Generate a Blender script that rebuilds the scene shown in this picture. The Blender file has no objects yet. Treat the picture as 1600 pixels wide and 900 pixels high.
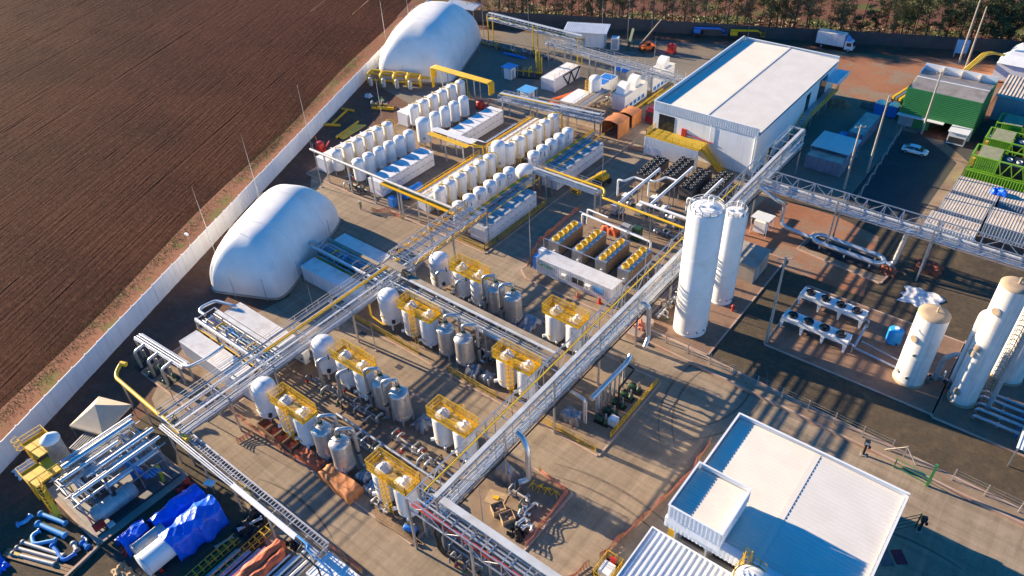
import bpy, bmesh, math, random
from mathutils import Vector, Matrix
random.seed(7)
R = math.radians
S = bpy.context.scene
COL = S.collection

# ---------------------------------------------------------------- camera
# Plant axes: X runs along the tank rows, Y along the long pipe racks, Z up, metres.
PITCH, ROLL, YAW = R(38.75), R(2.99), R(40.04)
CAM_H = 70.0
Wm = Matrix(((math.cos(YAW), -math.sin(YAW), 0), (math.sin(YAW), math.cos(YAW), 0), (0, 0, 1)))
fw = Vector((0, math.cos(PITCH), -math.sin(PITCH))); rt = Vector((1, 0, 0)); dn = fw.cross(rt)
r2 = math.cos(ROLL) * rt + math.sin(ROLL) * dn
d2 = -math.sin(ROLL) * rt + math.cos(ROLL) * dn
ax, ay, az = Wm @ r2, -(Wm @ d2), -(Wm @ fw)
cam = bpy.data.cameras.new('camera')
cam.sensor_width = 36.0
cam.lens = 1178.0 / 1600.0 * 36.0
cam.clip_start = 0.5
cam.clip_end = 4000
co = bpy.data.objects.new('camera', cam); COL.objects.link(co)
m4 = Matrix((ax, ay, az)).transposed().to_4x4(); m4.translation = (0, 0, CAM_H)
co.matrix_world = m4
S.camera = co

# ---------------------------------------------------------------- sky, sun, exposure
SUN_EL, SUN_AZ = R(17.5), R(6.5)          # SUN_AZ: direction in which shadows fall, from +X towards +Y
world = bpy.data.worlds.new('World'); S.world = world; world.use_nodes = True
wn = world.node_tree.nodes; wl = world.node_tree.links
sky = wn.new('ShaderNodeTexSky'); sky.sky_type = 'NISHITA'; sky.sun_disc = False
sky.sun_elevation = SUN_EL
sky.sun_rotation = math.atan2(-math.cos(SUN_AZ), -math.sin(SUN_AZ))
sky.air_density = 1.0; sky.dust_density = 0.0; sky.ozone_density = 6.0
hs = wn.new('ShaderNodeHueSaturation'); hs.inputs['Saturation'].default_value = 1.22       # even over the whole sky
wl.new(sky.outputs[0], hs.inputs['Color']); wl.new(hs.outputs[0], wn['Background'].inputs[0]); wn['Background'].inputs[1].default_value = 0.085
sun = bpy.data.lights.new('sun', 'SUN'); sun.energy = 5.0; sun.angle = R(0.5); sun.color = (1.0, 0.79, 0.53)
so = bpy.data.objects.new('sun', sun); COL.objects.link(so)
sd = Vector((math.cos(SUN_EL) * math.cos(SUN_AZ), math.cos(SUN_EL) * math.sin(SUN_AZ), -math.sin(SUN_EL)))
so.rotation_euler = sd.to_track_quat('-Z', 'Y').to_euler(); so.location = (-150, 0, 80)
vs = S.view_settings; vs.view_transform = 'Standard'; vs.look = 'None'; vs.exposure = 1.45; vs.gamma = 1.0
vs.use_curve_mapping = False

# ---------------------------------------------------------------- materials
MT = {}
def mat(name, col, rough=0.6, metal=0.0, var=0.12, scale=1.2, bump=0.0, bscale=20.0, dirt=None, dirt_amt=0.0, dirt_scale=0.6, streak=False, spec=0.5, trans=0.0):
    m = bpy.data.materials.new(name); m.use_nodes = True
    nt = m.node_tree; n = nt.nodes; l = nt.links; b = n['Principled BSDF']
    b.inputs['Roughness'].default_value = rough; b.inputs['Metallic'].default_value = metal
    b.inputs['Specular IOR Level'].default_value = spec
    geo = n.new('ShaderNodeNewGeometry')
    pos = geo.outputs['Position']
    nz = n.new('ShaderNodeTexNoise'); nz.inputs['Scale'].default_value = scale; nz.inputs['Detail'].default_value = 5
    l.new(pos, nz.inputs['Vector'])
    mr = n.new('ShaderNodeMapRange'); mr.inputs[1].default_value = .25; mr.inputs[2].default_value = .75
    mr.inputs[3].default_value = 1 - var; mr.inputs[4].default_value = 1 + var
    l.new(nz.outputs['Fac'], mr.inputs[0])
    mx = n.new('ShaderNodeMix'); mx.data_type = 'RGBA'; mx.blend_type = 'MULTIPLY'; mx.inputs[0].default_value = 1
    mx.inputs[6].default_value = (*col, 1)
    l.new(mr.outputs[0], mx.inputs[7])
    out = mx.outputs[2]
    if dirt:
        nd = n.new('ShaderNodeTexNoise'); nd.inputs['Scale'].default_value = dirt_scale; nd.inputs['Detail'].default_value = 6
        if streak:
            mp = n.new('ShaderNodeMapping'); mp.inputs['Scale'].default_value = (6, 6, .35); l.new(pos, mp.inputs[0]); l.new(mp.outputs[0], nd.inputs['Vector'])
        else:
            l.new(pos, nd.inputs['Vector'])
        rd = n.new('ShaderNodeMapRange'); rd.inputs[1].default_value = .48; rd.inputs[2].default_value = .72
        rd.inputs[3].default_value = 0; rd.inputs[4].default_value = dirt_amt
        l.new(nd.outputs['Fac'], rd.inputs[0])
        m2 = n.new('ShaderNodeMix'); m2.data_type = 'RGBA'
        l.new(rd.outputs[0], m2.inputs[0]); l.new(out, m2.inputs[6]); m2.inputs[7].default_value = (*dirt, 1)
        out = m2.outputs[2]
    l.new(out, b.inputs['Base Color'])
    if bump:
        nb = n.new('ShaderNodeTexNoise'); nb.inputs['Scale'].default_value = bscale; nb.inputs['Detail'].default_value = 4
        l.new(pos, nb.inputs['Vector'])
        bp = n.new('ShaderNodeBump'); bp.inputs['Strength'].default_value = bump; bp.inputs['Distance'].default_value = .05
        l.new(nb.outputs['Fac'], bp.inputs['Height']); l.new(bp.outputs[0], b.inputs['Normal'])
    if trans: b.inputs['Transmission Weight'].default_value = trans
    MT[name] = m
    return m

W_ = (.80, .80, .78)
mat('white', W_, .45, var=.05, dirt=(.52, .45, .36), dirt_amt=.25, dirt_scale=.5)
mat('tank_white', (.82, .81, .79), .38, var=.05, dirt=(.55, .44, .34), dirt_amt=.42, dirt_scale=.45, streak=True)
mat('old_white', (.76, .74, .71), .5, var=.08, dirt=(.40, .29, .20), dirt_amt=.40, dirt_scale=.5, streak=True)
mat('tower_top', (.40, .30, .20), .7, var=.2, dirt=(.2, .15, .1), dirt_amt=.5)
mat('membrane', (.80, .79, .76), .5, var=.05, scale=.5, dirt=(.56, .50, .42), dirt_amt=.35, dirt_scale=.22, bump=.15, bscale=1.2)
mat('galv', (.52, .54, .57), .42, .85, var=.18, scale=2.5)
mat('galv_dull', (.42, .43, .44), .6, .4, var=.2, scale=1.5)
mat('stainless', (.60, .58, .55), .40, .65, var=.16, scale=2.0, dirt=(.33, .28, .22), dirt_amt=.5, dirt_scale=.8, streak=True)
mat('insul', (.66, .67, .68), .36, .8, var=.15, scale=3)
mat('tray', (.60, .62, .62), .5, .25, var=.12, scale=.8, dirt=(.40, .34, .27), dirt_amt=.5)
mat('tray_old', (.33, .27, .20), .7, .2, var=.2, scale=.8, dirt=(.2, .15, .1), dirt_amt=.5)
mat('yellow', (.78, .47, .015), .45, var=.12, scale=2, dirt=(.40, .25, .05), dirt_amt=.35)
mat('yellow_old', (.50, .35, .04), .6, var=.2, scale=2)
mat('dark', (.035, .035, .04), .6, var=.3)
mat('black', (.012, .012, .014), .55, var=.3)
mat('dark_green', (.02, .07, .035), .5, var=.3)
mat('steel_dark', (.13, .13, .14), .5, .5, var=.3)
mat('pipe_grey', (.30, .31, .33), .4, .7, var=.2)
mat('concrete', (.36, .31, .26), .85, var=.14, scale=.5, dirt=(.24, .15, .10), dirt_amt=.55, dirt_scale=.35, bump=.2)
mat('concrete_wall', (.80, .81, .82), .6, var=.05, scale=.6, dirt=(.48, .36, .28), dirt_amt=.25, dirt_scale=.35, streak=True)
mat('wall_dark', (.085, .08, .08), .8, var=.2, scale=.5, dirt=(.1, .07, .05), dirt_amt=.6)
mat('kerb', (.44, .32, .25), .85, var=.15, dirt=(.40, .18, .12), dirt_amt=.7, dirt_scale=.4)
mat('roof_cream', (.74, .69, .61), .6, var=.04, scale=.4, dirt=(.52, .46, .38), dirt_amt=.22, dirt_scale=.25)
mat('roof_grey', (.70, .67, .62), .6, var=.05, scale=.4, dirt=(.50, .46, .40), dirt_amt=.22, dirt_scale=.25)
mat('roof_old', (.54, .47, .39), .8, var=.12, scale=.7, dirt=(.22, .15, .1), dirt_amt=.5)
mat('cladding', (.74, .77, .80), .45, var=.04, scale=.5, dirt=(.5, .5, .5), dirt_amt=.3)
mat('hall_wall', (.74, .78, .83), .6, var=.04, scale=.4, dirt=(.5, .46, .42), dirt_amt=.3, streak=True)
mat('green_clad', (.045, .24, .075), .5, var=.12, scale=.6, dirt=(.03, .12, .05), dirt_amt=.4)
mat('lime', (.22, .46, .03), .5, var=.12, dirt=(.12, .2, .03), dirt_amt=.4)
mat('olive_roof', (.26, .27, .16), .8, var=.2)
mat('cont_grey', (.36, .40, .45), .55, var=.12, dirt=(.26, .2, .15), dirt_amt=.4, streak=True)
mat('cont_white', (.74, .75, .77), .5, var=.06, dirt=(.48, .40, .33), dirt_amt=.35, streak=True)
mat('cont_roof', (.78, .76, .72), .6, var=.06, dirt=(.48, .33, .22), dirt_amt=.35, dirt_scale=.7)
mat('cont_blue', (.17, .23, .33), .5, var=.2, dirt=(.16, .11, .08), dirt_amt=.5, streak=True)
mat('blue', (.03, .20, .62), .35, var=.15)
mat('blue_light', (.10, .36, .70), .45, var=.15)
mat('barrel_blue', (.02, .26, .62), .35, var=.08)
mat('tarp_blue', (.010, .13, .74), .34, var=.2, scale=1.5, bump=1.0, bscale=2.2)
mat('tarp_orange', (.52, .20, .07), .6, var=.2, scale=1.0, bump=.4, bscale=2.5, dirt=(.3, .14, .06), dirt_amt=.5)
mat('tarp_red', (.62, .13, .05), .6, var=.25, scale=1.6, bump=.5, bscale=4)
mat('tarp_silver', (.30, .31, .34), .35, .6, var=.25, scale=2, bump=.6, bscale=5)
mat('net', (.55, .19, .12), .8, var=.25)
mat('canvas', (.58, .49, .36), .8, var=.08)
mat('red', (.46, .03, .025), .45, var=.2)
mat('truck_red', (.16, .015, .03), .3, var=.15)
mat('orange', (.70, .14, .02), .45, var=.15)
mat('car_paint', (.80, .84, .88), .2, var=.02, spec=.6)
mat('glass', (.02, .025, .03), .08, var=.1, spec=.8)
mat('rubber', (.02, .02, .02), .8, var=.2)
mat('wood', (.26, .17, .10), .8, var=.25, scale=3)
mat('cardboard', (.42, .30, .18), .85, var=.2, scale=3)
mat('pole_concrete', (.40, .36, .31), .85, var=.1, dirt=(.22, .18, .14), dirt_amt=.4, streak=True)
mat('letter_blue', (.02, .24, .55), .5, var=.05)
mat('letter_green', (.04, .30, .10), .5, var=.05)
mat('letter_dark', (.03, .07, .10), .5, var=.05)
mat('skin', (.35, .2, .13), .6); mat('cloth_dark', (.06, .07, .09), .9, var=.2); mat('hivis', (.5, .45, .1), .8)
mat('bark', (.09, .065, .05), .9, var=.3, scale=4)
mat('leaf_dark', (.030, .050, .018), .6, var=.45, scale=.9)
mat('leaf_mid', (.062, .085, .024), .6, var=.45, scale=.9)
mat('leaf_dry', (.150, .108, .048), .7, var=.45, scale=.9)
mat('leaf_olive', (.125, .125, .036), .6, var=.4, scale=.9)
mat('grass', (.12, .14, .035), .8, var=.4, scale=1.5)
mat('rubble', (.30, .20, .13), .9, var=.3, scale=2)
mat('spoil', (.22, .065, .035), .9, var=.35, scale=2, bump=.6, bscale=6)
mat('pale_pile', (.62, .62, .63), .8, var=.15, scale=2, bump=.5, bscale=5)

def ground_mat(name, base, c2, c3, s1=.08, s2=.5, f1=(.42, .62), f2=(.5, .7), rough=.9, bump=.35, bscale=6, fine=.18, amt2=.8, stretch=None, streaks=False):
    m = bpy.data.materials.new(name); m.use_nodes = True
    nt = m.node_tree; n = nt.nodes; l = nt.links; b = n['Principled BSDF']; b.inputs['Roughness'].default_value = rough
    b.inputs['Specular IOR Level'].default_value = .04 if name == 'field' else .22
    geo = n.new('ShaderNodeNewGeometry'); pos = geo.outputs['Position']
    if stretch:
        mp = n.new('ShaderNodeMapping'); mp.inputs['Rotation'].default_value = (0, 0, stretch[0]); mp.inputs['Scale'].default_value = stretch[1]
        l.new(pos, mp.inputs[0]); pos = mp.outputs[0]
    def noise(s, d=6, rgh=.6):
        t = n.new('ShaderNodeTexNoise'); t.inputs['Scale'].default_value = s; t.inputs['Detail'].default_value = d; t.inputs['Roughness'].default_value = rgh
        l.new(pos, t.inputs['Vector']); return t.outputs['Fac']
    def ramp(fac, lo, hi, a=0, z=1):
        r = n.new('ShaderNodeMapRange'); r.inputs[1].default_value = lo; r.inputs[2].default_value = hi; r.inputs[3].default_value = a; r.inputs[4].default_value = z
        l.new(fac, r.inputs[0]); return r.outputs[0]
    def mix(f, a, c, blend='MIX'):
        x = n.new('ShaderNodeMix'); x.data_type = 'RGBA'; x.blend_type = blend
        if isinstance(f, (int, float)): x.inputs[0].default_value = f
        else: l.new(f, x.inputs[0])
        if isinstance(a, tuple): x.inputs[6].default_value = (*a, 1)
        else: l.new(a, x.inputs[6])
        if isinstance(c, tuple): x.inputs[7].default_value = (*c, 1)
        else: l.new(c, x.inputs[7])
        return x.outputs[2]
    a = mix(ramp(noise(s1), *f1), base, c2)
    a = mix(ramp(noise(s2), *f2, 0, amt2), a, c3)
    if streaks:
        for sc in ((.05, 1.1, 1), (1.1, .05, 1)):
            mp2 = n.new('ShaderNodeMapping'); mp2.inputs['Scale'].default_value = sc; l.new(geo.outputs['Position'], mp2.inputs[0])
            t2 = n.new('ShaderNodeTexNoise'); t2.inputs['Scale'].default_value = 1.0; t2.inputs['Detail'].default_value = 7; t2.inputs['Roughness'].default_value = .7; t2.inputs['Distortion'].default_value = .6; l.new(mp2.outputs[0], t2.inputs['Vector'])
            a = mix(1.0, a, ramp(t2.outputs['Fac'], .35, .65, .84, 1.12), 'MULTIPLY')
        bk = n.new('ShaderNodeTexBrick'); bk.inputs['Scale'].default_value = 1.0; bk.inputs['Brick Width'].default_value = 4.0; bk.inputs['Row Height'].default_value = 4.0; bk.inputs['Mortar Size'].default_value = .035; bk.offset = 0
        bk.inputs['Color1'].default_value = (1, 1, 1, 1); bk.inputs['Color2'].default_value = (.93, .93, .93, 1); bk.inputs['Mortar'].default_value = (.72, .70, .68, 1); l.new(geo.outputs['Position'], bk.inputs['Vector'])
        a = mix(.22, a, bk.outputs['Color'], 'MULTIPLY')
    a = mix(1.0, a, ramp(noise(9.0, 5, .8), .2, .8, 1 - fine, 1 + fine), 'MULTIPLY')
    a = mix(1.0, a, ramp(noise(1.7, 5, .75), .25, .75, 1 - fine, 1 + fine), 'MULTIPLY')
    l.new(a, b.inputs['Base Color'])
    nb = noise(bscale, 6, .7); bp = n.new('ShaderNodeBump'); bp.inputs['Strength'].default_value = bump; bp.inputs['Distance'].default_value = .12
    l.new(nb, bp.inputs['Height']); l.new(bp.outputs[0], b.inputs['Normal'])
    MT[name] = m
    return m
FUR = math.atan2(.925, -.38)
ground_mat('soil', (.17, .075, .045), (.12, .05, .032), (.23, .12, .075), bump=.5)
ground_mat('field', (.064, .0235, .0152), (.041, .0150, .0102), (.105, .056, .032), s1=.05, s2=1.6, f2=(.50, .74), amt2=.6, bump=1.0, bscale=4, fine=.48, stretch=(-FUR, (.42, 1.0, 1.0)))
ground_mat('verge', (.26, .115, .068), (.20, .085, .048), (.13, .13, .035), s2=.22, f2=(.52, .62), amt2=.8)
ground_mat('paving', (.335, .266, .190), (.282, .219, .156), (.220, .165, .115), s1=.05, s2=.35, amt2=.65, bump=.2, bscale=14, fine=.12, streaks=True)
ground_mat('pad', (.30, .225, .155), (.24, .17, .118), (.17, .115, .08), s1=.12, s2=.5, amt2=.8, bump=.15, bscale=10, fine=.12)
ground_mat('pad_red', (.26, .165, .115), (.215, .135, .095), (.15, .10, .073), s1=.12, s2=.5, amt2=.8, bump=.2, fine=.14)
ground_mat('gravel', (.098, .076, .050), (.072, .057, .041), (.145, .106, .064), s1=.07, s2=.6, amt2=.7, bump=.6, bscale=9, fine=.3)
ground_mat('asphalt', (.062, .060, .060), (.078, .074, .070), (.10, .088, .075), s1=.1, s2=.5, amt2=.5, bump=.15, fine=.12)
ground_mat('red_dirt', (.34, .165, .095), (.29, .125, .07), (.25, .21, .16), s1=.06, s2=.14, f2=(.5, .62), amt2=.8, bump=.4)
ground_mat('yard_gravel', (.20, .178, .145), (.25, .19, .135), (.13, .12, .11), s1=.05, s2=.2, amt2=.7, bump=.4, bscale=8, fine=.2)
ground_mat('dark_earth', (.165, .082, .054), (.13, .07, .048), (.19, .13, .09), s1=.1, s2=.5, amt2=.6, bump=.5, fine=.25)
ground_mat('hill', (.21, .085, .05), (.14, .062, .04), (.10, .125, .03), s1=.045, s2=.10, f1=(.4, .6), f2=(.5, .6), amt2=.85, bump=.6, fine=.3)
# ---------------------------------------------------------------- helpers
def newobj(name, me, parent=None, M=None):
    o = bpy.data.objects.new(name, me); COL.objects.link(o)
    if parent is not None: o.parent = parent
    if M is not None: o.matrix_basis = M
    return o
def tag(o, label=None, cat=None, group=None, kind=None):
    if label: o['label'] = label
    if cat: o['category'] = cat
    if group: o['group'] = group
    if kind: o['kind'] = kind
    return o
def thing(name, label, cat, loc=(0, 0, 0), rz=0.0, group=None):
    o = bpy.data.objects.new(name, None); COL.objects.link(o)
    o.empty_display_size = .3
    o.location = loc if len(loc) == 3 else (loc[0], loc[1], 0); o.rotation_euler = (0, 0, rz)
    return tag(o, label, cat, group)
def copy_tree(o, parent=None):
    c = o.copy(); COL.objects.link(c); c.parent = parent
    for ch in list(o.children): copy_tree(ch, c)
    return c
def dup(o, loc, rz=None, label=None, group=None):
    c = copy_tree(o); c.location = loc if len(loc) == 3 else (loc[0], loc[1], 0)
    if rz is not None: c.rotation_euler = (0, 0, rz)
    if label: c['label'] = label
    if group: c['group'] = group
    return c

class MB:
    def __init__(s): s.v = []; s.f = []; s.sm = []
    def add(s, vs, fs, smooth=False):
        b = len(s.v); s.v += [tuple(v) for v in vs]
        for f in fs: s.f.append([b + i for i in f]); s.sm.append(smooth)
        return s
    def box(s, x0, x1, y0, y1, z0, z1):
        return s.add([(x0, y0, z0), (x1, y0, z0), (x1, y1, z0), (x0, y1, z0), (x0, y0, z1), (x1, y0, z1), (x1, y1, z1), (x0, y1, z1)],
              [(3, 2, 1, 0), (4, 5, 6, 7), (0, 1, 5, 4), (1, 2, 6, 5), (2, 3, 7, 6), (3, 0, 4, 7)])
    def prism(s, poly, z0, z1):
        n = len(poly)
        return s.add([(x, y, z0) for x, y in poly] + [(x, y, z1) for x, y in poly],
              [tuple(range(n - 1, -1, -1)), tuple(range(n, 2 * n))] + [(i, (i + 1) % n, n + (i + 1) % n, n + i) for i in range(n)])
    def bar(s, p0, p1, w=.1, h=None):
        h = h or w; p0 = Vector(p0); p1 = Vector(p1); d = (p1 - p0)
        if d.length < 1e-6: return s
        d.normalize(); u = d.cross(Vector((0, 0, 1)))
        if u.length < 1e-3: u = Vector((1, 0, 0))
        u.normalize(); v = u.cross(d); u = u * w / 2; v = v * h / 2
        return s.add([p0 - u - v, p0 + u - v, p0 + u + v, p0 - u + v, p1 - u - v, p1 + u - v, p1 + u + v, p1 - u + v],
              [(3, 2, 1, 0), (4, 5, 6, 7), (0, 1, 5, 4), (1, 2, 6, 5), (2, 3, 7, 6), (3, 0, 4, 7)])
    def cyl(s, p0, p1, r, n=12, rb=None, caps=True):
        rb = r if rb is None else rb; p0 = Vector(p0); p1 = Vector(p1); d = (p1 - p0).normalized()
        u = d.cross(Vector((0, 0, 1)))
        if u.length < 1e-3: u = Vector((1, 0, 0))
        u.normalize(); v = d.cross(u)
        A = [p0 + (u * math.cos(6.28319 * i / n) + v * math.sin(6.28319 * i / n)) * r for i in range(n)]
        B = [p1 + (u * math.cos(6.28319 * i / n) + v * math.sin(6.28319 * i / n)) * rb for i in range(n)]
        s.add(A + B, [(i, (i + 1) % n, n + (i + 1) % n, n + i) for i in range(n)], True)
        if caps: s.add(A, [tuple(range(n - 1, -1, -1))]); s.add(B, [tuple(range(n))])
        return s
    def tube(s, pts, r, n=10, bend=None, seg=4):
        # a pipe along pts with rounded elbows
        bend = bend or r * 2.2
        P = [Vector(p) for p in pts]; Q = [P[0]]
        for i in range(1, len(P) - 1):
            a = P[i] - P[i - 1]; b = P[i + 1] - P[i]; la, lb = a.length, b.length
            if la < 1e-5 or lb < 1e-5: continue
            a /= la; b /= lb
            if a.dot(b) > .999: Q.append(P[i]); continue
            k = min(bend, la * .48, lb * .48); p, q = P[i] - a * k, P[i] + b * k
            for j in range(seg + 1):
                t = j / seg; Q.append(p * (1 - t) ** 2 + P[i] * 2 * t * (1 - t) + q * t * t)
        Q.append(P[-1])
        rings = []; u = None
        for i, p in enumerate(Q):
            d = (Q[min(i + 1, len(Q) - 1)] - Q[max(i - 1, 0)])
            if d.length < 1e-6: continue
            d.normalize()
            if u is None:
                u = d.cross(Vector((0, 0, 1)))
                if u.length < 1e-3: u = Vector((1, 0, 0))
            u = (u - d * u.dot(d))
            if u.length < 1e-4: u = d.orthogonal()
            u.normalize(); v = d.cross(u)
            rings.append([p + (u * math.cos(6.28319 * k / n) + v * math.sin(6.28319 * k / n)) * r for k in range(n)])
        vs = [x for rg in rings for x in rg]; fs = []
        for i in range(len(rings) - 1):
            for k in range(n): fs.append((i * n + k, i * n + (k + 1) % n, (i + 1) * n + (k + 1) % n, (i + 1) * n + k))
        s.add(vs, fs, True); s.add(rings[0], [tuple(range(n - 1, -1, -1))]); s.add(rings[-1], [tuple(range(n))])
        return s
    def lathe(s, prof, n=24, c=(0, 0, 0), axis='z'):
        vs = []; fs = []
        for (r, z) in prof:
            for k in range(n):
                a = 6.28319 * k / n; p = (r * math.cos(a), r * math.sin(a), z)
                if axis == 'x': p = (p[2], p[0], p[1])
                elif axis == 'y': p = (p[1], p[2], p[0])
                vs.append((c[0] + p[0], c[1] + p[1], c[2] + p[2]))
        for i in range(len(prof) - 1):
            for k in range(n): fs.append((i * n + k, i * n + (k + 1) % n, (i + 1) * n + (k + 1) % n, (i + 1) * n + k))
        return s.add(vs, fs, True)
    def ribbed(s, o, u, v, nrm, pitch=.5, amp=.06, duty=.35, thick=.02):
        # ribbed sheet: profile along u, extruded along v, ribs rise along nrm
        o, u, v, nrm = Vector(o), Vector(u), Vector(v), Vector(nrm).normalized()
        L = u.length; n = max(1, round(L / pitch)); p = L / n; ud = u / L; pr = []
        for i in range(n):
            b = i * p
            pr += [(b, 0), (b + p * (1 - duty) / 2, 0), (b + p * (1 - duty * .6) / 2, amp), (b + p * (1 + duty * .6) / 2, amp), (b + p * (1 + duty) / 2, 0)]
        pr.append((L, 0)); k = len(pr)
        top = [o + ud * a + nrm * h for a, h in pr] + [o + ud * a + nrm * h + v for a, h in pr]
        s.add(top, [(i, i + 1, k + i + 1, k + i) for i in range(k - 1)])
        lo = -nrm * thick
        return s.add([o + lo, o + u + lo, o + u + v + lo, o + v + lo, o, o + u, o + u + v, o + v],
              [(3, 2, 1, 0), (0, 1, 5, 4), (1, 2, 6, 5), (2, 3, 7, 6), (3, 0, 4, 7)])
    def grid(s, fn, nu, nv, closed_u=False, smooth=True):
        vs = [fn(i / nu, j / nv) for j in range(nv + 1) for i in range(nu + (0 if closed_u else 1))]
        w = nu if closed_u else nu + 1
        fs = [(j * w + i, j * w + (i + 1) % w, (j + 1) * w + (i + 1) % w, (j + 1) * w + i) for j in range(nv) for i in range(nu)]
        return s.add(vs, fs, smooth)
    def mesh(s, name, m):
        me = bpy.data.meshes.new(name); me.from_pydata(s.v, [], s.f)
        me.polygons.foreach_set('use_smooth', s.sm); me.materials.append(MT[m]); me.update()
        return me
    def build(s, name, m, parent=None, M=None): return newobj(name, s.mesh(name, m), parent, M)

UNITS = {}
def unit(shape, m):
    k = (shape, m)
    if k not in UNITS:
        b = MB()
        if shape == 'box': b.box(-.5, .5, -.5, .5, -.5, .5)
        elif shape == 'cyl': b.cyl((0, 0, 0), (0, 0, 1), 1, 12)
        UNITS[k] = b.mesh(shape + '_' + m, m)
    return UNITS[k]
def frame(p0, p1):
    p0, p1 = Vector(p0), Vector(p1); d = p1 - p0; L = d.length; d.normalize()
    u = d.cross(Vector((0, 0, 1)))
    if u.length < 1e-3: u = Vector((1, 0, 0))
    u.normalize(); v = d.cross(u)
    return p0, L, u, v, d
def bar(name, p0, p1, w, m, parent, h=None):
    p0, L, u, v, d = frame(p0, p1); h = h or w
    M = Matrix((u * w, v * h, d * L)).transposed().to_4x4(); M.translation = p0 + d * L / 2
    return newobj(name, unit('box', m), parent, M)
def rod(name, p0, p1, r, m, parent):
    p0, L, u, v, d = frame(p0, p1)
    M = Matrix((u * r, v * r, d * L)).transposed().to_4x4(); M.translation = p0
    return newobj(name, unit('cyl', m), parent, M)
def box(name, x0, x1, y0, y1, z0, z1, m, parent):
    M = Matrix.Diagonal((x1 - x0, y1 - y0, z1 - z0, 1)); M.translation = ((x0 + x1) / 2, (y0 + y1) / 2, (z0 + z1) / 2)
    return newobj(name, unit('box', m), parent, M)
def pipe(name, pts, r, m, parent, n=10, bend=None):
    if len(pts) == 2: return rod(name, pts[0], pts[1], r, m, parent)
    return MB().tube(pts, r, n, bend).build(name, m, parent)
def struct(name, mb, m):
    return tag(mb.build(name, m), kind='structure')
def sheet(name, poly, z, m):
    return struct(name, MB().add([(x, y, z) for x, y in poly], [tuple(range(len(poly)))]), m)
def pad(name, poly, z0, z1, m):
    # raised slab with a kerb round it
    o = struct(name, MB().prism(poly, z0, z1), m)
    for i in range(len(poly)):
        a, b = Vector((*poly[i], 0)), Vector((*poly[(i + 1) % len(poly)], 0)); d = (b - a).normalized(); nrm = Vector((d.y, -d.x, 0))
        MB().bar(a + nrm * .12 + Vector((0, 0, (z1 + .02) / 2)), b + nrm * .12 + Vector((0, 0, (z1 + .02) / 2)), .24, z1 + .02).build('kerb', 'kerb', o)
    return o
def rect(x0, x1, y0, y1): return [(x0, y0), (x1, y0), (x1, y1), (x0, y1)]

def rail_mb(pts, h=1.05, closed=False, infill=True, post=1.3, r=.022):
    mb = MB(); P = [Vector(p) for p in pts]
    if closed: P.append(P[0])
    up = Vector((0, 0, 1))
    for a, b in zip(P, P[1:]):
        L = (b - a).length; n = max(1, round(L / post))
        for k in (h, h * .52): mb.bar(a + up * k, b + up * k, r * 2.2)
        mb.bar(a + up * .08, b + up * .08, .03, .16)
        for i in range(n + 1): q = a.lerp(b, i / n); mb.bar(q, q + up * h, r * 2.4)
        if infill:
            k = max(2, int(L / (.10 if infill == 'dense' else .17)))
            for i in range(k): q = a.lerp(b, (i + .5) / k); mb.bar(q + up * .1, q + up * h, .022)
    return mb
def cage_mb(x, y, z0, z1, w=.5, face=-1):
    # caged ladder standing at (x, y), cage bulging towards face along y
    mb = MB()
    for sx in (-w / 2, w / 2): mb.bar((x + sx, y, z0), (x + sx, y, z1), .06)
    k = int((z1 - z0) / .45)
    for i in range(k): z = z0 + (i + .5) * (z1 - z0) / k; mb.bar((x - w / 2, y, z), (x + w / 2, y, z), .035)
    hoops = [z0 + 2.0 + i * .7 for i in range(int((z1 - z0 - 2.0) / .7) + 1)]
    R_ = .42; A = [math.pi * t / 6 for t in range(7)]
    for z in hoops:
        pr = [(x + R_ * math.cos(a), y + face * (R_ * 1.7 * math.sin(a)), z) for a in A]
        for p, q in zip(pr, pr[1:]): mb.bar(p, q, .05, .06)
    if len(hoops) > 1:
        for a in A[0::1]: mb.bar((x + R_ * math.cos(a), y + face * R_ * 1.7 * math.sin(a), hoops[0]), (x + R_ * math.cos(a), y + face * R_ * 1.7 * math.sin(a), hoops[-1]), .035)
    return mb
def text_mesh(s, size, m, wrap_r=None, depth=.012):
    c = bpy.data.curves.new('lettering', 'FONT'); c.body = s; c.size = size; c.align_x = 'CENTER'; c.align_y = 'CENTER'; c.extrude = depth
    o = bpy.data.objects.new('lettering', c); COL.objects.link(o)
    dg = bpy.context.evaluated_depsgraph_get()
    me = bpy.data.meshes.new_from_object(o.evaluated_get(dg)); bpy.data.objects.remove(o)
    me.materials.clear(); me.materials.append(MT[m])
    for v in me.vertices:                       # stand upright in the XZ plane facing -Y, or wrapped on a cylinder
        x, y, z = v.co
        if wrap_r: a = x / wrap_r; v.co = ((wrap_r + z) * math.sin(a), -(wrap_r + z) * math.cos(a), y)
        else: v.co = (x, -z, y)
    me.name = 'lettering'
    return me

def tank_prof(r, z0, z1, top=.55, bot=.35):
    p = [(.02, z0 - bot)]
    for i in range(1, 5): a = math.pi / 2 * i / 4; p.append((r * math.sin(a), z0 - bot * math.cos(a)))
    p.append((r, z0 + .001)); p.append((r, z1))
    for i in range(1, 7): a = math.pi / 2 * i / 6; p.append((max(.02, r * math.cos(a)), z1 + top * math.sin(a)))
    return p
ORD = ['first', 'second', 'third', 'fourth', 'fifth', 'sixth', 'seventh', 'eighth', 'ninth', 'tenth', 'eleventh', 'twelfth']
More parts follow.
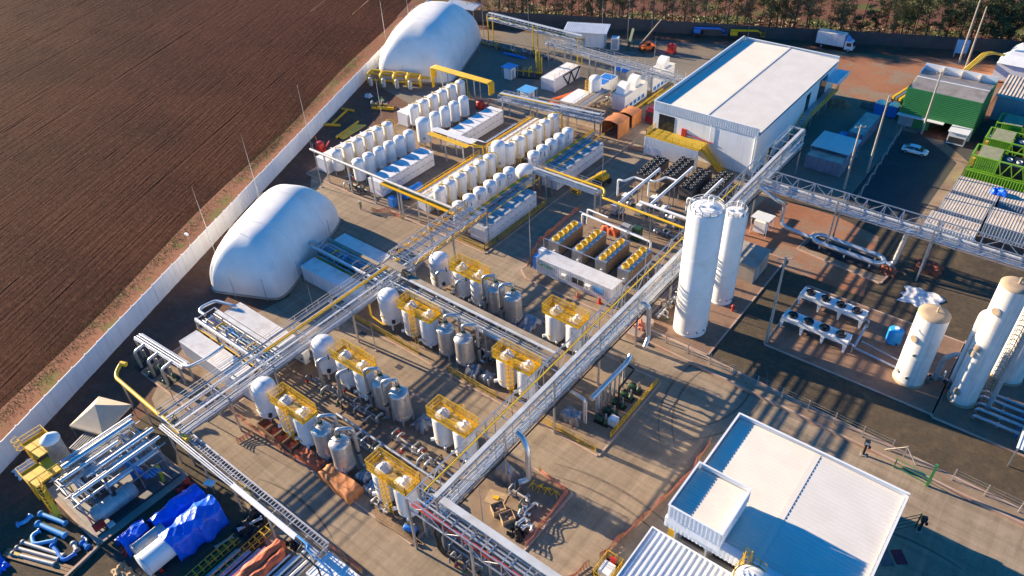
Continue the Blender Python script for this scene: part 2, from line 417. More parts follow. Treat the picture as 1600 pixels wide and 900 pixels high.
# ================================================================ setting
def wall_x(y): return -83.8 - .4585 * (y - 4.6)
WD = Vector((-.4168, .9090, 0)); WN = Vector((-.9090, -.4168, 0))     # along the wall, and outwards to the field
WA = math.atan2(WD.y, WD.x)
sheet('ground', rect(-1500, 1500, -1500, 1500), 0, 'soil')
sheet('dirt_strip', [(wall_x(-20), -20), (-40, -20), (-40, 40), (-110, 118), (-128, 152), (wall_x(150), 150)], .004, 'dark_earth')
sheet('yard', [(-132, 108), (-96, 100), (-62, 112), (-40, 112), (-14, 165), (-18, 196), (-60, 181), (-105, 162), (-146, 144)], .008, 'yard_gravel')
sheet('paved_road', [(-50, -20), (30, -20), (30, 67.6), (-26, 69.6), (-26, 113), (-40, 113), (-40, 150), (-66, 150), (-88, 132), (-108, 112), (-109, 73), (-98, 63), (-82, 46), (-85, 28), (-80, 22), (-66, 17.5), (-50, 17.5)], .012, 'paving')
sheet('gravel_yard', [(-36, 70), (60, 66.5), (60, 113), (-36, 113)], .016, 'gravel')
sheet('red_earth', [(-36, 94), (-14, 94), (-17, 110), (-24, 112), (-36, 112)], .020, 'red_dirt')
sheet('dirt_road', [(-46, 160), (-24, 154), (-14, 170), (-14, 196), (-60, 178), (-52, 170)], .020, 'red_dirt')
sheet('side_road', [(-41, 113), (-24.6, 113), (-24.6, 156), (-41, 158)], .016, 'yard_gravel')
sheet('car_yard', [(-24.6, 113), (-11.5, 113), (-11.5, 148), (-24.6, 148)], .020, 'asphalt')
sheet('apron', [(-13.6, 113), (-11.6, 113), (-11.6, 142), (-17.5, 148), (-20.5, 147.5), (-13.2, 140.6)], .024, 'pad')
sheet('service_yard', [(0, 112), (60, 112), (60, 230), (-16, 200), (-14, 165), (-11.5, 112)], .012, 'dark_earth')
sheet('service_ground', [(-78, -6), (-50, -6), (-50, 17.5), (-62, 21), (-78, 22)], .016, 'gravel')
def strip_poly(o, a0, a1, b0, b1):
    o = Vector((*o, 0)); return [tuple((o + WD * a + WN * b).xy) for a, b in ((a0, b0), (a1, b0), (a1, b1), (a0, b1))]
sheet('verge', strip_poly((-83.8, 4.6), -60, 175, .1, 9.5), .006, 'verge')
# ploughed field: real ridges along the wall direction
fb = MB(); ns, nt_ = 110, 640; fo = Vector((-83.8, 4.6, 0))
rng = random.Random(3); rowamp = [rng.uniform(.004, .026) for _ in range(nt_ + 1)]
def fieldpt(i, j):
    t = 7.6 + j * .32 + .5 * math.sin(i * .37) * max(0, 1 - j / 12); s_ = -80 + i * 3.6
    w_ = .5 + .5 * math.sin(s_ * .13 + t * .7) * math.sin(s_ * .31 + t * .21)
    edge = min(1, j / 6.0)
    z = .02 + edge * ((rowamp[j] if j % 3 == 1 else -rowamp[j] * .4 if j % 3 == 0 else 0) * (.6 + .8 * w_) + rng.uniform(-.03, .03) + .05)
    if j % 41 in (0, 1): z -= .05 * edge
    q = fo + WD * s_ + WN * (t + .12 * math.sin(s_ * .05 + j)); return (q.x, q.y, max(.012, z))
vs_ = [fieldpt(i, j) for j in range(nt_ + 1) for i in range(ns + 1)]
fb.add(vs_, [(j * (ns + 1) + i, (j + 1) * (ns + 1) + i, (j + 1) * (ns + 1) + i + 1, j * (ns + 1) + i + 1) for j in range(nt_) for i in range(ns)], False)
struct('ploughed_field', fb, 'field')
# land behind the rear wall
def rear_y(x): return 151 + .412 * (x + 132)
sheet('hillside', [(-190, rear_y(-190)), (120, rear_y(120)), (120, 420), (-190, 420)], .03, 'hill')
sheet('rear_strip', [(-146, rear_y(-146) - 6), (20, rear_y(20) - 6), (20, rear_y(20)), (-146, rear_y(-146))], .024, 'dark_earth')

# kerbed islands
pad('tank_island', rect(-70, -38.2, 27.0, 42.4), 0, .12, 'pad')
pad('tank_island', rect(-71, -38.2, 47.9, 63.2), 0, .12, 'pad')
pad('valve_island', rect(-37.6, -28.4, 30.0, 42.2), 0, .12, 'pad')
pad('pump_island', rect(-37.6, -28.9, 48.2, 62.6), 0, .12, 'pad')
pad('module_island', rect(-82.5, -64.9, 71.2, 116), 0, .12, 'pad')
pad('module_island', rect(-108.5, -84.5, 71.4, 112.5), 0, .12, 'pad')
pad('cooler_island', [(-57.6, 71.2), (-55.6, 69.8), (-38.2, 69.8), (-38.2, 113), (-57.6, 113)], 0, .12, 'pad')
pad('silo_slab', rect(-36.4, -26.4, 70.6, 96), 0, .14, 'pad_red')
pad('cooler_slab', rect(-21.2, -0.4, 76.8, 91.8), 0, .14, 'pad_red')
pad('tower_slab', rect(-.2, 16, 76.4, 92.5), 0, .14, 'pad_red')
pad('exchanger_slab', [(-25.9, 99.8), (-13.2, 98.4), (-12.6, 103.2), (-25.4, 105.6)], 0, .16, 'pad')
pad('container_island', rect(-85.5, -71, 24, 34.2), 0, .10, 'pad')
pad('skid_slab', rect(-76.5, -65.2, 6.9, 17.6), 0, .16, 'concrete')
pad('fence_walk', [(-37.6, 68.3), (40, 65.6), (40, 66.8), (-36.0, 70.2)], 0, .38, 'pad')
pad('silo_plinth', rect(-36.9, -35.2, 67.6, 71.6), .0, .8, 'concrete')

# perimeter wall of white panels along the field
w = thing('perimeter_wall', 'long white concrete panel wall between the plant and the ploughed field', 'wall', (wall_x(-14), -14, 0), WA)
pm = MB().box(.03, 2.47, -.06, .06, 0, 3.25).mesh('panel', 'concrete_wall')
pp = MB().box(-.10, .10, -.10, .10, 0, 3.35).mesh('post', 'concrete_wall')
NP = 73
for i in range(NP):
    newobj('panel', pm, w, Matrix.Translation((i * 2.5, rng.uniform(-.015, .015), rng.uniform(-.06, .03))))
    newobj('post', pp, w, Matrix.Translation((i * 2.5, 0, 0)))
RA = math.atan(.412)
w = thing('rear_wall', 'dark concrete panel wall in shade along the back of the yard', 'wall', (-150, rear_y(-150), 0), RA)
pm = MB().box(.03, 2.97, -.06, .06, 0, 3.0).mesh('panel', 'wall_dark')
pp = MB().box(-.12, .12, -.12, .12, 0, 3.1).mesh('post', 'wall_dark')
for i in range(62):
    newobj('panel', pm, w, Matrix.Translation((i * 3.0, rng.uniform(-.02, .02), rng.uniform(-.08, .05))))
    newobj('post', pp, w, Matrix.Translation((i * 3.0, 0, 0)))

# inflated gas domes
def spow(a, e): return math.copysign(abs(a) ** e, a)
def gas_dome(loc, l, wd, h, label, eu=.22, ev=.72):
    d = thing('gas_dome', label, 'gas dome', loc, WA, 'inflated gas domes')
    def fn(u, v):
        a = 6.283185 * u; ph = math.pi / 2 * (v ** .85)
        e_ = .22 + .40 * v
        c = max(0, math.cos(ph)) ** ev if v < 1 else 0
        bul = 1 + .02 * math.sin(math.pi * min(1, v * 2.2))
        wr = 0
        if v < .55:                                     # membrane folds radiating from the corners
            k = abs(math.sin(2 * a)) ** 6
            wr = .10 * k * math.sin(46 * a) * math.sin(math.pi * min(1, v / .55))
        # the top sags slightly towards the ends
        E1 = wd * .50; x = spow(math.cos(a), e_) * (l / 2 - E1 + (E1 + wr) * c * bul); y = (wd / 2 + wr) * spow(math.sin(a), e_) * c * bul
        z = h * math.sin(ph) * (1 - .04 * (x / (l / 2)) ** 2)
        return (x, y, .25 + z)
    MB().grid(fn, 192, 48, True).build('membrane', 'membrane', d)
    ring = [(l / 2 * 1.005 * spow(math.cos(6.283185 * k / 64), eu), wd / 2 * 1.005 * spow(math.sin(6.283185 * k / 64), eu), .16) for k in range(65)]
    MB().tube(ring, .2, 8, bend=.01, seg=1).build('base_kerb', 'concrete', d)
    for s_ in (-.18, .2):
        rib = []
        for k in range(25):
            v = k / 24; ph = math.pi * v; y = math.copysign(abs(math.cos(ph)) ** ev, math.cos(ph)) * wd / 2 * 1.012; z = .28 + h * math.sin(ph) * 1.004
            rib.append((s_ * l, y * 1.02, z))
        MB().tube(rib, .02, 5, bend=.01, seg=1).build('seam', 'roof_grey', d)
    for sx, sy in ((-.52, -.32), (-.52, .1), (-.3, -.56), (.2, -.56)):
        MB().tube([(sx * l, sy * wd, 0), (sx * l, sy * wd, 4.2)], .05, 6).build('vent_post', 'galv_dull', d)
    return d
gas_dome((-92.3, 52.3, 0), 22.5, 12.6, 8.4, 'smaller white inflated gas dome beside the long containers')
gas_dome((-126.6, 125.4, 0), 28.5, 18.2, 11.0, 'larger white inflated gas dome with yellow pipes at its near end')
# ================================================================ pipe racks
def rack(name, label, cat, origin, along, L, Wd, zt, zl, posts, bay=3.0, pipes=(), truss=(), trays=(), deck_x=False, rails=(), m='galv', pw=.22, post_t=None, post_m=None, group='pipe racks'):
    # local x runs along the rack, local y across (to -X when the rack runs along +Y)
    rz = {'Y': math.pi / 2, 'X': 0.0}.get(along, along)
    r = thing(name, label, cat, origin, rz, group)
    for s in posts:
        for t in (post_t or (0, Wd)): bar('post', (s, t, 0), (s, t, zt if t in (0, Wd) else zl), pw, post_m or m, r)
    nb = max(1, round(L / bay)); st = L / nb
    for t in (0, Wd):
        bar('chord', (0, t, zt), (L, t, zt), .13, m, r)
        if zl < zt: bar('chord', (0, t, zl), (L, t, zl), .13, m, r)
    for i in range(nb + 1):
        s = i * st
        bar('cross_beam', (s, -.05, zl - .1), (s, Wd + .05, zl - .1), .12, m, r)
        if zl < zt and (i % 2 == 0 or truss): bar('cross_beam', (s, -.05, zt + .02), (s, Wd + .05, zt + .02), .10, m, r)
        for t in truss: bar('upright', (s, t, zl), (s, t, zt), .08, m, r)
    for t in truss:
        for i in range(nb):
            a, b = (zl, zt) if i % 2 == 0 else (zt, zl)
            bar('brace', (i * st, t, a), ((i + 1) * st, t, b), .07, m, r)
    if deck_x:
        for i in range(nb):
            bar('brace', (i * st, 0, zt), ((i + 1) * st, Wd, zt), .06, m, r); bar('brace', (i * st, Wd, zt + .01), ((i + 1) * st, 0, zt + .01), .06, m, r)
    for p in pipes:
        t, z, rad, pm = p[:4]; a, b = p[4:6] if len(p) > 4 else (0, L)
        rod('pipe', (a, t, z), (b, t, z), rad, pm, r)
    for t, z, wd, tm, a, b in trays:
        (MB().box(a, b, t - wd / 2, t + wd / 2, z, z + .14) if tm != 'yellow' else MB().box(a, b, t - wd / 2, t + wd / 2, z, z + .05).box(a, b, t - wd / 2, t - wd / 2 + .03, z + .05, z + .16).box(a, b, t + wd / 2 - .03, t + wd / 2, z + .05, z + .16)).build('cable_tray', tm, r)
    for t, z, a, b in rails: rail_mb([(a, t, z), (b, t, z)], 1.0, infill=False, post=2.0).build('handrail', m, r)
    return r
def ladder_tray(r, p0, p1, wd=.5, m='galv', step=.45):
    p0, p1 = Vector(p0), Vector(p1); d = (p1 - p0).normalized(); u = d.cross(Vector((0, 0, 1))).normalized() * wd / 2; mb = MB()
    mb.bar(p0 - u, p1 - u, .05, .12); mb.bar(p0 + u, p1 + u, .05, .12); n = int((p1 - p0).length / step)
    for i in range(n): q = p0.lerp(p1, (i + .5) / n); mb.bar(q - u, q + u, .08, .05)
    return mb.build('cable_ladder', m, r)
G_ = 'galv'; I_ = 'insul'; Yw = 'yellow'
# R1 long rack beside the silos (runs along Y, x from -37.4 to -34.9)
r1 = rack('pipe_rack', 'long tall galvanised pipe rack running past the silos to the big hall', 'pipe rack', (-34.9, 28.5, 0), 'Y', 92.5, 2.5, 8.8, 5.3,
     [0, 10.5, 19.5, 29, 38, 47, 56, 65, 74, 83, 92.5], 3.0,
     pipes=[(.25, 8.1, .09, I_), (.2, 7.4, .10, G_), (.25, 6.7, .10, I_), (.2, 6.0, .12, I_), (.25, 5.5, .12, I_), (.75, 5.45, .10, G_), (1.55, 8.9, .08, Yw, 0, 70), (1.75, 8.8, .05, 'dark_green'), (2.0, 5.45, .12, G_), (2.2, 5.6, .05, 'black'), (-.2, 5.0, .09, 'black'), (-.2, 7.9, .1, G_, 20, 92.5), (-.2, 6.3, .12, I_, 28, 92.5)],
     truss=(0, 2.5), trays=[(.2, 8.9, .5, 'tray', 0, 92), (1.5, 5.4, .4, 'tray_old', 6, 92)])
MB().tube([(38.5, -.1, 7.4), (38.5, -1.2, 7.4), (38.5, -1.6, 2.2), (37.0, -1.9, 1.6)], .30, 12).build('drop_pipe', I_, r1)
MB().tube([(12.4, -.1, 7.0), (12.4, -1.0, 6.6), (12.0, -1.9, 5.6), (11.4, -2.4, 1.6), (10.6, -1.6, 1.3)], .33, 12).build('drop_pipe', I_, r1)
MB().tube([(92, .3, 8.3), (93.2, .3, 8.3), (93.2, 2.2, 8.3), (86, 2.2, 8.2)], .18, 10).build('pipe_loop', I_, r1)
# R2 truss along the near end
r2_ = rack('pipe_bridge', 'galvanised truss bridge with red pipes turning off the near end of the tall rack', 'pipe bridge', (-37.4, 26.9, 0), 'X', 26, 2.2, 8.8, 7.0,
     [0, 8.2, 16.5, 25], 2.4, pipes=[(.5, 7.15, .10, 'red'), (.85, 7.15, .08, 'red'), (1.3, 7.15, .12, I_), (1.7, 7.15, .10, G_)], truss=(0, 2.2), trays=[(1.85, 8.9, .75, 'tray', 3.0, 26)])
MB().tube([(2.2, .3, 8.9), (2.2, .3, 9.1), (2.2, 1.6, 9.1)], .06, 8).build('conduit', 'blue', r2_)
# R3 rack over the containers
r3 = rack('pipe_rack', 'wide low pipe rack carrying many silver pipes over the container ends', 'pipe rack', (-66.0, 19.2, 0), 'Y', 38, 4.1, 5.9, 5.1,
     [0, 6.5, 13, 19.5, 26, 32, 37.5], 3.2,
     pipes=[(.35, 5.25, .11, I_), (.8, 5.25, .08, G_), (1.2, 5.25, .10, I_), (2.1, 5.25, .08, G_), (2.5, 5.25, .10, I_), (2.85, 5.85, .11, Yw, 14, 38), (3.15, 5.85, .09, Yw, 14, 38), (3.4, 5.25, .08, G_), (3.75, 5.25, .10, I_), (-.15, 5.1, .14, 'pipe_grey'), (-.2, 5.6, .08, G_), (.15, 5.95, .05, G_), (4.2, 5.7, .06, G_)],
     trays=[(1.6, 5.5, .35, 'tray', 0, 38)], rails=[(4.2, 5.9, 0, 38), (0, 5.9, 0, 38)], m='galv')
# R3b truss bridge to the modules
rack('pipe_bridge', 'lattice pipe bridge with yellow cable trays crossing the road to the tank modules', 'pipe bridge', (-66.2, 57.2, 0), 'Y', 16.6, 4.6, 6.4, 5.3,
     [0, 8.5, 16.4], 1.66, pipes=[(.5, 5.45, .12, I_), (.9, 5.45, .10, G_), (1.4, 5.45, .12, I_), (3.0, 5.45, .14, G_), (3.5, 5.45, .1, I_)],
     truss=(0, 4.6), trays=[(.25, 5.5, .35, 'yellow', 0, 16.6), (4.3, 5.5, .3, 'yellow', 0, 16.6), (4.9, 6.0, .25, 'yellow', 0, 16.6)], deck_x=True)
# R4 low rack towards the bottom
r4 = rack('pipe_rack', 'narrow low rack with cable ladders above the pipe store', 'pipe rack', (-69.6, 18.5, 0), 'X', 27.5, 1.7, 4.9, 4.9, [2, 8.5, 14.2, 20, 26.5], 2.6,
     pipes=[(.2, 5.05, .10, I_), (.45, 5.05, .08, G_), (.7, 5.02, .06, 'black'), (1.75, 5.0, .06, G_)], pw=.16)
ladder_tray(r4, (1, 1.35, 5.0), (27.5, 1.35, 5.0), .55); ladder_tray(r4, (1, .95, 5.12), (14, .95, 5.12), .3)
MB().box(14, 24.5, -.15, .4, 5.12, 5.25).build('tray_cover', 'cont_white', r4)
MB().tube([(24.4, .1, 5.2), (25.6, .1, 5.2), (25.6, -.6, 5.0), (28.5, -.6, 4.6), (28.5, -.6, 2.6)], .09, 8).build('conduit', 'black', r4)
MB().tube([(24.4, .3, 5.2), (26.2, .3, 5.2), (26.2, 0, 5.0), (29.6, 0, 4.4), (29.6, 0, 2.6)], .13, 8).build('conduit', 'blue_light', r4)
for k in range(4): MB().tube([(.2 + .3 * k, 2.0, 5.4), (1.0 + .3 * k, 1.0, 5.3), (4, .5 + .12 * k, 5.05)], .06, 6).build('cable', 'black', r4)
# R5 middle rack
r5 = rack('pipe_rack', 'middle pipe rack with a weathered brown cable tray between the tank rows', 'pipe rack', (-66, 52.4, 0), 'X', 27, 2.5, 6.1, 5.2, [3, 10, 17, 24], 2.5,
     pipes=[(.2, 5.35, .13, I_), (.5, 5.35, .1, G_), (.8, 5.35, .13, 'pipe_grey'), (1.15, 5.35, .1, G_), (1.5, 5.35, .12, 'pipe_grey'), (0, 6.15, .08, G_)],
     trays=[(2.2, 6.15, .75, 'tray_old', 0, 27), (1.6, 6.1, .4, 'tray', 0, 27)])
for k in range(6): MB().tube([(.3 + .25 * k, 2.6, 6.6), (.3 + .25 * k, 2.2, 6.8), (.6 + .25 * k, 1.6, 6.2), (3 + .2 * k, 1.2 + .1 * k, 5.6)], .08, 6).build('cable_bend', 'black', r5)
MB().box(-3.6, .3, 1.9, 3.2, 6.45, 6.6).build('tray_junction', 'tray_old', r5)
# overhead header pipe and yellow beam over the near end of the module islands
h = thing('header_pipe', 'long grey overhead pipe on posts across the near end of the tank modules', 'pipe', (-105.8, 71.5, 0), 0)
rod('pipe', (0, 0, 5.9), (34.6, 0, 5.9), .26, 'galv_dull', h)
for s in (3.6, 9.8, 15.8, 22.5, 28.5): bar('post', (s, 0, 0), (s, 0, 5.66), .22, 'galv_dull', h)
h = thing('yellow_tray_beam', 'yellow cable tray beam just below the grey overhead pipe', 'cable tray', (-87.6, 71.0, 0), 0)
for t in (0, .55): MB().box(0, 16.5, t, t + .42, 5.0, 5.06).box(0, 16.5, t, t + .04, 5.06, 5.22).box(0, 16.5, t + .38, t + .42, 5.06, 5.22).build('tray', 'yellow', h)
for s in (3.6, 8.2): bar('post', (s, .5, 0), (s, .5, 5.0), .16, 'galv_dull', h)
# R7 truss to the east yard
r7 = rack('pipe_bridge', 'long truss bridge crossing the gravel yard towards the grey containers', 'pipe bridge', (-34.6, 101.9, 0), 'X', 62, 2.7, 9.0, 7.0, [12.2, 25.4, 39, 52], 2.6,
     pipes=[(.4, 7.15, .17, I_), (.9, 7.15, .12, G_), (1.4, 7.15, .12, I_), (2.0, 7.15, .14, G_), (.3, 6.8, .1, 'red', 1, 9)], truss=(0, 2.7), trays=[(2.2, 7.2, .4, 'tray', 0, 62)])
MB().tube([(.2, .1, 7.2), (3.5, -.1, 6.0), (4.2, 1.6, 4.6), (4.3, 1.4, 1.5), (5.2, .8, 1.2), (9.0, .3, 1.2)], .32, 12).build('drop_pipe', I_, r7)
MB().tube([(22.9, .8, 7.0), (22.2, .8, 7.0), (21.8, .4, 1.3), (20.9, 0, 1.2)], .36, 12).build('drop_pipe', I_, r7)
# R8 rear truss and its continuation
rack('pipe_bridge', 'rear sloping lattice bridge on yellow posts behind the larger dome', 'pipe bridge', (-121.8, 140.6, 0), R(-1.5), 28, 1.8, 6.9, 5.6, [.3, 14.5, 27.5], 2.3,
     pipes=[(.4, 5.8, .14, I_), (.9, 5.8, .12, G_), (1.4, 5.8, .12, Yw)], truss=(0, 1.8), trays=[(.9, 7.0, .6, 'tray', 0, 28)], post_m='yellow')
rack('pipe_bridge', 'lattice bridge with handrails leading from the rear yard to the hall', 'pipe bridge', (-101, 136.4, 0), R(-4.6), 36.5, 2.2, 5.8, 5.0, [1, 6, 13, 20, 28, 35], 1.8,
     pipes=[(.3, 5.15, .12, I_), (.7, 5.15, .14, 'pipe_grey'), (1.2, 5.15, .10, G_), (1.7, 5.15, .13, 'pipe_grey')], truss=(0, 2.2), rails=[(0, 5.8, 0, 36), (2.2, 5.8, 0, 36)], deck_x=True)
# R9 far module rack
rack('pipe_rack', 'crowded pipe rack across the far end of the tank modules', 'pipe rack', (-92, 108.2, 0), R(7.5), 22.5, 2.6, 5.6, 4.4, [1, 7.5, 14.5, 21.5], 2.5,
     pipes=[(.3, 4.6, .15, I_), (.7, 4.6, .12, G_), (1.1, 4.6, .13, I_), (1.6, 4.6, .12, 'pipe_grey'), (2.0, 4.6, .12, I_), (.6, 5.75, .12, Yw, 0, 12), (2.3, 5.7, .1, Yw, 9, 22), (1.4, 5.7, .12, G_)], truss=(0,), trays=[(2.45, 5.7, .7, 'tray_old', 8, 22.4), (1.0, 5.65, .5, 'tray', 0, 22)])
# bridge from modules to coolers
r10 = rack('pipe_bridge', 'short pipe bridge with a yellow gas pipe crossing the shaded road to the coolers', 'pipe bridge', (-69.5, 89.3, 0), 'X', 13.4, 1.7, 5.0, 4.5, [.5, 3.2, 13.1], 2.1,
     pipes=[(.2, 4.65, .14, I_), (.55, 4.65, .12, G_), (.9, 4.65, .12, I_), (1.25, 4.65, .1, I_)], trays=[(.7, 5.05, .4, 'tray', 0, 13)], rails=[(1.7, 5.0, 0, 13.2)])
MB().tube([(2, 1.5, 5.15), (13.7, 1.5, 5.15), (14.3, 1.1, 5.0), (14.3, .6, 4.5), (14.6, .1, 4.4), (29.3, -.2, 4.4)], .20, 12).build('gas_pipe', 'yellow', r10)
for s in (18.5, 23.5, 28.5): bar('post', (s, 0, 0), (s, 0, 4.2), .12, 'galv', r10)
# yellow pipe bridge beside the larger dome
y = thing('yellow_pipe_bridge', 'bundle of yellow gas pipes on posts leaving the larger dome', 'gas pipes', (-114.2, 112.2, 0), 0)
for k, t in enumerate((0, .45, .9, 1.35)): MB().tube([(0, t, .5 if k < 2 else 2.5), (0, t, 5.1), (15.6, t + .2, 5.1), (16.4, t + .2, 5.1), (16.4, t + .2, 2.6)], .19, 10).build('pipe', 'yellow', y)
for s in (3.2, 12.5): 
    for t in (-.1, 1.7): bar('post', (s, t, 0), (s, t, 4.8), .18, 'galv_dull', y)
    bar('cross_beam', (s, -.2, 4.82), (s, 1.8, 4.82), .16, 'galv_dull', y)
y = thing('yellow_manifold', 'low yellow pipe manifold at the foot of the larger dome', 'gas pipes', (-128.5, 105.6, 0), R(22))
for k in range(4):
    MB().tube([(.4 + k * 3.2, .2, .5), (.4 + k * 3.2, .2, 2.6), (.4 + k * 3.2, 2.4 - .3 * (k % 2), 2.6), (3.2 + k * 3.2, 2.4 - .3 * (k % 2), 2.6), (3.2 + k * 3.2, .6, 2.4), (3.2 + k * 3.2, .6, .4)], .27, 10).build('pipe', 'yellow', y)
    MB().lathe(tank_prof(.45, .6, 2.2, .3, .2), 12, (1.6 + k * 3.2, -1.1, 0)).build('filter_vessel', 'galv_dull', y)
rod('header', (-.6, 3.2, 1.4), (14, 3.2, 1.4), .25, 'yellow', y); rod('header', (-.6, 1.2, .9), (13, 1.2, .9), .2, 'yellow', y)
# yellow pipe by the tent
y = thing('yellow_gas_pipe', 'single bright yellow pipe slanting from the tent corner to the pipe rack', 'gas pipe', (-83.4, 20.6, 0))
MB().tube([(-.2, 1.0, 4.6), (.2, .0, 4.2), (1.2, -.6, 4.2), (16.6, -1.2, 5.3), (18.6, -1.3, 5.4)], .24, 12).build('pipe', 'yellow', y)
bar('post', (2.6, -.7, 0), (2.6, -.7, 4.0), .18, 'galv', y); bar('post', (7.4, -.9, 0), (7.4, -.9, 4.4), .18, 'galv', y)
MB().cyl((-.3, 1.0, 4.6), (.5, 1.3, 4.6), .3, 10).build('valve', 'yellow', y)
# ================================================================ four rows of purification tanks
def legs(t, r, z, n=4, m='tank_white', a0=.785):
    for k in range(n):
        a = a0 + 6.28319 * k / n; x, y = r * math.cos(a), r * math.sin(a)
        bar('leg', (x, y, .1), (x, y, z), .2, m, t); box('foot', x - .2, x + .2, y - .2, y + .2, .12, .18, 'steel_dark', t)
def make_buffer():
    t = thing('buffer_tank', 'x', 'tank', (0, 0, 0), 0, 'domed buffer tanks heading the rows')
    sh = MB().lathe(tank_prof(1.5, 1.3, 5.3, 1.05, .45), 32).build('shell', 'tank_white', t)
    MB().lathe([(1.5, 2.0), (1.56, 2.02), (1.56, 2.12), (1.5, 2.14)], 32).build('band', 'tank_white', sh)
    MB().box(-.35, .35, -1.535, -1.50, 2.55, 2.75).build('nameplate', 'yellow_old', sh)
    MB().cyl((1.2, -.8, 2.0), (1.5, -1.05, 2.0), .26, 12).build('manhole', 'dark', sh)
    MB().cyl((0, 0, .35), (0, 0, .9), .16, 10).build('drain', 'tank_white', t)
    legs(t, 1.25, 1.4, 4, 'tank_white')
    return t
def make_twin(side, bio):
    # two white tanks under one railed platform; side: which way the caged ladder faces
    t = thing('twin_tank', 'x', 'tank', (0, 0, 0), 0, 'railed twin tanks')
    for sx in (-1.6, 1.6):
        sh = MB().lathe(tank_prof(1.27, 1.3, 5.25, .5, .4), 28, (sx, 0, 0)).build('shell', 'tank_white', t)
        MB().lathe([(.02, 5.98), (.36, 5.98), (.36, 5.65)], 16, (sx, 0, 0)).build('manway', 'white', sh)
        MB().tube([(sx, .2, 5.7), (sx, .2, 6.5), (sx + .5, .2, 6.5), (sx + .9, .3, 5.8)], .13, 8).build('vent_pipe', 'white', sh)
        MB().cyl((sx - .9, -.9, 1.5), (sx - 1.2, -1.25, 1.5), .22, 10).cyl((sx + .9, -.9, 1.5), (sx + 1.1, -1.3, 1.5), .18, 10).build('nozzle', 'white', sh)
        MB().box(sx - .32, sx + .32, -1.305, -1.27, 2.0, 2.16).build('nameplate', 'yellow_old', sh)
        for k in range(4):
            a = .785 + 1.5708 * k; x, y = sx + 1.05 * math.cos(a), 1.05 * math.sin(a)
            bar('leg', (x, y, .1), (x, y, 1.5), .2, 'steel_dark', t)
    # deck of grating strips with a round hole over each tank
    mb = MB()
    for i in range(18):
        y = -1.03 + 2.06 * i / 17; cuts = [(-2.9, 2.9)]
        for sx in (-1.6, 1.6):
            if abs(y) < .9:
                hw = math.sqrt(.81 - y * y); new = []
                for a, b in cuts:
                    if sx - hw > a and sx + hw < b: new += [(a, sx - hw), (sx + hw, b)]
                    else: new.append((a, b))
                cuts = new
        for a, b in cuts: mb.box(a, b, y - .02, y + .02, 5.62, 5.68)
    mb.box(-2.95, 2.95, -1.12, -1.05, 5.5, 5.7).box(-2.95, 2.95, 1.05, 1.12, 5.5, 5.7).box(-2.97, -2.89, -1.12, 1.12, 5.5, 5.7).box(2.89, 2.97, -1.12, 1.12, 5.5, 5.7)
    d = mb.build('platform', 'yellow', t)
    for a, b in (((-2.93, -1.09), (2.93, -1.09)), ((2.93, -1.09), (2.93, 1.09)), ((2.93, 1.09), (-2.93, 1.09)), ((-2.93, 1.09), (-2.93, -1.09))):
        rail_mb([(*a, 5.7), (*b, 5.7)], 1.35, infill='dense').build('guardrail', 'yellow', d)
    cage_mb(0, side * 1.22, .3, 7.0, .55, side).build('caged_ladder', 'yellow', t)
    if bio:
        o = newobj('lettering', text_mesh('eBIO', .85, 'letter_blue', 1.28), t, Matrix.Translation((-1.6, 0, 4.0)) @ Matrix.Rotation(-.25, 4, 'Z'))
        newobj('lettering', text_mesh('GNR', .42, 'letter_dark', 1.28), t, Matrix.Translation((-1.6, 0, 3.1)) @ Matrix.Rotation(-.25, 4, 'Z'))
    return t
def make_steel(side):
    t = thing('steel_tank', 'x', 'tank', (0, 0, 0), 0, 'polished steel tanks')
    sh = MB().lathe(tank_prof(1.2, 1.2, 4.9, .62, .4), 32).build('shell', 'stainless', t)
    for z in (1.6, 4.85): MB().lathe([(1.2, z), (1.23, z + .02), (1.23, z + .08), (1.2, z + .1)], 32).build('band', 'stainless', sh)
    MB().cyl((0, 0, 5.4), (0, 0, 5.7), .34, 12).cyl((0, 0, 5.7), (0, 0, 6.05), .22, 12).build('neck', 'stainless', sh)
    MB().cyl((0, 0, 6.05), (0, 0, 6.35), .30, 12).cyl((.25, 0, 6.15), (.5, 0, 6.15), .12, 8).build('valve', 'dark_green', t)
    ox, oy = (1.35, 1.25) if side > 0 else (-1.3, -1.15)
    MB().tube([(0, 0, 6.3), (0, 0, 7.15), (ox, oy, 7.15), (ox, oy, .7), (ox * 1.5, oy * 1.2, .6)], .21, 12, bend=.7).build('outlet_pipe', 'galv', t)
    for z in (6.6, 3.4): pass
    MB().cyl((ox, oy, 3.0), (ox, oy, 3.12), .32, 12).cyl((ox, oy, 3.14), (ox, oy, 3.26), .32, 12).build('flange', 'dark', t)
    for k in range(4):
        a = .785 + 1.5708 * k; bar('leg', (1.18 * math.cos(a), 1.18 * math.sin(a), .1), (1.18 * math.cos(a), 1.18 * math.sin(a), 1.9), .17, 'galv_dull', t)
    MB().bar((-.83, -.83, .85), (.83, -.83, .85), .12).bar((.83, -.83, .85), (.83, .83, .85), .12).bar((.83, .83, .85), (-.83, .83, .85), .12).bar((-.83, .83, .85), (-.83, -.83, .85), .12).build('base_frame', 'blue', t)
    return t
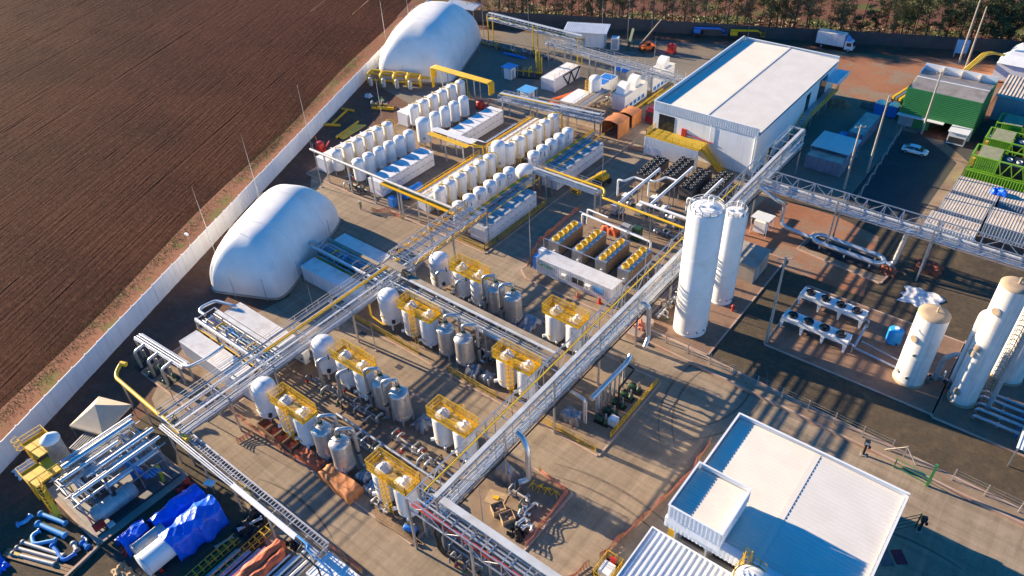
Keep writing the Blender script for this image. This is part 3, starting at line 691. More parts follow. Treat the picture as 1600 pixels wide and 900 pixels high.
def manifold(name, label, loc, L, seed, m='pipe_grey', rz=0, cat='pipework'):
    # floor pipework: headers, branches, elbows, valves
    g = random.Random(seed); t = thing(name, label, cat, loc, rz)
    rod('header', (0, 0, .55), (L, 0, .55), .16, m, t); rod('header', (.4, .55, .40), (L * .9, .55, .40), .13, 'galv_dull', t)
    n = max(3, int(L / 1.0))
    for i in range(n):
        x = (i + .5) * L / n + g.uniform(-.2, .2); h = g.uniform(.7, 1.7); dy = g.choice((-1, 1)) * g.uniform(.6, 1.2)
        MB().tube([(x, 0, .55), (x, 0, h), (x, dy, h), (x, dy, .2)], g.uniform(.08, .15), 8).build('branch', g.choice((m, 'galv_dull', 'galv', 'steel_dark')), t)
        if g.random() < .7: MB().cyl((x - .16, dy, h * .55), (x + .16, dy, h * .55), .2, 8).cyl((x, dy, h * .55), (x, dy - .35, h * .55), .06, 6).build('valve', g.choice(('dark', 'dark_green', 'steel_dark', 'red')), t)
        if g.random() < .5: MB().cyl((x + .3, -.3, .55), (x + .3, -.3, 1.0), .14, 8).build('gauge', g.choice(('dark', 'stainless')), t)
    for i in range(int(L / 1.6)): x = i * 1.6 + .4; bar('support', (x, 0, .1), (x, 0, .45), .12, 'steel_dark', t)
    return t
buf = make_buffer(); tw_f = make_twin(-1, True); tw_b = make_twin(1, False); tw_n = make_twin(-1, False); st_a = make_steel(1); st_b = make_steel(-1)
ROWS = [(29.5, 'nearest'), (38.8, 'second'), (50.5, 'third'), (60.8, 'farthest')]
def put(proto, used, loc, label):
    if id(proto) not in used:
        used.add(id(proto)); proto.location = (*loc, 0); proto['label'] = label; return proto
    return dup(proto, loc, None, label)
used = set()
for i, (yy, nm) in enumerate(ROWS):
    odd = i in (0, 2)
    put(buf, used, (-64.6, yy), 'domed white buffer tank without platform heading the %s row' % nm)
    put(tw_n if odd else tw_b, used, (-58.7, yy), 'white twin tank with yellow platform beside the buffer tank of the %s row' % nm)
    put(st_a if odd else st_b, used, (-54.0, yy), 'polished steel tank next to the twin tank in the %s row' % nm)
    put(st_a if odd else st_b, used, (-50.9, yy - .1), 'polished steel tank at the outer side of the %s row' % nm)
    pr = tw_f if i == 0 else (tw_n if i == 2 else tw_b)
    put(pr, used, (-42.4, yy + (.1 if i else 0)), ('white twin tank with yellow platform near the tall rack in the %s row' if i else 'white twin tank with blue lettering near the tall rack in the %s row') % nm)
manifold('pipe_manifold', 'dark floor pipework on the road side of the second tank row', (-65.5, 36.3, .12), 13, 1)
manifold('pipe_manifold', 'dark floor pipework behind the nearest tank row', (-57, 32.6, .12), 13, 2)
manifold('pipe_manifold', 'dark floor pipework beside the twin tank near the tall rack in the second row', (-50, 35.6, .12), 9, 3, 'pipe_grey')
manifold('pipe_manifold', 'dark floor pipework behind the third tank row', (-60, 53.2, .12), 14, 4)
manifold('pipe_manifold', 'dark floor pipework in front of the farthest tank row', (-63, 58.3, .12), 14, 5)
manifold('pipe_manifold', 'floor pipework between the steel tanks and far twin tank of the third row', (-49.5, 53, .12), 6, 6)
manifold('pipe_manifold', 'floor pipework behind the far twin tank of the nearest row', (-44.5, 32.4, .12), 6, 7)
manifold('pipe_manifold', 'low valves at the foot of the second buffer tank', (-69.2, 38.6, .12), 4, 8, 'steel_dark')
for i, yy in ((1, 38.8), (3, 60.8)):
    for k, x in enumerate((-62.6, -58.9)):
        t = thing('riser_pipe', 'grey hooked riser pipe feeding the %s twin tank of the %s row' % (('near tank of the', 'far tank of the')[k], ROWS[i][1]), 'pipe', (x, yy - 1.9, .12))
        MB().tube([(-.9, -.7, .3), (-.4, -.5, .3), (-.4, -.5, 4.9), (.2, .6, 5.0), (.6, 1.4, 5.0)], .23, 12, bend=.8).build('pipe', 'galv', t)
        MB().cyl((.28, .75, 5.0), (.34, .87, 5.0), .33, 12).build('flange', 'dark', t)
t = thing('transfer_pipe', 'long silver pipe lying between the nearest and second tank rows', 'pipe', (-58, 34.2, .12)); rod('pipe', (0, 0, .5), (19, 0, .5), .2, 'galv', t)
for s in range(0, 20, 4): bar('support', (s + .5, 0, 0), (s + .5, 0, .32), .2, 'steel_dark', t)
t = thing('yellow_gas_pipe', 'small yellow pipe looping under the third buffer tank', 'gas pipe', (-67.2, 49.0, .12))
MB().tube([(0, 0, 5.0), (0, 0, 1.4), (2.8, -.2, 1.2), (3.2, .6, 1.2)], .12, 8).build('pipe', 'yellow', t)

def lump(name, label, cat, loc, sx, sy, sz, m, seed, rz=0, n=52, group=None, rough=.16, flat=1.0):
    # sheet thrown over something: an uneven folded cover draped to the ground
    g = random.Random(seed); ph = [g.uniform(0, 6.28) for _ in range(8)]; bumps = [(g.uniform(-.7, .7), g.uniform(-.7, .7), g.uniform(.25, .55), g.uniform(-.35, .45)) for _ in range(7)]
    t = thing(name, label, cat, loc, rz, group)
    def fn(u, v):
        x, y = 2 * u - 1, 2 * v - 1; e = max(abs(x), abs(y)); 
        h = (1 - e ** (5 if flat > .5 else 12)) ** .5 if e < 1 else 0
        k = 1 + sum(c * math.exp(-((x - a) ** 2 + (y - b) ** 2) / r ** 2) for a, b, r, c in bumps)
        rg = lambda q: 1 - 2 * abs(math.sin(q)) ** .7
        fold = rough * (rg(2.3 * x + ph[0] + 1.1 * y) * .45 + rg(3.1 * y - 1.3 * x + ph[1]) * .4 + rg(5.2 * (x + .6 * y) + ph[2]) * .2 + rg(4.1 * x - 5.3 * y + ph[3]) * .15)
        flare = 1 + (.10 if flat > .5 else .03) * e ** 6 * math.sin(9 * math.atan2(y, x) + ph[4])
        return (x * sx / 2 * flare, y * sy / 2 * flare, max(.02, sz * h * (k * flat + (1 - flat)) * (.85) + fold * sz * min(1, h * 2)))
    MB().grid(fn, n, n).build('cover', m, t)
    return t
lump('covered_pump', 'silver sheeted pump beside the outer steel tank of the nearest row', 'covered pump', (-48.2, 30.0, .12), 2.0, 2.2, 1.5, 'tarp_silver', 11)
lump('covered_pump', 'silver sheeted pump closest to the lettered twin tank', 'covered pump', (-46.3, 29.4, .12), 1.8, 2.0, 1.6, 'tarp_silver', 12)
lump('covered_pump', 'silver sheeted pump beside the outer steel tank of the third row', 'covered pump', (-48.9, 49.7, .12), 1.9, 2.0, 1.6, 'tarp_silver', 13)
lump('covered_pump', 'silver sheeted pump before the far twin tank of the third row', 'covered pump', (-46.9, 50.0, .12), 1.9, 1.8, 1.5, 'tarp_silver', 14)
lump('covered_pump', 'silver sheeted vessel under the tall rack in the pump island', 'covered pump', (-34.4, 50.9, .12), 2.6, 1.7, 1.9, 'tarp_silver', 15)
lump('covered_pump', 'silver sheeted vessel at the corner of the valve island', 'covered pump', (-35.4, 39.6, .12), 2.6, 1.8, 1.9, 'tarp_silver', 16)
lump('covered_pump', 'grey sheet between the second row steel tank and far twin tank', 'covered pump', (-48.3, 39.6, .12), 2.4, 2.6, 1.0, 'tarp_silver', 17)
lump('covered_pump', 'blue-grey sheet behind the farthest outer steel tank', 'covered pump', (-48.9, 61.5, .12), 2.6, 3, 1.1, 'tarp_silver', 18)
lump('tarpaulin', 'orange brown tarpaulin covering crates at the road edge of the nearest row', 'tarpaulin', (-50.0, 27.6, .12), 6.0, 2.3, 1.25, 'tarp_orange', 21, R(-4), rough=.07, flat=.10)
lump('tarpaulin', 'crumpled bright orange net sheet beside the open crates', 'tarpaulin', (-55.4, 27.9, .12), 4.8, 1.8, .95, 'tarp_red', 22, rough=.16, flat=.2)
for k, (x, y) in enumerate(((-63.6, 27.9), (-61.9, 27.8), (-60.2, 27.7), (-58.6, 27.8))):
    t = thing('open_crate', '%s open wooden crate lined with red sheet, counting from the first buffer tank' % ORD[k], 'crate', (x, y, .12), 0, 'open crates at the nearest row')
    for a in (((-.78, -.8), (.78, -.8)), ((.78, -.74), (.78, .74)), ((.78, .8), (-.78, .8)), ((-.78, .74), (-.78, -.74))): bar('side_board', (*a[0], .5), (*a[1], .5), .06, 'wood', t, 1.0)
    box('base', -.74, .74, -.76, .76, 0, .12, 'wood', t); lump_ = MB().grid(lambda u, v: ((u - .5) * 1.4, (v - .5) * 1.45, .45 + .22 * math.sin(7 * u + k) * math.cos(6 * v + 2 * k)), 8, 8).build('lining', 'tarp_red', t)
for k in range(5):
    t = thing('steel_beam', 'rusty brown beam, %s of the stack by the lettered twin tank' % ORD[k], 'beam', (-44.6 + .3 * k, 27.6 - .26 * k + .2, .12 + .0 * k), R(1.5 * k - 2), 'beams by the road')
    MB().box(0, 7.6 - k * .5, -.1, .1, 0, .03).box(0, 7.6 - k * .5, -.015, .015, .03, .2).box(0, 7.6 - k * .5, -.1, .1, .2, .23).build('profile', 'wood', t)
# low yellow fences along the islands
def low_fence(label, pts, h=1.0, z=.12, m='yellow_old'):
    t = thing('low_fence', label, 'fence', (pts[0][0], pts[0][1], z), 0, 'low yellow fences')
    p = [(x - pts[0][0], y - pts[0][1], 0) for x, y in pts]
    for a, b in zip(p, p[1:]): rail_mb([a, b], h, infill=True, post=1.5).build('fence_panel', m, t)
low_fence('low yellow fence along the road side of the third tank row', [(-71, 48.2), (-57.5, 48.2)])
low_fence('low yellow fence beside the sheeted pumps of the third row', [(-52, 48.2), (-44, 48.2)])
low_fence('bright yellow fence beside the white cube tank at the pump island', [(-29.1, 51.2), (-29.1, 62.2)], 1.0, .12, 'yellow')
low_fence('yellow fence along the near edge of the pump island', [(-37.2, 48.5), (-29.4, 48.5)], 1.0, .12, 'yellow')
low_fence('low yellow fence at the near corner of the tank modules', [(-73, 71.6), (-65.4, 71.6), (-65.4, 74.5)])
low_fence('low yellow fence along the shaded road beside the tank modules', [(-65.3, 75), (-65.3, 88)])
# ================================================================ tank modules (four units of small white tanks and long white boxes)
def make_ads():
    t = thing('adsorber_tank', 'x', 'tank', (0, 0, 0), 0, 'small white tanks of the modules')
    sh = MB().lathe(tank_prof(1.06, 1.1, 4.5, .5, .4), 24).build('shell', 'tank_white', t)
    MB().cyl((0, 0, 4.95), (0, 0, 5.15), .26, 10).cyl((.45, .2, 4.75), (.45, .2, 5.05), .1, 8).cyl((-.45, -.1, 4.75), (-.45, -.1, 5.0), .1, 8).build('nozzle', 'white', sh)
    for k in range(3):
        a = .5 + 2.0944 * k; bar('leg', (.9 * math.cos(a), .9 * math.sin(a), 0), (.9 * math.cos(a), .9 * math.sin(a), 1.3), .14, 'galv_dull', t)
    return t
def add_gas(t):
    MB().tube([(0, 0, 5.0), (0, 0, 5.45), (1.0, .55, 5.45), (1.35, .8, 5.1), (1.35, .8, 1.2)], .085, 8, bend=.3).build('gas_pipe', 'yellow', t)
    MB().tube([(1.35, .8, 2.5), (1.9, .8, 2.5), (1.9, .8, .6)], .07, 6).build('gas_branch', 'yellow', t)
ads = make_ads(); adg = make_ads(); add_gas(adg)
used = set()
def line(proto, x, y0, n, dy, txt, letters=None):
    for i in range(n):
        o = put(proto, used, (x, y0 + i * dy), 'small white tank, %s of the %s' % (ORD[i], txt))
        o.location.z = .12
        if letters and letters[i]:
            ch, lm = letters[i]
            newobj('lettering', text_mesh(ch, 1.35, lm, 1.07), o, Matrix.Translation((0, 0, 3.75)) @ Matrix.Rotation(R(40), 4, 'Z'))
U = [('U1', -97.2, -103.2, 74.8, 6, 2.6, 6, 2.6), ('U2', -98.4, -104.2, 96.3, 4, 2.85, 6, 2.75), ('U3', -72.8, -78.6, 74.3, 6, 2.65, 6, 2.7), ('U4', -72.8, -78.6, 94.5, 5, 2.65, 6, 2.75)]
line(ads, -97.2, 74.8, 6, 2.6, 'front line by the smaller dome')
line(adg, -103.2, 75.0, 6, 2.6, 'back line by the smaller dome')
line(ads, -98.4, 96.3, 4, 2.85, 'short line of four behind the first tall tank')
line(adg, -104.2, 96.4, 6, 2.8, 'line of six closest to the yellow manifold')
LD, LB, LG = 'letter_dark', 'letter_blue', 'letter_green'
line(ads, -72.8, 74.3, 6, 2.65, 'lettered line by the lattice bridge', [('G', LD), ('N', LD), ('E', LD), ('B', LB), ('I', LG), ('O', LB)])
line(adg, -78.6, 76.0, 6, 2.62, 'line behind the lettered tanks by the lattice bridge')
line(ads, -72.8, 94.5, 5, 2.65, 'farther lettered line by the orange tents', [('C', LD), ('N', LD), ('E', LD), ('B', LB), ('I', LB)])
line(adg, -78.4, 94.6, 6, 2.74, 'line behind the farther lettered tanks')
def tall(loc, r, z1, label):
    t = thing('tall_tank', label, 'tank', (*loc, .12)); sh = MB().lathe(tank_prof(r, 1.0, z1, .8, .4), 28).build('shell', 'tank_white', t)
    MB().cyl((r * .7, -r * .7, 2), (r * .8, -r * .85, 2), .25, 10).build('manhole', 'galv_dull', sh); legs(t, r * .8, 1.2, 4, 'galv_dull'); return t
tall((-97.7, 92.2), 1.35, 4.9, 'stout white tank between the first and second dome side modules')
tall((-79.5, 92.8), 1.3, 5.0, 'stout white tank between the two lettered modules')
t = thing('round_tank', 'squat white tank with rounded shoulders at the bridge between lettered modules', 'tank', (-71.8, 90.6, .12)); MB().lathe(tank_prof(1.75, .9, 3.2, 1.2, .5), 28).build('shell', 'tank_white', t); legs(t, 1.4, 1.1, 4, 'galv_dull')
def module_box(name, label, x0, x1, y0, y1, z1, roof, doors=True, beams=True, bm='galv'):
    t = thing(name, label, 'equipment box', (x0, y0, .12), 0, 'long white equipment boxes'); w, L = x1 - x0, y1 - y0
    MB().box(0, w, 0, L, .15, z1 - .06).build('body', 'cont_white', t)
    MB().box(-.05, w + .05, -.05, L + .05, z1 - .06, z1).build('roof', roof, t)
    MB().box(.1, w - .1, .1, L - .1, 0, .15).build('skid', 'steel_dark', t)
    n = max(2, round(L / 1.22)); p = L / n
    if doors:
        for i in range(n):
            a, b = i * p + .03, (i + 1) * p - .03
            for zz0, zz1 in ((.3, 1.58), (1.64, z1 - .12)):
                d = MB().box(w, w + .035, a, b, zz0, zz1).build('door', 'cont_white', t)
                MB().box(w + .035, w + .05, a + .2, b - .2, zz1 - .24, zz1 - .17).build('louvre', 'dark', d)
        MB().box(.15, w - .15, -.035, 0, .3, z1 - .15).build('end_door', 'cont_white', t)
    if beams:
        k = max(2, round(L / 2.5))
        for i in range(k): yy = (i + .5) * L / k; box('roof_beam', -.3, w + .03, yy - .07, yy + .07, z1, z1 + .14, bm, t)
    return t
module_box('equipment_box', 'long white box with shaded roof beside the smaller dome side tank lines', -93.4, -90.3, 73.4, 86.9, 3.0, 'blue_light' if 0 else 'cont_white')
module_box('equipment_box', 'long white box with roof pipes in front of the short line of four tanks', -93.7, -90.4, 94.4, 107.6, 3.0, 'cont_white')
module_box('equipment_box', 'long white box with an open end door beside the lettered tanks', -69.5, -66.2, 73.0, 86.4, 3.0, 'galv_dull')
module_box('equipment_box', 'long white box carrying walkways beside the farther lettered tanks', -69.6, -66.3, 92.5, 107.2, 3.0, 'galv_dull')
module_box('equipment_box', 'narrow pale box at the field side of the first dome side module', -107.4, -104.5, 73.4, 88.6, 2.9, 'cont_roof', False, True, 'white')
module_box('equipment_box', 'narrow pale box beside the yellow manifold', -108.2, -105.5, 95.4, 112, 2.9, 'cont_roof', False, True, 'white')
def walkway(label, x0, x1, y0, y1, z):
    t = thing('pipe_walkway', label, 'walkway', (x0, y0, .12)); w, L = x1 - x0, y1 - y0
    box('enclosure', 0, w, 0, L, .1, z - .1, 'cont_white', t); box('deck', -.1, w + .1, -.1, L + .1, z - .1, z, 'cont_roof', t)
    for i in range(int(L / 1.2)): box('deck_beam', -.1, w + .1, .5 + i * 1.2, .62 + i * 1.2, z, z + .07, 'white', t)
    rail_mb([(0, 0, z), (0, L, z)], .9, infill=False, post=2.4).build('handrail', 'yellow', t)
    for k in range(3): rod('gas_pipe', (w * (.2 + .3 * k), .2, z + .18), (w * (.2 + .3 * k), L - .2, z + .18), .05, 'yellow' if k == 1 else 'galv', t)
    MB().box(-.55, -.2, 0, L, z - .2, z - .14).box(-.55, -.5, 0, L, z - .14, z).build('cable_tray', 'yellow', t)
walkway('pale walkway deck with yellow tray on the far side of the lettered tanks', -82.6, -80.1, 74.4, 91, 2.9)
walkway('pale walkway deck with yellow rails on the far side of the farther lettered tanks', -83.4, -80.4, 94.4, 108.6, 2.9)
# trays running over the box roofs
def roof_trays(label, x, y0, y1, z):
    t = thing('tray_run', label, 'cable tray', (x, y0, 0)); L = y1 - y0
    for k, (dx, m, wd) in enumerate(((0, 'yellow', .5), (.7, 'galv', .2), (1.0, 'galv', .2), (2.6, 'yellow', .12))):
        MB().box(dx, dx + wd, 0, L, z, z + .06).box(dx, dx + .03, 0, L, z + .06, z + .16).box(dx + wd - .03, dx + wd, 0, L, z + .06, z + .16).build('tray', m, t)
    for s in range(0, int(L) + 1, 3): bar('bracket', (-.2, s + .2, z - .05), (2.9, s + .2, z - .05), .09, 'galv', t)
    for s in (.4, L / 2, L - .4): bar('post', (-.1, s, 0), (-.1, s, z - .1), .14, 'galv_dull', t)
    return t
roof_trays('yellow and grey cable trays along the lettered tanks', -70.7, 73.4, 90, 3.4)
roof_trays('yellow edged cable trays along the farther lettered tanks', -70.5, 91.5, 110, 3.3)
t = thing('tray_stack', 'stack of white and yellow trays over the far end of the shaded box', 'cable tray', (-94.6, 89.4, 0))
for k in range(4): MB().box(0, 10.4, 1.5 + k * .38, 1.8 + k * .38, 4.7, 4.78).build('tray', 'white', t)
for k in range(3): MB().box(.4, 10.2, .1 + k * .42, .46 + k * .42, 4.45, 4.52).build('tray', 'yellow', t)
for s in (1.2, 5, 9.4):
    for tt in (.1, 2.9): bar('post', (s, tt, .1), (s, tt, 4.5), .18, 'galv_dull', t)
    bar('cross_beam', (s, 0, 4.4), (s, 3.1, 4.4), .14, 'galv_dull', t)
MB().tube([(10.4, 1, 4.7), (11.4, 1, 4.7), (12.4, 2.2, 4.4), (12.4, 2.2, 1.2)], .12, 8).build('bend', 'yellow', t)
MB().tube([(10.4, 1.6, 4.8), (11.6, 1.6, 4.8), (13.0, 2.6, 4.5), (13.0, 2.6, 1.2)], .12, 8).build('bend', 'yellow', t)
MB().tube([(9, 3.0, 4.8), (12, 3.0, 5.0), (12.4, 3.0, 5.0), (12.4, 12, 5.0)], .16, 8).build('bend', 'galv', t)
for k in range(5): manifold('pipe_manifold', ['valves under the near end of the first dome side tanks', 'valves under the second dome side tanks', 'valves under the near lettered tanks', 'valves under the farther lettered tanks', 'black pump skid under the header pipe posts'][k],
    [(-100, 74, .12), (-101, 96, .12), (-75.5, 75, .12), (-75.5, 94, .12), (-98.5, 72.6, .12)][k], [12, 12, 14, 14, 5][k], 30 + k, 'dark', [1.5708, 1.5708, 1.5708, 1.5708, 0][k])
# ================================================================ containers, hall, silos, coolers
def container(name, label, cat, x0, x1, y0, y1, z1, wm, rm, long='X', z0=.15, door_m=None, group='shipping containers', base=.0, pitch=.42):
    # long: axis of the long side; doors on the far end of that axis
    L, Wd = (x1 - x0, y1 - y0) if long == 'X' else (y1 - y0, x1 - x0)
    t = thing(name, label, cat, (x0, y0, base) if long == 'X' else (x1, y0, base), 0 if long == 'X' else math.pi / 2, group)
    MB().ribbed((.12, .04, z0 + .12), (L - .24, 0, 0), (0, 0, z1 - z0 - .24), (0, -1, 0), pitch, .05).build('side_wall', wm, t)
    MB().ribbed((L - .12, Wd - .04, z0 + .12), (-(L - .24), 0, 0), (0, 0, z1 - z0 - .24), (0, 1, 0), pitch, .05).build('side_wall', wm, t)
    MB().ribbed((.04, Wd - .1, z0 + .12), (0, -(Wd - .2), 0), (0, 0, z1 - z0 - .24), (-1, 0, 0), pitch, .05).build('end_wall', wm, t)
    for k in (0, 1):
        d = MB().box(L - .05, L, .06 + k * (Wd / 2 - .05), Wd / 2 - .01 + k * (Wd / 2 - .05), z0 + .1, z1 - .1).build('door', door_m or wm, t)
        MB().cyl((L + .03, Wd / 2 - .25 + k * .5, z0 + .1), (L + .03, Wd / 2 - .25 + k * .5, z1 - .1), .025, 6).build('lock_bar', 'galv_dull', d)
    MB().ribbed((.1, .06, z1 - .03), (L - .2, 0, 0), (0, Wd - .12, 0), (0, 0, 1), pitch, .035).build('roof', rm, t)
    mb = MB()
    for x in (.06, L - .06):
        for y in (.06, Wd - .06): mb.box(x - .07, x + .07, y - .07, y + .07, 0, z1)
    for z in (z0 + .04, z1 - .06):
        for y in (.06, Wd - .06): mb.box(.13, L - .13, y - .06, y + .06, z - .08, z + .06)
        for x in (.06, L - .06): mb.box(x - .06, x + .06, .13, Wd - .13, z - .08, z + .06)
    mb.build('frame', wm, t)
    return t
container('white_container', 'white container nearest the tent, reaching under the wide rack', 'container', -83.4, -70.9, 29.2, 31.9, 2.75, 'cont_white', 'cont_roof', base=.1)
container('white_container', 'white container just past the pump rack by the smaller dome', 'container', -83.6, -71.2, 36.5, 39.2, 2.75, 'cont_white', 'cont_roof')
container('white_container', 'white container beside the long flank of the smaller dome', 'container', -83.3, -70.9, 49.9, 52.6, 2.75, 'cont_white', 'cont_roof')
container('white_container', 'white container farthest up the flank of the smaller dome', 'container', -84.3, -71.9, 57.1, 59.7, 2.75, 'cont_white', 'cont_roof')
# pipe frames between the container pairs
for k, (y0, lb) in enumerate(((32.6, 'pipe frame with yellow and blue fittings between the two nearest containers'), (53.3, 'pipe frame with yellow fittings between the containers by the smaller dome'))):
    r = rack('valve_rack', lb, 'pipe frame', (-84.5, y0, 0), 'X', 15.5, 3.2, 3.6, 2.6, [.4, 5, 10, 15], 2.5,
        pipes=[(.2, 3.75, .16, I_), (.65, 2.8, .13, 'blue_light'), (1.05, 2.8, .12, I_), (1.5, 2.8, .14, 'pipe_grey'), (1.95, 2.8, .10, 'blue_light'), (2.35, 2.8, .13, I_), (2.8, 2.8, .13, G_), (0, 2.2, .12, 'yellow'), (3.2, 2.2, .12, 'yellow')],
        trays=[(2.9, 3.65, .6, 'tray' if k == 0 else 'tray_old', 1, 15)], group='pipe frames')
    for q in range(6): MB().tube([(1.2 + q * 2.3, 1.0, 2.8), (1.2 + q * 2.3, 1.0, 3.4), (1.2 + q * 2.3, 2.2, 3.4), (1.2 + q * 2.3, 2.2, .4)], .11, 8).build('branch', ('galv', 'yellow', 'blue_light')[q % 3], r)
    for q in range(5): MB().tube([(.8 + q * 2.6, .4 + 2.4 * (q % 2), .3), (.8 + q * 2.6, .4 + 2.4 * (q % 2), 2.0)], .35, 10).build('filter_vessel', 'steel_dark', r)
    MB().tube([(0, 1.6, 3.4), (-1.4, 1.6, 3.4), (-2.0, 2.4, 3.3), (-1.6, 4.4, 3.3), (1.6, 5.4, 3.2), (1.6, 5.8, .4)] if k == 0 else [(0, 1.6, 3.4), (-1.6, 1.6, 3.4), (-2.2, .4, 3.0), (-2.4, -1.0, .6)], .24, 10).build('dome_pipe', I_, r)
# pump row at the end of the silver rack near the tent
r = rack('pipe_rack', 'low silver rack over dark green pumps near the tent', 'pipe rack', (-88.2, 25.6, 0), R(3), 10.5, 1.2, 3.4, 3.4, [.3, 3.4, 6.6, 9.8], 2.6, pipes=[(.2, 3.55, .14, I_), (.55, 3.55, .1, G_), (.9, 3.55, .14, I_)], group='pipe racks')
MB().tube([(10, .5, 3.5), (11.4, .6, 3.7), (12.2, 2.6, 3.9), (12.2, 4.4, 3.9), (11.8, 5.6, 3.6)], .24, 10).build('elbow_pipe', I_, r)
def pump(label, loc, rz=0, m='dark_green', k=1.0, group='pumps'):
    t = thing('pump_set', label, 'pump', loc, rz, group)
    MB().box(-.9 * k, .9 * k, -.45 * k, .45 * k, 0, .12).build('baseplate', 'black', t)
    MB().lathe([(.02, -.55), (.3, -.55), (.34, -.45), (.34, .35), (.26, .45), (.02, .45)], 14, (-.3 * k, 0, .55 * k), 'x').build('motor', m, t)
    MB().lathe([(.02, -.2), (.42, -.16), (.42, .16), (.02, .2)], 14, (.5 * k, 0, .5 * k), 'x').build('casing', m, t)
    MB().tube([(.5 * k, 0, .8 * k), (.5 * k, 0, 1.7 * k)], .12, 8).build('discharge_pipe', 'galv', t)
    MB().box(-.6 * k, 0, .2, .45, .7 * k, 1.0 * k).build('terminal_box', 'dark', t)
    return t
for k in range(3):
    pump('dark green pump under the low silver rack, %s from the yellow pipe' % ORD[k], (-86.6 + 3.0 * k, 24.9 + .15 * k, .02), R(93), 'dark_green', 1.3)
    t = thing('riser_pipe', 'silver riser pipe beside the %s green pump by the tent' % ORD[k], 'pipe', (-86.0 + 3.0 * k, 24.3 + .15 * k, 0)); MB().tube([(0, 0, .4), (0, 0, 3.2), (0, 1.6, 3.4)], .2, 10).build('pipe', 'galv', t)
for k, (x, y) in enumerate(((-69.7, 30.0), (-69.4, 38.3))):
    t = thing('control_cabinet', ('grey cabinet under the wide rack at the nearest container end', 'grey cabinet under the wide rack at the second container end')[k], 'cabinet', (x, y, .1))
    box('body', -1.1, 1.1, -.5, .5, .1, 2.1, 'cont_white', t); box('plinth', -1.0, 1.0, -.45, .45, 0, .1, 'dark', t); box('roof', -1.2, 1.2, -.6, .6, 2.1, 2.16, 'galv_dull', t)
    for q in range(3): box('door', -1.05 + q * .7, -.4 + q * .7, -.53, -.5, .15, 2.05, 'cont_white', t)

# ---- site container by the yellow fan coolers
sc_ = container('site_container', 'white ribbed site container with green lettering and rust streaked roof', 'container', -55.4, -42.0, 71.9, 74.5, 2.75, 'cont_white', 'cont_roof', base=.12, pitch=.36)
newobj('lettering', text_mesh('Grupo', 1.0, 'letter_green'), sc_, Matrix.Translation((1.75, -.075, 1.95)))
for x, wd, m in ((4.9, .7, 'white'), (9.0, .9, 'white')):
    a = MB().box(x, x + wd, -.6, -.06, 1.35, 2.0).build('air_conditioner', m, sc_); MB().cyl((x + wd * .5, -.61, 1.68), (x + wd * .5, -.605, 1.68), .24, 14).build('fan_grille', 'galv_dull', a)
wd_ = MB().box(6.6, 8.6, -.09, -.03, 1.1, 2.0).build('window', 'dark', sc_); MB().box(7.55, 7.62, -.11, -.02, 1.1, 2.0).build('mullion', 'white', wd_)
MB().box(10.3, 11.9, -.10, -.04, 1.0, 2.1).build('sign_panel', 'blue_light', sc_)
MB().box(-.9, -.1, .4, 1.6, .1, 2.3).build('end_unit', 'blue', sc_); MB().box(-.7, .2, 1.4, 2.3, 2.4, 3.1).build('roof_unit', 'white', sc_)

# ---- yellow fan coolers
def fan_cooler():
    t = thing('fan_cooler', 'x', 'cooler', (0, 0, 0), 0, 'coolers with yellow fans')
    box('casing', -.95, .95, 0, 6.8, .35, 2.7, 'galv', t); box('coil_face', .95, .98, .25, 6.6, .6, 2.4, 'wood', t); box('coil_face', -.98, -.95, .25, 6.6, .6, 2.4, 'steel_dark', t)
    box('skid', -.9, .9, .1, 6.7, 0, .35, 'steel_dark', t)
    for i in range(5):
        y = .95 + i * 1.23
        rg = MB().lathe([(.50, 2.70), (.54, 2.95), (.58, 2.95), (.60, 2.70)], 20, (-.15, y, 0)).build('fan_ring', 'yellow', t)
        mb = MB()
        for k in range(6):
            a = k * 1.0472; c, s_ = math.cos(a), math.sin(a)
            mb.add([(-.15 + .08 * c - .05 * s_, y + .08 * s_ + .05 * c, 2.80), (-.15 + .48 * c - .14 * s_, y + .48 * s_ + .14 * c, 2.83), (-.15 + .48 * c + .12 * s_, y + .48 * s_ - .12 * c, 2.74), (-.15 + .08 * c + .05 * s_, y + .08 * s_ - .05 * c, 2.77)], [(0, 1, 2, 3)])
        mb.cyl((-.15, y, 2.72), (-.15, y, 2.86), .12, 8).build('fan', 'yellow', rg)
        for q in (.2, .34, .46): MB().lathe([(q, 2.90), (q + .025, 2.92), (q, 2.94), (q - .02, 2.92)], 16, (-.15, y, 0)).build('guard_hoop', 'yellow', rg)
        if i: box('seam', -.95, .95, y - .63, y - .60, 2.70, 2.73, 'white', t)
    MB().cyl((.2, -.25, 1.0), (.2, 0, 1.0), .26, 12).build('pipe_flange', 'white', t)
    return t
fc = fan_cooler(); fc.location = (-55.6, 76.6, .12); fc['label'] = 'cooler with five yellow fans nearest the shaded road'
for x, lb in ((-51.3, 'cooler with five yellow fans, second from the shaded road'), (-47.1, 'cooler with five yellow fans, third from the shaded road'), (-43.2, 'cooler with five yellow fans closest to the tall rack')): dup(fc, (x, 76.7, .12), None, lb)
t = thing('pipe_gantry', 'light steel gantry with white pipes over the yellow fan coolers', 'pipe rack', (-57.0, 75.6, .12))
for x in (.3, 6.0, 9.8): bar('post', (x, 0, 0), (x, 0, 3.6), .1, 'galv', t)
bar('beam', (.3, 0, 3.6), (9.8, 0, 3.6), .1, 'galv', t); bar('beam', (9.8, 0, 3.6), (9.8, 11, 3.6), .1, 'galv', t)
MB().tube([(1.2, 9.2, .4), (1.2, 9.2, 3.4), (14, 8.6, 3.4), (14, 8.6, 2.4)], .16, 10).build('pipe', 'white', t); MB().tube([(1.0, 11.0, .4), (1.0, 11.0, 3.2), (5, 10.8, 3.2)], .14, 10).build('pipe', 'white', t)
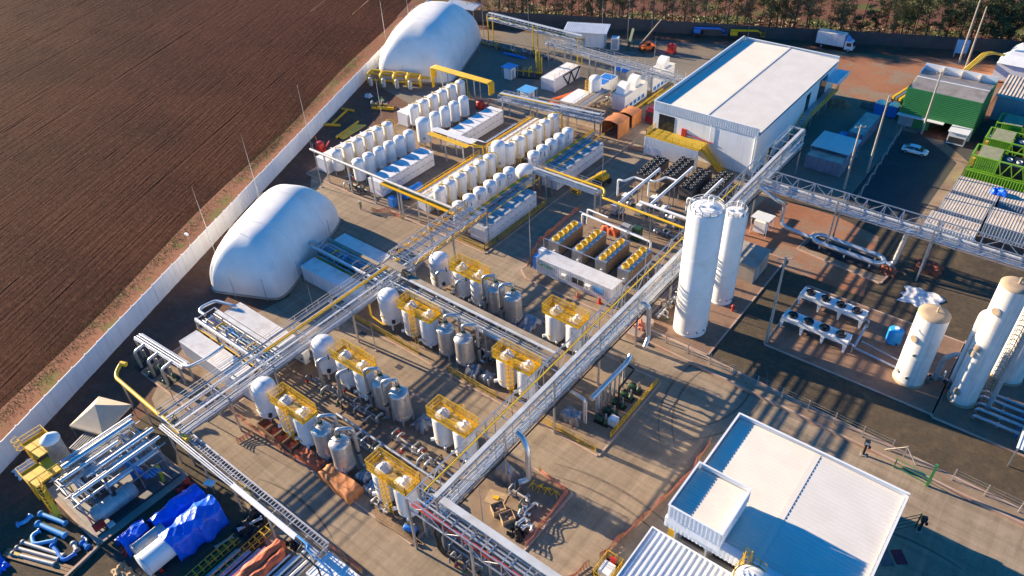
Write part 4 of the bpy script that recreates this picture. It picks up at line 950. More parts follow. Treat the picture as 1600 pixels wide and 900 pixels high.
MB().tube([(.4, 9.6, 3.3), (12.6, 9.1, 3.3)], .12, 10).build('pipe', 'galv', t)
for k, (x, y, m) in enumerate(((-52.0, 87.2, 'tarp_red'), (-49.2, 87.3, 'steel_dark'), (-47.4, 87.8, 'dark_green'))):
    if k == 0: lump('tarpaulin', 'orange sheet over a machine behind the yellow fan coolers', 'tarpaulin', (x, y, .12), 3.0, 1.6, 1.6, 'tarp_red', 44)
    else: 
        t = thing('control_cabinet', ('grey cabinet behind the yellow fan coolers', 'green cabinet behind the yellow fan coolers')[k - 1], 'cabinet', (x, y, .12)); box('body', -.7, .7, -.5, .5, .1, 2.4, ('galv_dull', 'dark_green')[k - 1], t); box('door', -.6, .6, -.53, -.5, .2, 2.3, ('galv_dull', 'dark_green')[k - 1], t); box('plinth', -.7, .7, -.5, .5, 0, .1, 'black', t)

# ---- black multi-fan coolers
def black_cooler(L):
    t = thing('black_cooler', 'x', 'cooler', (0, 0, 0), 0, 'dark coolers with rows of black fans')
    box('casing', -1.25, 1.25, 0, L, 1.2, 2.7, 'steel_dark', t); box('top_plate', -1.28, 1.28, -.03, L + .03, 2.7, 2.76, 'dark', t)
    for x in (-1.2, 1.2):
        for y in (.1, L - .1): bar('leg', (x, y, 0), (x, y, 2.68), .14, 'galv', t)
    n = int(L / 1.05)
    for i in range(n):
        for k in (-1, 1):
            x, y = k * .62, (i + .5) * L / n
            rg = MB().lathe([(.38, 2.76), (.42, 3.0), (.46, 3.0), (.49, 2.76)], 14, (x, y, 0)).build('fan_ring', 'black', t)
            mb = MB()
            for q in range(5):
                a = q * 1.2566 + i; c, s_ = math.cos(a), math.sin(a)
                mb.add([(x + .05 * c, y + .05 * s_, 2.86), (x + .37 * c - .14 * s_, y + .37 * s_ + .14 * c, 2.90), (x + .37 * c + .08 * s_, y + .37 * s_ - .08 * c, 2.80)], [(0, 1, 2)])
            mb.cyl((x, y, 2.78), (x, y, 2.92), .11, 8).build('fan', 'galv_dull', rg)
    return t
bc = black_cooler(7.4); bc.location = (-54.7, 101.4, .12); bc['label'] = 'dark many fanned cooler closest to the shaded road'
dup(bc, (-50.9, 103.6, .12), None, 'dark many fanned cooler, second from the shaded road'); dup(bc, (-46.5, 101.7, .12), None, 'dark many fanned cooler before the hall stair'); dup(bc, (-43.0, 103.0, .12), None, 'dark many fanned cooler nearest the tall rack')
for k, (x, y0, y1, lb) in enumerate(((-52.3, 90.6, 103.2, 'pale duct beside the first dark cooler'), (-47.9, 92.6, 106.8, 'pale duct between the second and third dark coolers'), (-42.0, 94.0, 106.0, 'pale duct nearest the tall rack'))):
    t = thing('supply_duct', lb, 'pipe', (x, y0, .12)); L = y1 - y0
    rod('duct', (0, 0, 3.9), (0, L, 3.9), .24, 'cladding', t)
    MB().tube([(0, L * .62, 3.9), (-2.2, L * .62, 3.9), (-2.9, L * .45, 3.9), (-4.0, L * .45, 3.9), (-4.0, L * .45, .8)] if k < 2 else [(0, L * .3, 3.9), (-2, L * .3, 3.9), (-2, L * .3, 1)], .17, 10).build('branch_duct', 'cladding', t)
    for s in (.4, L * .5, L - .4):
        bar('post', (-.4, s, 0), (-.4, s, 3.6), .12, 'galv', t); bar('post', (.4, s, 0), (.4, s, 3.6), .12, 'galv', t); bar('cross_beam', (-.6, s, 3.6), (.6, s, 3.6), .12, 'galv', t)
t = thing('supply_duct', 'pale header duct running to the tall rack in front of the dark coolers', 'pipe', (-49.8, 92.3, .12)); rod('duct', (0, 0, 3.9), (11.6, -.2, 3.9), .24, 'cladding', t)
for s in (1, 6, 11): bar('post', (s, 0, 0), (s, 0, 3.65), .14, 'galv', t)
for k, (x, y) in enumerate(((-53.6, 92.2), (-50.3, 94.4), (-46.6, 95.8), (-44.2, 94.0), (-53.8, 95.6), (-49.6, 97.6))):
    t = thing('chiller_unit', ['compressor skid', 'pump cabinet', 'valve skid', 'grey pump skid', 'filter skid', 'small pump skid'][k] + ' standing among the pale ducts, ' + ['nearest the yellow gas pipe', 'beside the first duct', 'below the second duct', 'beside the tall rack', 'nearest the shaded road', 'in front of the second dark cooler'][k], 'machine skid', (x, y, .12), 0, 'machine skids among the ducts')
    box('skid', -1.1, 1.1, -.8, .8, 0, .2, 'steel_dark', t); box('cabinet', -1.0, -.1, -.6, .6, .2, 1.9, 'galv_dull', t); MB().lathe([(.02, -.8), (.4, -.75), (.4, .75), (.02, .8)], 14, (.5, 0, .8), 'y').build('vessel', 'pipe_grey', t)
    MB().tube([(.5, .4, 1.1), (.5, .4, 2.1), (-.4, .7, 2.1), (-.4, .7, .5)], .1, 8).build('pipe', 'galv', t); box('cover', -1.0, -.1, -.6, .6, 1.9, 1.96, 'white', t)
manifold('pipe_manifold', 'dark valve rows beside the tall rack among the pale ducts', (-46, 90.8, .12), 7, 51, 'steel_dark')

# ---- the big hall
hl = thing('process_hall', 'big white hall with cream ridged roof and blue-white cladding band', 'building', (-61.2, 116.2, 0))
HW, HL = 20.2, 38.0
HZ = 9.3; HR = 8.6
MB().box(0, HW, 0, .25, 0, HR - .6).build('front_wall', 'hall_wall', hl); MB().box(0, HW, HL - .25, HL, 0, HR - .6).build('back_wall', 'hall_wall', hl)
MB().box(0, .25, .25, HL - .25, 0, HR - .6).build('side_wall', 'hall_wall', hl); MB().box(HW - .25, HW, .25, HL - .25, 0, HR - .75).build('side_wall', 'hall_wall', hl)
ZR = HR + .12
MB().ribbed((.3, .2, HR - .2), (0, HL - .4, 0), (HW / 2 - .3, 0, ZR - HR + .2), (-.05, 0, 1), .55, .045).build('roof_slope', 'roof_cream', hl)
MB().ribbed((HW / 2, .2, ZR), (0, HL - .4, 0), (HW / 2 + .25, 0, HR - ZR - .22), (.05, 0, 1), .55, .045).build('roof_slope', 'roof_grey', hl)  # slope turned from the sun gets a greyer colour, its shading painted in
MB().box(HW / 2 - .25, HW / 2 + .25, .2, HL - .2, ZR + .05, ZR + .09).build('ridge_cap', 'roof_cream', hl)
MB().ribbed((0, -.06, HR - 1.1), (HW + .1, 0, 0), (0, 0, 1.7), (0, -1, 0), .42, .06).build('fascia', 'cladding', hl)
MB().ribbed((-.06, HL, HR - 1.1), (0, -HL, 0), (0, 0, 1.7), (-1, 0, 0), .42, .06).build('fascia', 'cladding', hl)
MB().ribbed((HW + .1, HL + .06, HR - 1.1), (-HW, 0, 0), (0, 0, 1.45), (0, 1, 0), .42, .06).build('fascia', 'cladding', hl)
MB().box(-.14, HW + .1, -.12, .1, HR + .6, HR + .66).box(-.14, .1, .1, HL, HR + .6, HR + .66).box(.1, HW + .1, HL - .1, HL + .12, HR + .36, HR + .42).build('coping', 'cladding', hl)
MB().box(HW + .02, HW + .3, 0, HL, HR - .85, HR - .6).build('gutter', 'cladding', hl)
def door(x0, x1, y0, y1, z0, z1, m='glass'):
    d = MB().box(x0, x1, y0, y1, z0, z1).build('door', 'dark', hl)
    if y1 - y0 < .2:
        for k in (0, 1):
            a = x0 + .08 + k * (x1 - x0) / 2; b = a + (x1 - x0) / 2 - .16; MB().box(a, b, y0 - .02, y0, z0 + .1, z1 - .1).build('pane', m, d)
    else:
        a = y0 + .1; b = y1 - .1; MB().box(x1, x1 + .02, a, b, z0 + .1, z1 - .1).build('pane', m, d)
door(1.2, 4.4, -.05, 0, 4.0, 7.0)
door(HW, HW + .05, 6.6, 8.2, 0, 2.4); door(HW, HW + .05, 22.5, 24.5, 3.2, 6.6); door(HW, HW + .05, 29.0, 33.0, 3.2, 7.2)
MB().box(6.1, 7.0, -.34, -.02, 4.0, 5.4).build('fire_cabinet', 'red', hl); rod('fire_pipe', (7.0, -.15, 4.5), (12.4, -.15, 4.15), .09, 'red', hl)
rod('downpipe', (19.9, -.18, 0), (19.9, -.18, HR - 1.1), .12, 'cladding', hl); rod('downpipe', (11.6, -.14, 0), (11.6, -.14, HR - 1.1), .05, 'cladding', hl)
# front balcony, its screen and stair
b_ = MB().box(.6, 11.4, -3.6, -.05, 3.82, 3.98).build('balcony', 'yellow_old', hl)
for a, c in (((.7, -3.5), (11.3, -3.5)), ((.7, -3.5), (.7, -.2))): rail_mb([(*a, 3.98), (*c, 3.98)], 1.1).build('guardrail', 'yellow', b_)
MB().ribbed((.5, -3.66, .3), (10.9, 0, 0), (0, 0, 3.5), (0, -1, 0), .3, .06).build('screen', 'cladding', b_)
for x in (.7, 4.2, 7.8, 11.2): MB().box(x - .08, x + .08, -3.58, -3.42, 0, 3.82).build('column', 'galv', b_)
s_ = MB()
for k in range(16): s_.box(11.4 + k * .27, 11.7 + k * .27, -2.6, -1.4, 3.86 - k * .24, 3.9 - k * .24)
s_.bar((11.4, -2.65, 3.8), (15.7, -2.65, 0.05), .08, .25).bar((11.4, -1.35, 3.8), (15.7, -1.35, .05), .08, .25)
s_ = s_.build('stair', 'yellow', hl)
for yy in (-2.65, -1.35): rail_mb([(11.4, yy, 3.9), (15.7, yy, .1)], 1.0).build('guardrail', 'yellow', s_)
MB().box(15.6, 17.6, -2.8, -1.2, 0, .15).build('landing', 'yellow_old', s_)
# side gallery and stair
g_ = MB().box(HW + .05, HW + 1.9, 21.5, 36, 3.0, 3.15).build('gallery', 'galv_dull', hl)
rail_mb([(HW + 1.85, 21.5, 3.15), (HW + 1.85, 36, 3.15)], 1.1).build('guardrail', 'yellow', g_)
for yy in (22, 26, 30, 34): MB().box(HW + 1.7, HW + 1.86, yy, yy + .16, 0, 3.0).build('column', 'galv', g_)
s_ = MB()
for k in range(12): s_.box(HW + .3, HW + 1.7, 16.0 + k * .46, 16.42 + k * .46, .2 + k * .25, .25 + k * .25)
s_.bar((HW + .25, 15.6, .05), (HW + .25, 21.6, 3.05), .08, .25).bar((HW + 1.75, 15.6, .05), (HW + 1.75, 21.6, 3.05), .08, .25)
s_ = s_.build('stair', 'galv', hl)
for xx in (HW + .25, HW + 1.75): rail_mb([(xx, 15.6, .1), (xx, 21.6, 3.1)], 1.0, infill=False).build('guardrail', 'yellow', s_)
c_ = MB().box(HW + .1, HW + 2.6, 31.5, 38.5, 6.2, 6.3).build('canopy', 'cladding', hl)
MB().ribbed((HW + 2.62, 31.5, 5.6), (0, 7, 0), (0, 0, 1.1), (1, 0, 0), .42, .05).build('canopy_band', 'cladding', c_)

# ---- two white silos
def silo(loc, r, h, label):
    t = thing('silo', label, 'silo', (*loc, .14), 0, 'white silos')
    sh = MB().lathe([(r, .35), (r, h), (r * .98, h + .08), (r * .5, h + .32), (.02, h + .4)], 48).build('shell', 'white', t)
    for z in (h * .33, h * .66): MB().lathe([(r, z), (r + .025, z + .01), (r + .025, z + .06), (r, z + .07)], 48).build('seam_band', 'white', sh)
    MB().lathe([(r + .02, 0), (r + .02, .35), (r, .352)], 32).build('skirt', 'white', t)
    tp = rail_mb([(r * .96 * math.cos(6.28319 * k / 14), r * .96 * math.sin(6.28319 * k / 14), h + .05) for k in range(14)], .7, True, infill=False, post=9).build('top_rail', 'white', t)
    MB().cyl((.4, .2, h + .2), (.4, .2, h + .75), .35, 12).cyl((-.6, -.4, h + .2), (-.6, -.4, h + .6), .22, 10).box(.2, 1.2, -.9, -.3, h + .15, h + .5).build('top_fittings', 'white', t)
    MB().tube([(-.2, .8, h + .2), (-.2, .8, h + 1.3), (.3, 1.2, h + 1.3), (.3, 1.2, h + .2)], .09, 8).build('vent_loop', 'white', t)
    rod('riser', ((r + .12) * math.cos(.6), (r + .12) * math.sin(.6), .2), ((r + .12) * math.cos(.6), (r + .12) * math.sin(.6), h), .06, 'white', t)
    for k in range(3): a = -1.2 + k * .5; MB().cyl((r * .98 * math.cos(a), r * .98 * math.sin(a), .9), ((r + .25) * math.cos(a), (r + .25) * math.sin(a), .9), .12, 8).build('nozzle', 'galv_dull', t)
    return t
silo((-30.8, 74.0), 2.2, 19.2, 'taller white silo standing nearest the tall pipe rack'); silo((-30.1, 82.0), 1.55, 14.6, 'shorter and slimmer white silo behind the tall one')
lump('rag_heap', 'orange and pink rag heap on the corner of the silo plinth', 'rag heap', (-36.0, 69.6, .8), 1.5, 1.5, .7, 'net', 61, rough=.4)
manifold('pipe_manifold', 'pipework on the slab at the foot of the silos', (-35, 72.6, .14), 12, 62, 'galv_dull', 1.5708)
# ================================================================ east yard
def tower(loc, r, h, label, top=True, ports=(), m='old_white', r2=None, z2=None):
    t = thing('process_tower', label, 'tower', (*loc, .14), 0, 'old process towers')
    prof = [(r, .3), (r, h)] if not r2 else [(r, .3), (r, z2), (r2, z2 + .5), (r2, h)]
    sh = MB().lathe(prof, 36).build('shell', m, t); rt_ = r2 or r
    MB().lathe([(rt_ + .03, h - .02), (rt_ + .03, h + .08), (rt_ * .5, h + .22), (.02, h + .26)], 36).build('cap', 'tower_top', t)
    MB().lathe([(r + .12, 0), (r + .12, .12), (r, .14), (r, .3)], 32).build('skirt', 'tower_top', t)
    for k in range(int(h / 3)): z = 1.5 + k * 3; MB().lathe([(r, z), (r + .015, z + .01), (r + .015, z + .05), (r, z + .06)], 36).build('weld_seam', m, sh) if not r2 or z < z2 else None
    for a, z, q in ports:
        c, s_ = math.cos(a), math.sin(a)
        p = MB().cyl(((r - .1) * c, (r - .1) * s_, z), ((r + .16) * c, (r + .16) * s_, z), q, 16).build('manhole', 'galv_dull', t); MB().cyl(((r + .16) * c, (r + .16) * s_, z), ((r + .19) * c, (r + .19) * s_, z), q * .8, 16).build('cover', 'tower_top', p)
    if top: MB().tube([(.2, .2, h + .1), (.2, .2, h + 1.0)], .12, 8).build('vent', 'tower_top', t)
    return t
FC = R(-125)     # towards the camera
tower((-4.3, 81.2), 1.75, 10.6, 'short stout white tower with brown stained top', True, ((FC + .1, 7.4, .5), (FC - .2, 1.6, .25), (FC + .5, 5.2, .2), (FC + .6, 1.5, .22)))
tt_ = tower((1.8, 81.3), 1.5, 17.6, 'tall white tower with round hatches standing beside the short tower', True, ((FC + .2, 14.6, .5), (FC + .1, 9.0, .5), (FC - .1, 8.0, .5), (FC + .1, 2.0, .5), (FC - .25, .8, .4)))
MB().tube([(-1.75, .6, 2.0), (-1.75, .6, 12.4), (-1.15, .6, 13.2), (-1.15, .6, 13.2), (-1.0, .4, 12.2), (-1.3, .2, 3)], .28, 10).build('loop_pipe', 'old_white', tt_)
tower((5.2, 88.5), 1.7, 18.6, 'tower behind the tall one, only its upper part in view', True, ((FC, 15, .4),))
t = thing('pipe_column', 'slim silver pipe column with ladder beside the tall tower', 'pipe', (4.6, 81.0, .14))
MB().tube([(0, 0, .4), (0, 0, 15.5)], .28, 10).build('pipe', 'galv_dull', t); cage_mb(-.7, 0, .2, 16, .45, 1).build('ladder', 'tower_top', t)
for k in range(5): y = 78.6 + k * 1.2; t = thing('floor_pipe', 'silver floor pipe, %s of the bundle at the tower foot' % ORD[k], 'pipe', (3.6, y, .14), 0, 'silver floor pipes'); MB().tube([(0, 0, .2), (0, 0, .7 + .15 * (k % 2)), (9, .0, .7 + .15 * (k % 2)), (12, .3, .6)], .2, 10).build('pipe', 'galv', t); MB().cyl((2.4, 0, .7), (2.6, 0, .7), .34, 10).build('flange', 'galv', t); bar('support', (4.5, 0, 0), (4.5, 0, .5), .16, 'blue', t)
manifold('pipe_manifold', 'rusty pipework between the two front towers', (-2.4, 82.6, .14), 4, 71, 'steel_dark')
t = thing('tower_pipe', 'grey hooked pipe between the short and tall tower', 'pipe', (-1.6, 82.4, .14)); MB().tube([(0, 0, .4), (0, 0, 4.2), (1.0, .3, 5.0), (1.6, .6, 5.0)], .3, 10).build('pipe', 'galv_dull', t)
t = thing('corrugated_roof', 'corner of a white corrugated lean-to roof at the picture edge by the tower pipes', 'roof', (8.2, 73.6, 0))
MB().ribbed((0, 0, 3.2), (5, 0, 0), (0, 5, .5), (0, 0, 1), .35, .06).build('roof_sheet', 'cladding', t); bar('post', (.2, .2, .05), (.2, .2, 3.2), .16, 'galv', t); bar('post', (.2, 4.8, .05), (.2, 4.8, 3.6), .16, 'galv', t)
# two white evaporators with four fans each
def evap():
    t = thing('fan_condenser', 'x', 'condenser', (0, 0, 0), 0, 'white four fan condensers')
    box('body', 0, 8.8, -.95, .95, 1.35, 1.95, 'white', t); box('coil', .2, 8.6, -.85, .85, 1.05, 1.35, 'steel_dark', t)
    for i in range(4):
        x = 1.15 + i * 2.15
        rg = MB().lathe([(.55, 1.95), (.60, 2.22), (.65, 2.22), (.68, 1.95)], 18, (x, 0, 0)).build('fan_ring', 'black', t); mb = MB()
        for q in range(6):
            a = q * 1.0472 + i; c, s_ = math.cos(a), math.sin(a); mb.add([(x + .08 * c, .08 * s_, 2.1), (x + .53 * c - .18 * s_, .53 * s_ + .18 * c, 2.14), (x + .53 * c + .1 * s_, .53 * s_ - .1 * c, 2.02)], [(0, 1, 2)])
        mb.cyl((x, 0, 1.98), (x, 0, 2.3), .24, 10).build('fan', 'black', rg)
        if i: box('divider', x - 1.1, x - 1.06, -.96, .96, 1.35, 1.99, 'white', t)
    for x in (.15, 2.9, 5.7, 8.6):
        for y in (-.88, .88): MB().add([(x - .1, y - .06, 0), (x + .1, y - .06, 0), (x + .1, y + .06, 0), (x - .1, y + .06, 0), (x - .28, y - .06, 1.35), (x + .28, y - .06, 1.35), (x + .28, y + .06, 1.35), (x - .28, y + .06, 1.35)], [(3, 2, 1, 0), (4, 5, 6, 7), (0, 1, 5, 4), (1, 2, 6, 5), (2, 3, 7, 6), (3, 0, 4, 7)]).build('leg', 'white', t)
    MB().tube([(8.9, -.5, 1.6), (9.5, -.5, 1.6), (9.5, -.5, .4)], .12, 8).build('pipe', 'galv', t)
    return t
ev = evap(); ev.location = (-20.9, 88.0, .14); ev.rotation_euler = (0, 0, R(-2)); ev['label'] = 'white four fan condenser on the side of the pipe loop skid'
dup(ev, (-21.0, 82.0, .14), R(-1), 'white four fan condenser next to the concrete pole')
t = thing('floor_pipe', 'silver pipes from the condensers towards the short tower', 'pipe', (-11.5, 86.6, .14)); MB().tube([(0, 0, 1.2), (0, -4.4, .5), (5.5, -5.0, .5)], .15, 8).build('pipe', 'galv', t); MB().tube([(.5, -3, .8), (6, -3.6, .5)], .1, 8).build('pipe', 'galv', t)
t = thing('blue_barrel', 'bright blue upright barrel tank on the red slab', 'barrel', (-7.9, 86.6, .14)); sh = MB().lathe(tank_prof(.95, .3, 2.1, .45, .2), 24).build('shell', 'barrel_blue', t); MB().cyl((0, 0, 2.5), (0, 0, 2.62), .3, 12).build('lid', 'white', t); MB().cyl((.6, -.74, .6), (.65, -.82, .6), .16, 10).build('outlet', 'dark', sh)
# U-shaped heat exchanger loop
t = thing('pipe_loop_skid', 'hairpin loop of thick silver pipe on a dark skid', 'heat exchanger', (-25.4, 101.2, .16), R(-3))
MB().tube([(-.6, 1.0, 1.0), (.3, 1.0, 1.1), (1.2, 2.3, 1.3), (10.6, 2.3, 1.3), (11.5, 1.2, 1.3), (10.6, .1, 1.3), (1.4, .1, 1.3), (.6, .9, 1.3)], .34, 12, bend=1.1).build('pipe_loop', I_, t)
box('skid', .2, 11.6, -.5, 2.9, 0, .25, 'black', t); box('tray', .6, 11, .5, 1.9, .25, .32, 'dark', t)
for x in (2.2, 6, 9.8):
    for yy in (.1, 2.3): bar('saddle', (x, yy, .25), (x, yy, 1.0), .22, 'galv_dull', t)
MB().tube([(11.4, 1.2, 1.3), (12.4, 1.0, 1.25)], .3, 12).build('outlet', I_, t); MB().cyl((10.6, 2.3, 1.6), (10.6, 2.3, 2.0), .1, 8).build('gauge', 'dark', t)
lump('white_heap', 'patch of pale crumpled sheeting on the gravel', 'heap', (-7.4, 98.3, .016), 5.0, 4.2, .35, 'pale_pile', 72, rough=.5)
lump('soil_heap', 'dark red soil heap at the foot of the bridge post', 'heap', (-8.6, 106.0, .016), 3.6, 3.0, 1.1, 'spoil', 73, rough=.3); lump('soil_heap', 'small red soil heap beside the drop pipe', 'heap', (-13.2, 101.8, .016), 2.4, 2.2, .7, 'spoil', 74, rough=.3)
# small instrument hut and concrete block house
t = thing('instrument_hut', 'small white hut with tilted roof behind the silos', 'hut', (-33.8, 99.8, .02)); box('body', .3, 2.2, .3, 2.0, .3, 2.3, 'white', t); box('door', 2.2, 2.23, .7, 1.6, .4, 2.1, 'cont_grey', t)
MB().add([(-.2, -.3, 3.1), (2.8, -.3, 3.1), (2.8, 2.6, 2.7), (-.2, 2.6, 2.7), (-.2, -.3, 3.18), (2.8, -.3, 3.18), (2.8, 2.6, 2.78), (-.2, 2.6, 2.78)], [(3, 2, 1, 0), (4, 5, 6, 7), (0, 1, 5, 4), (1, 2, 6, 5), (2, 3, 7, 6), (3, 0, 4, 7)]).build('roof', 'cladding', t)
for x in (0, 2.6):
    for yy in (-.1, 2.4): bar('post', (x, yy, 0), (x, yy, 2.75), .09, 'white', t)
t = thing('block_house', 'plain concrete block house in rack shadow behind the slim silo', 'building', (-32.2, 87.6, .14)); box('wall', 0, 4.3, 0, 5.2, 0, 2.9, 'concrete', t); MB().box(-.15, 4.45, -.15, 5.35, 2.9, 3.05).build('roof', 'concrete', t); box('door', 4.3, 4.33, 1, 2, 0, 2.1, 'cont_grey', t)
t = thing('hydrant', 'red hydrant on the slab beside the silos', 'hydrant', (-27.6, 80.5, .14)); MB().cyl((0, 0, 0), (0, 0, .9), .16, 10).cyl((-.3, 0, .7), (.3, 0, .7), .1, 8).cyl((0, 0, .9), (0, 0, 1.05), .2, 10, .08).build('body', 'red', t); box('valve_wheel', -.2, .2, -.03, .03, 1.05, 1.12, 'red', t)
# concrete poles
def pole(loc, h, label, arm=True, lean=0):
    t = thing('utility_pole', label, 'pole', (*loc, 0), R(40), 'concrete poles'); MB().cyl((0, 0, 0), (lean, 0, h), .22, 10, .12).build('shaft', 'pole_concrete', t)
    if arm: 
        bar('cross_arm', (-.9, 0, h - .4), (.9, 0, h - .4), .1, 'pole_concrete', t)
        for x in (-.8, 0, .8): MB().cyl((x, 0, h - .35), (x, 0, h - .1), .05, 6).build('insulator', 'galv_dull', t)
    return t
pole((-21.2, 77.3), 14.2, 'tall concrete pole rising from the slab beside the condensers'); pole((-26.3, 121.0), 12, 'concrete pole beside the tin roofed shed', True); pole((-24.9, 128.6), 14.5, 'concrete pole by the fence of the car yard', False); pole((-21.4, 148.6), 12.5, 'concrete pole at the front of the green hall', True)
pole((-24.2, 187.2), 15.5, 'taller of the two poles before the trees'); pole((-22.3, 184.9), 13.3, 'shorter of the two poles before the trees', False)
def wire(label, a, b, sag):
    t = thing('power_line', label, 'cable', (a[0], a[1], 0)); P = [(i / 14) for i in range(15)]
    MB().tube([((b[0] - a[0]) * p, (b[1] - a[1]) * p, a[2] + (b[2] - a[2]) * p - sag * 4 * p * (1 - p)) for p in P], .025, 5, bend=.01, seg=1).build('wire', 'dark', t)
wire('power line sagging across the car yard to the green frames', (-26.2, 121, 11.7), (-6, 128, 7), .8)
# angled fence posts beside the car yard
for i in range(9):
    y = 116 + i * 4.2; x = -23.0 - i * .22
    t = thing('fence_post', 'white cranked fence post of the car yard, %s from the bridge' % ORD[i], 'fence post', (x, y, 0), 0, 'cranked fence posts'); MB().tube([(0, 0, 0), (0, 0, 2.0), (.35, 0, 2.5)], .07, 6, bend=.02).build('shaft', 'pole_concrete', t)
t = thing('wire_fence', 'thin wire fence along the car yard', 'fence', (-23.0, 116, 0))
for z in (.5, 1.0, 1.5, 2.0): rod('wire', (0, 0, z), (-1.76, 33.6, z), .012, 'galv', t)
# straight posts along the concrete walk
FX = [-35 + 3.25 * i for i in range(20)]
for i, x in enumerate(FX):
    y = 69.25 - .034 * (x + 36)
    if -0.5 < x < 4: continue
    t = thing('fence_post', 'pale concrete post beside the gravel yard, %s from the silos' % (ORD + ['thirteenth', 'fourteenth', 'fifteenth', 'sixteenth', 'seventeenth', 'eighteenth', 'nineteenth', 'twentieth'])[i], 'fence post', (x, y, .1), 0, 'straight fence posts')
    MB().add([(-.07, -.07, 0), (.07, -.07, 0), (.07, .07, 0), (-.07, .07, 0), (-.05, -.05, 2.1), (.05, -.05, 2.1), (.05, .05, 2.1), (-.05, .05, 2.1)], [(4, 5, 6, 7), (0, 1, 5, 4), (1, 2, 6, 5), (2, 3, 7, 6), (3, 0, 4, 7)]).build('shaft', 'pole_concrete', t)
for k, (xa, xb) in enumerate(((-35, -2.5), (4.0, 26))):
    t = thing('wire_fence', ('wires strung between the concrete posts by the silos', 'wires strung between the concrete posts past the green gate')[k], 'fence', (xa, 69.25 - .034 * (xa + 36), .1))
    for z in (.4, .8, 1.2, 1.6, 2.0): rod('wire', (0, 0, z), (xb - xa, -.034 * (xb - xa), z), .012, 'galv_dull', t)
t = thing('leaning_stay', 'pale post with two slanting stays at the fence gap', 'fence post', (-1.1, 68.1, .1)); bar('post', (0, 0, 0), (0, 0, 2.1), .12, 'pole_concrete', t); bar('stay', (0, 0, 1.9), (-2.0, -.2, .2), .1, 'pole_concrete', t); bar('stay', (0, 0, 1.9), (1.5, -.4, .2), .1, 'pole_concrete', t)
t = thing('green_gate', 'dark green sliding gate between fence and white roofed building', 'gate', (2.1, 65.9, 0)); bar('post', (0, 0, 0), (0, 0, 3.6), .28, 'green_clad', t); bar('post', (-3.6, .4, 0), (-3.6, .4, 1.5), .12, 'green_clad', t)
for z in (.3, .9, 1.5): bar('rail', (-3.6, .4, z), (0, 0, z), .06, 'green_clad', t)
t = thing('green_gate', 'dark steel gate frame at the corner of the white roofed building', 'gate', (2.6, 59.8, 0)); 
for q in ((0, 0), (-2.2, -2.6)): bar('post', (q[0], q[1], 0), (q[0], q[1], 2.4), .14, 'dark_green', t)
for z in (.4, 1.1, 1.8, 2.3): bar('rail', (0, 0, z), (-2.2, -2.6, z), .06, 'dark_green', t)
for k, (x, y, lb) in enumerate(((-4.8, 66.1, 'black card reader pillar with white sign by the fence gap'), (3.0, 59.6, 'black card reader pillar beside the building corner'))):
    t = thing('reader_pillar', lb, 'pillar', (x, y, .02), R(20)); bar('post', (0, 0, 0), (0, 0, 2.1), .22, 'black', t); box('head', -.26, .26, -.2, .2, 1.7, 2.35, 'black', t); box('sign', -.2, .2, -.24, -.2, 1.9, 2.25, 'white' if k == 0 else 'dark', t); box('foot', -.3, .3, -.3, .3, 0, .08, 'concrete', t); MB().box(.26, .5, -.1, .1, 1.2, 1.5).build('arm', 'black', t)

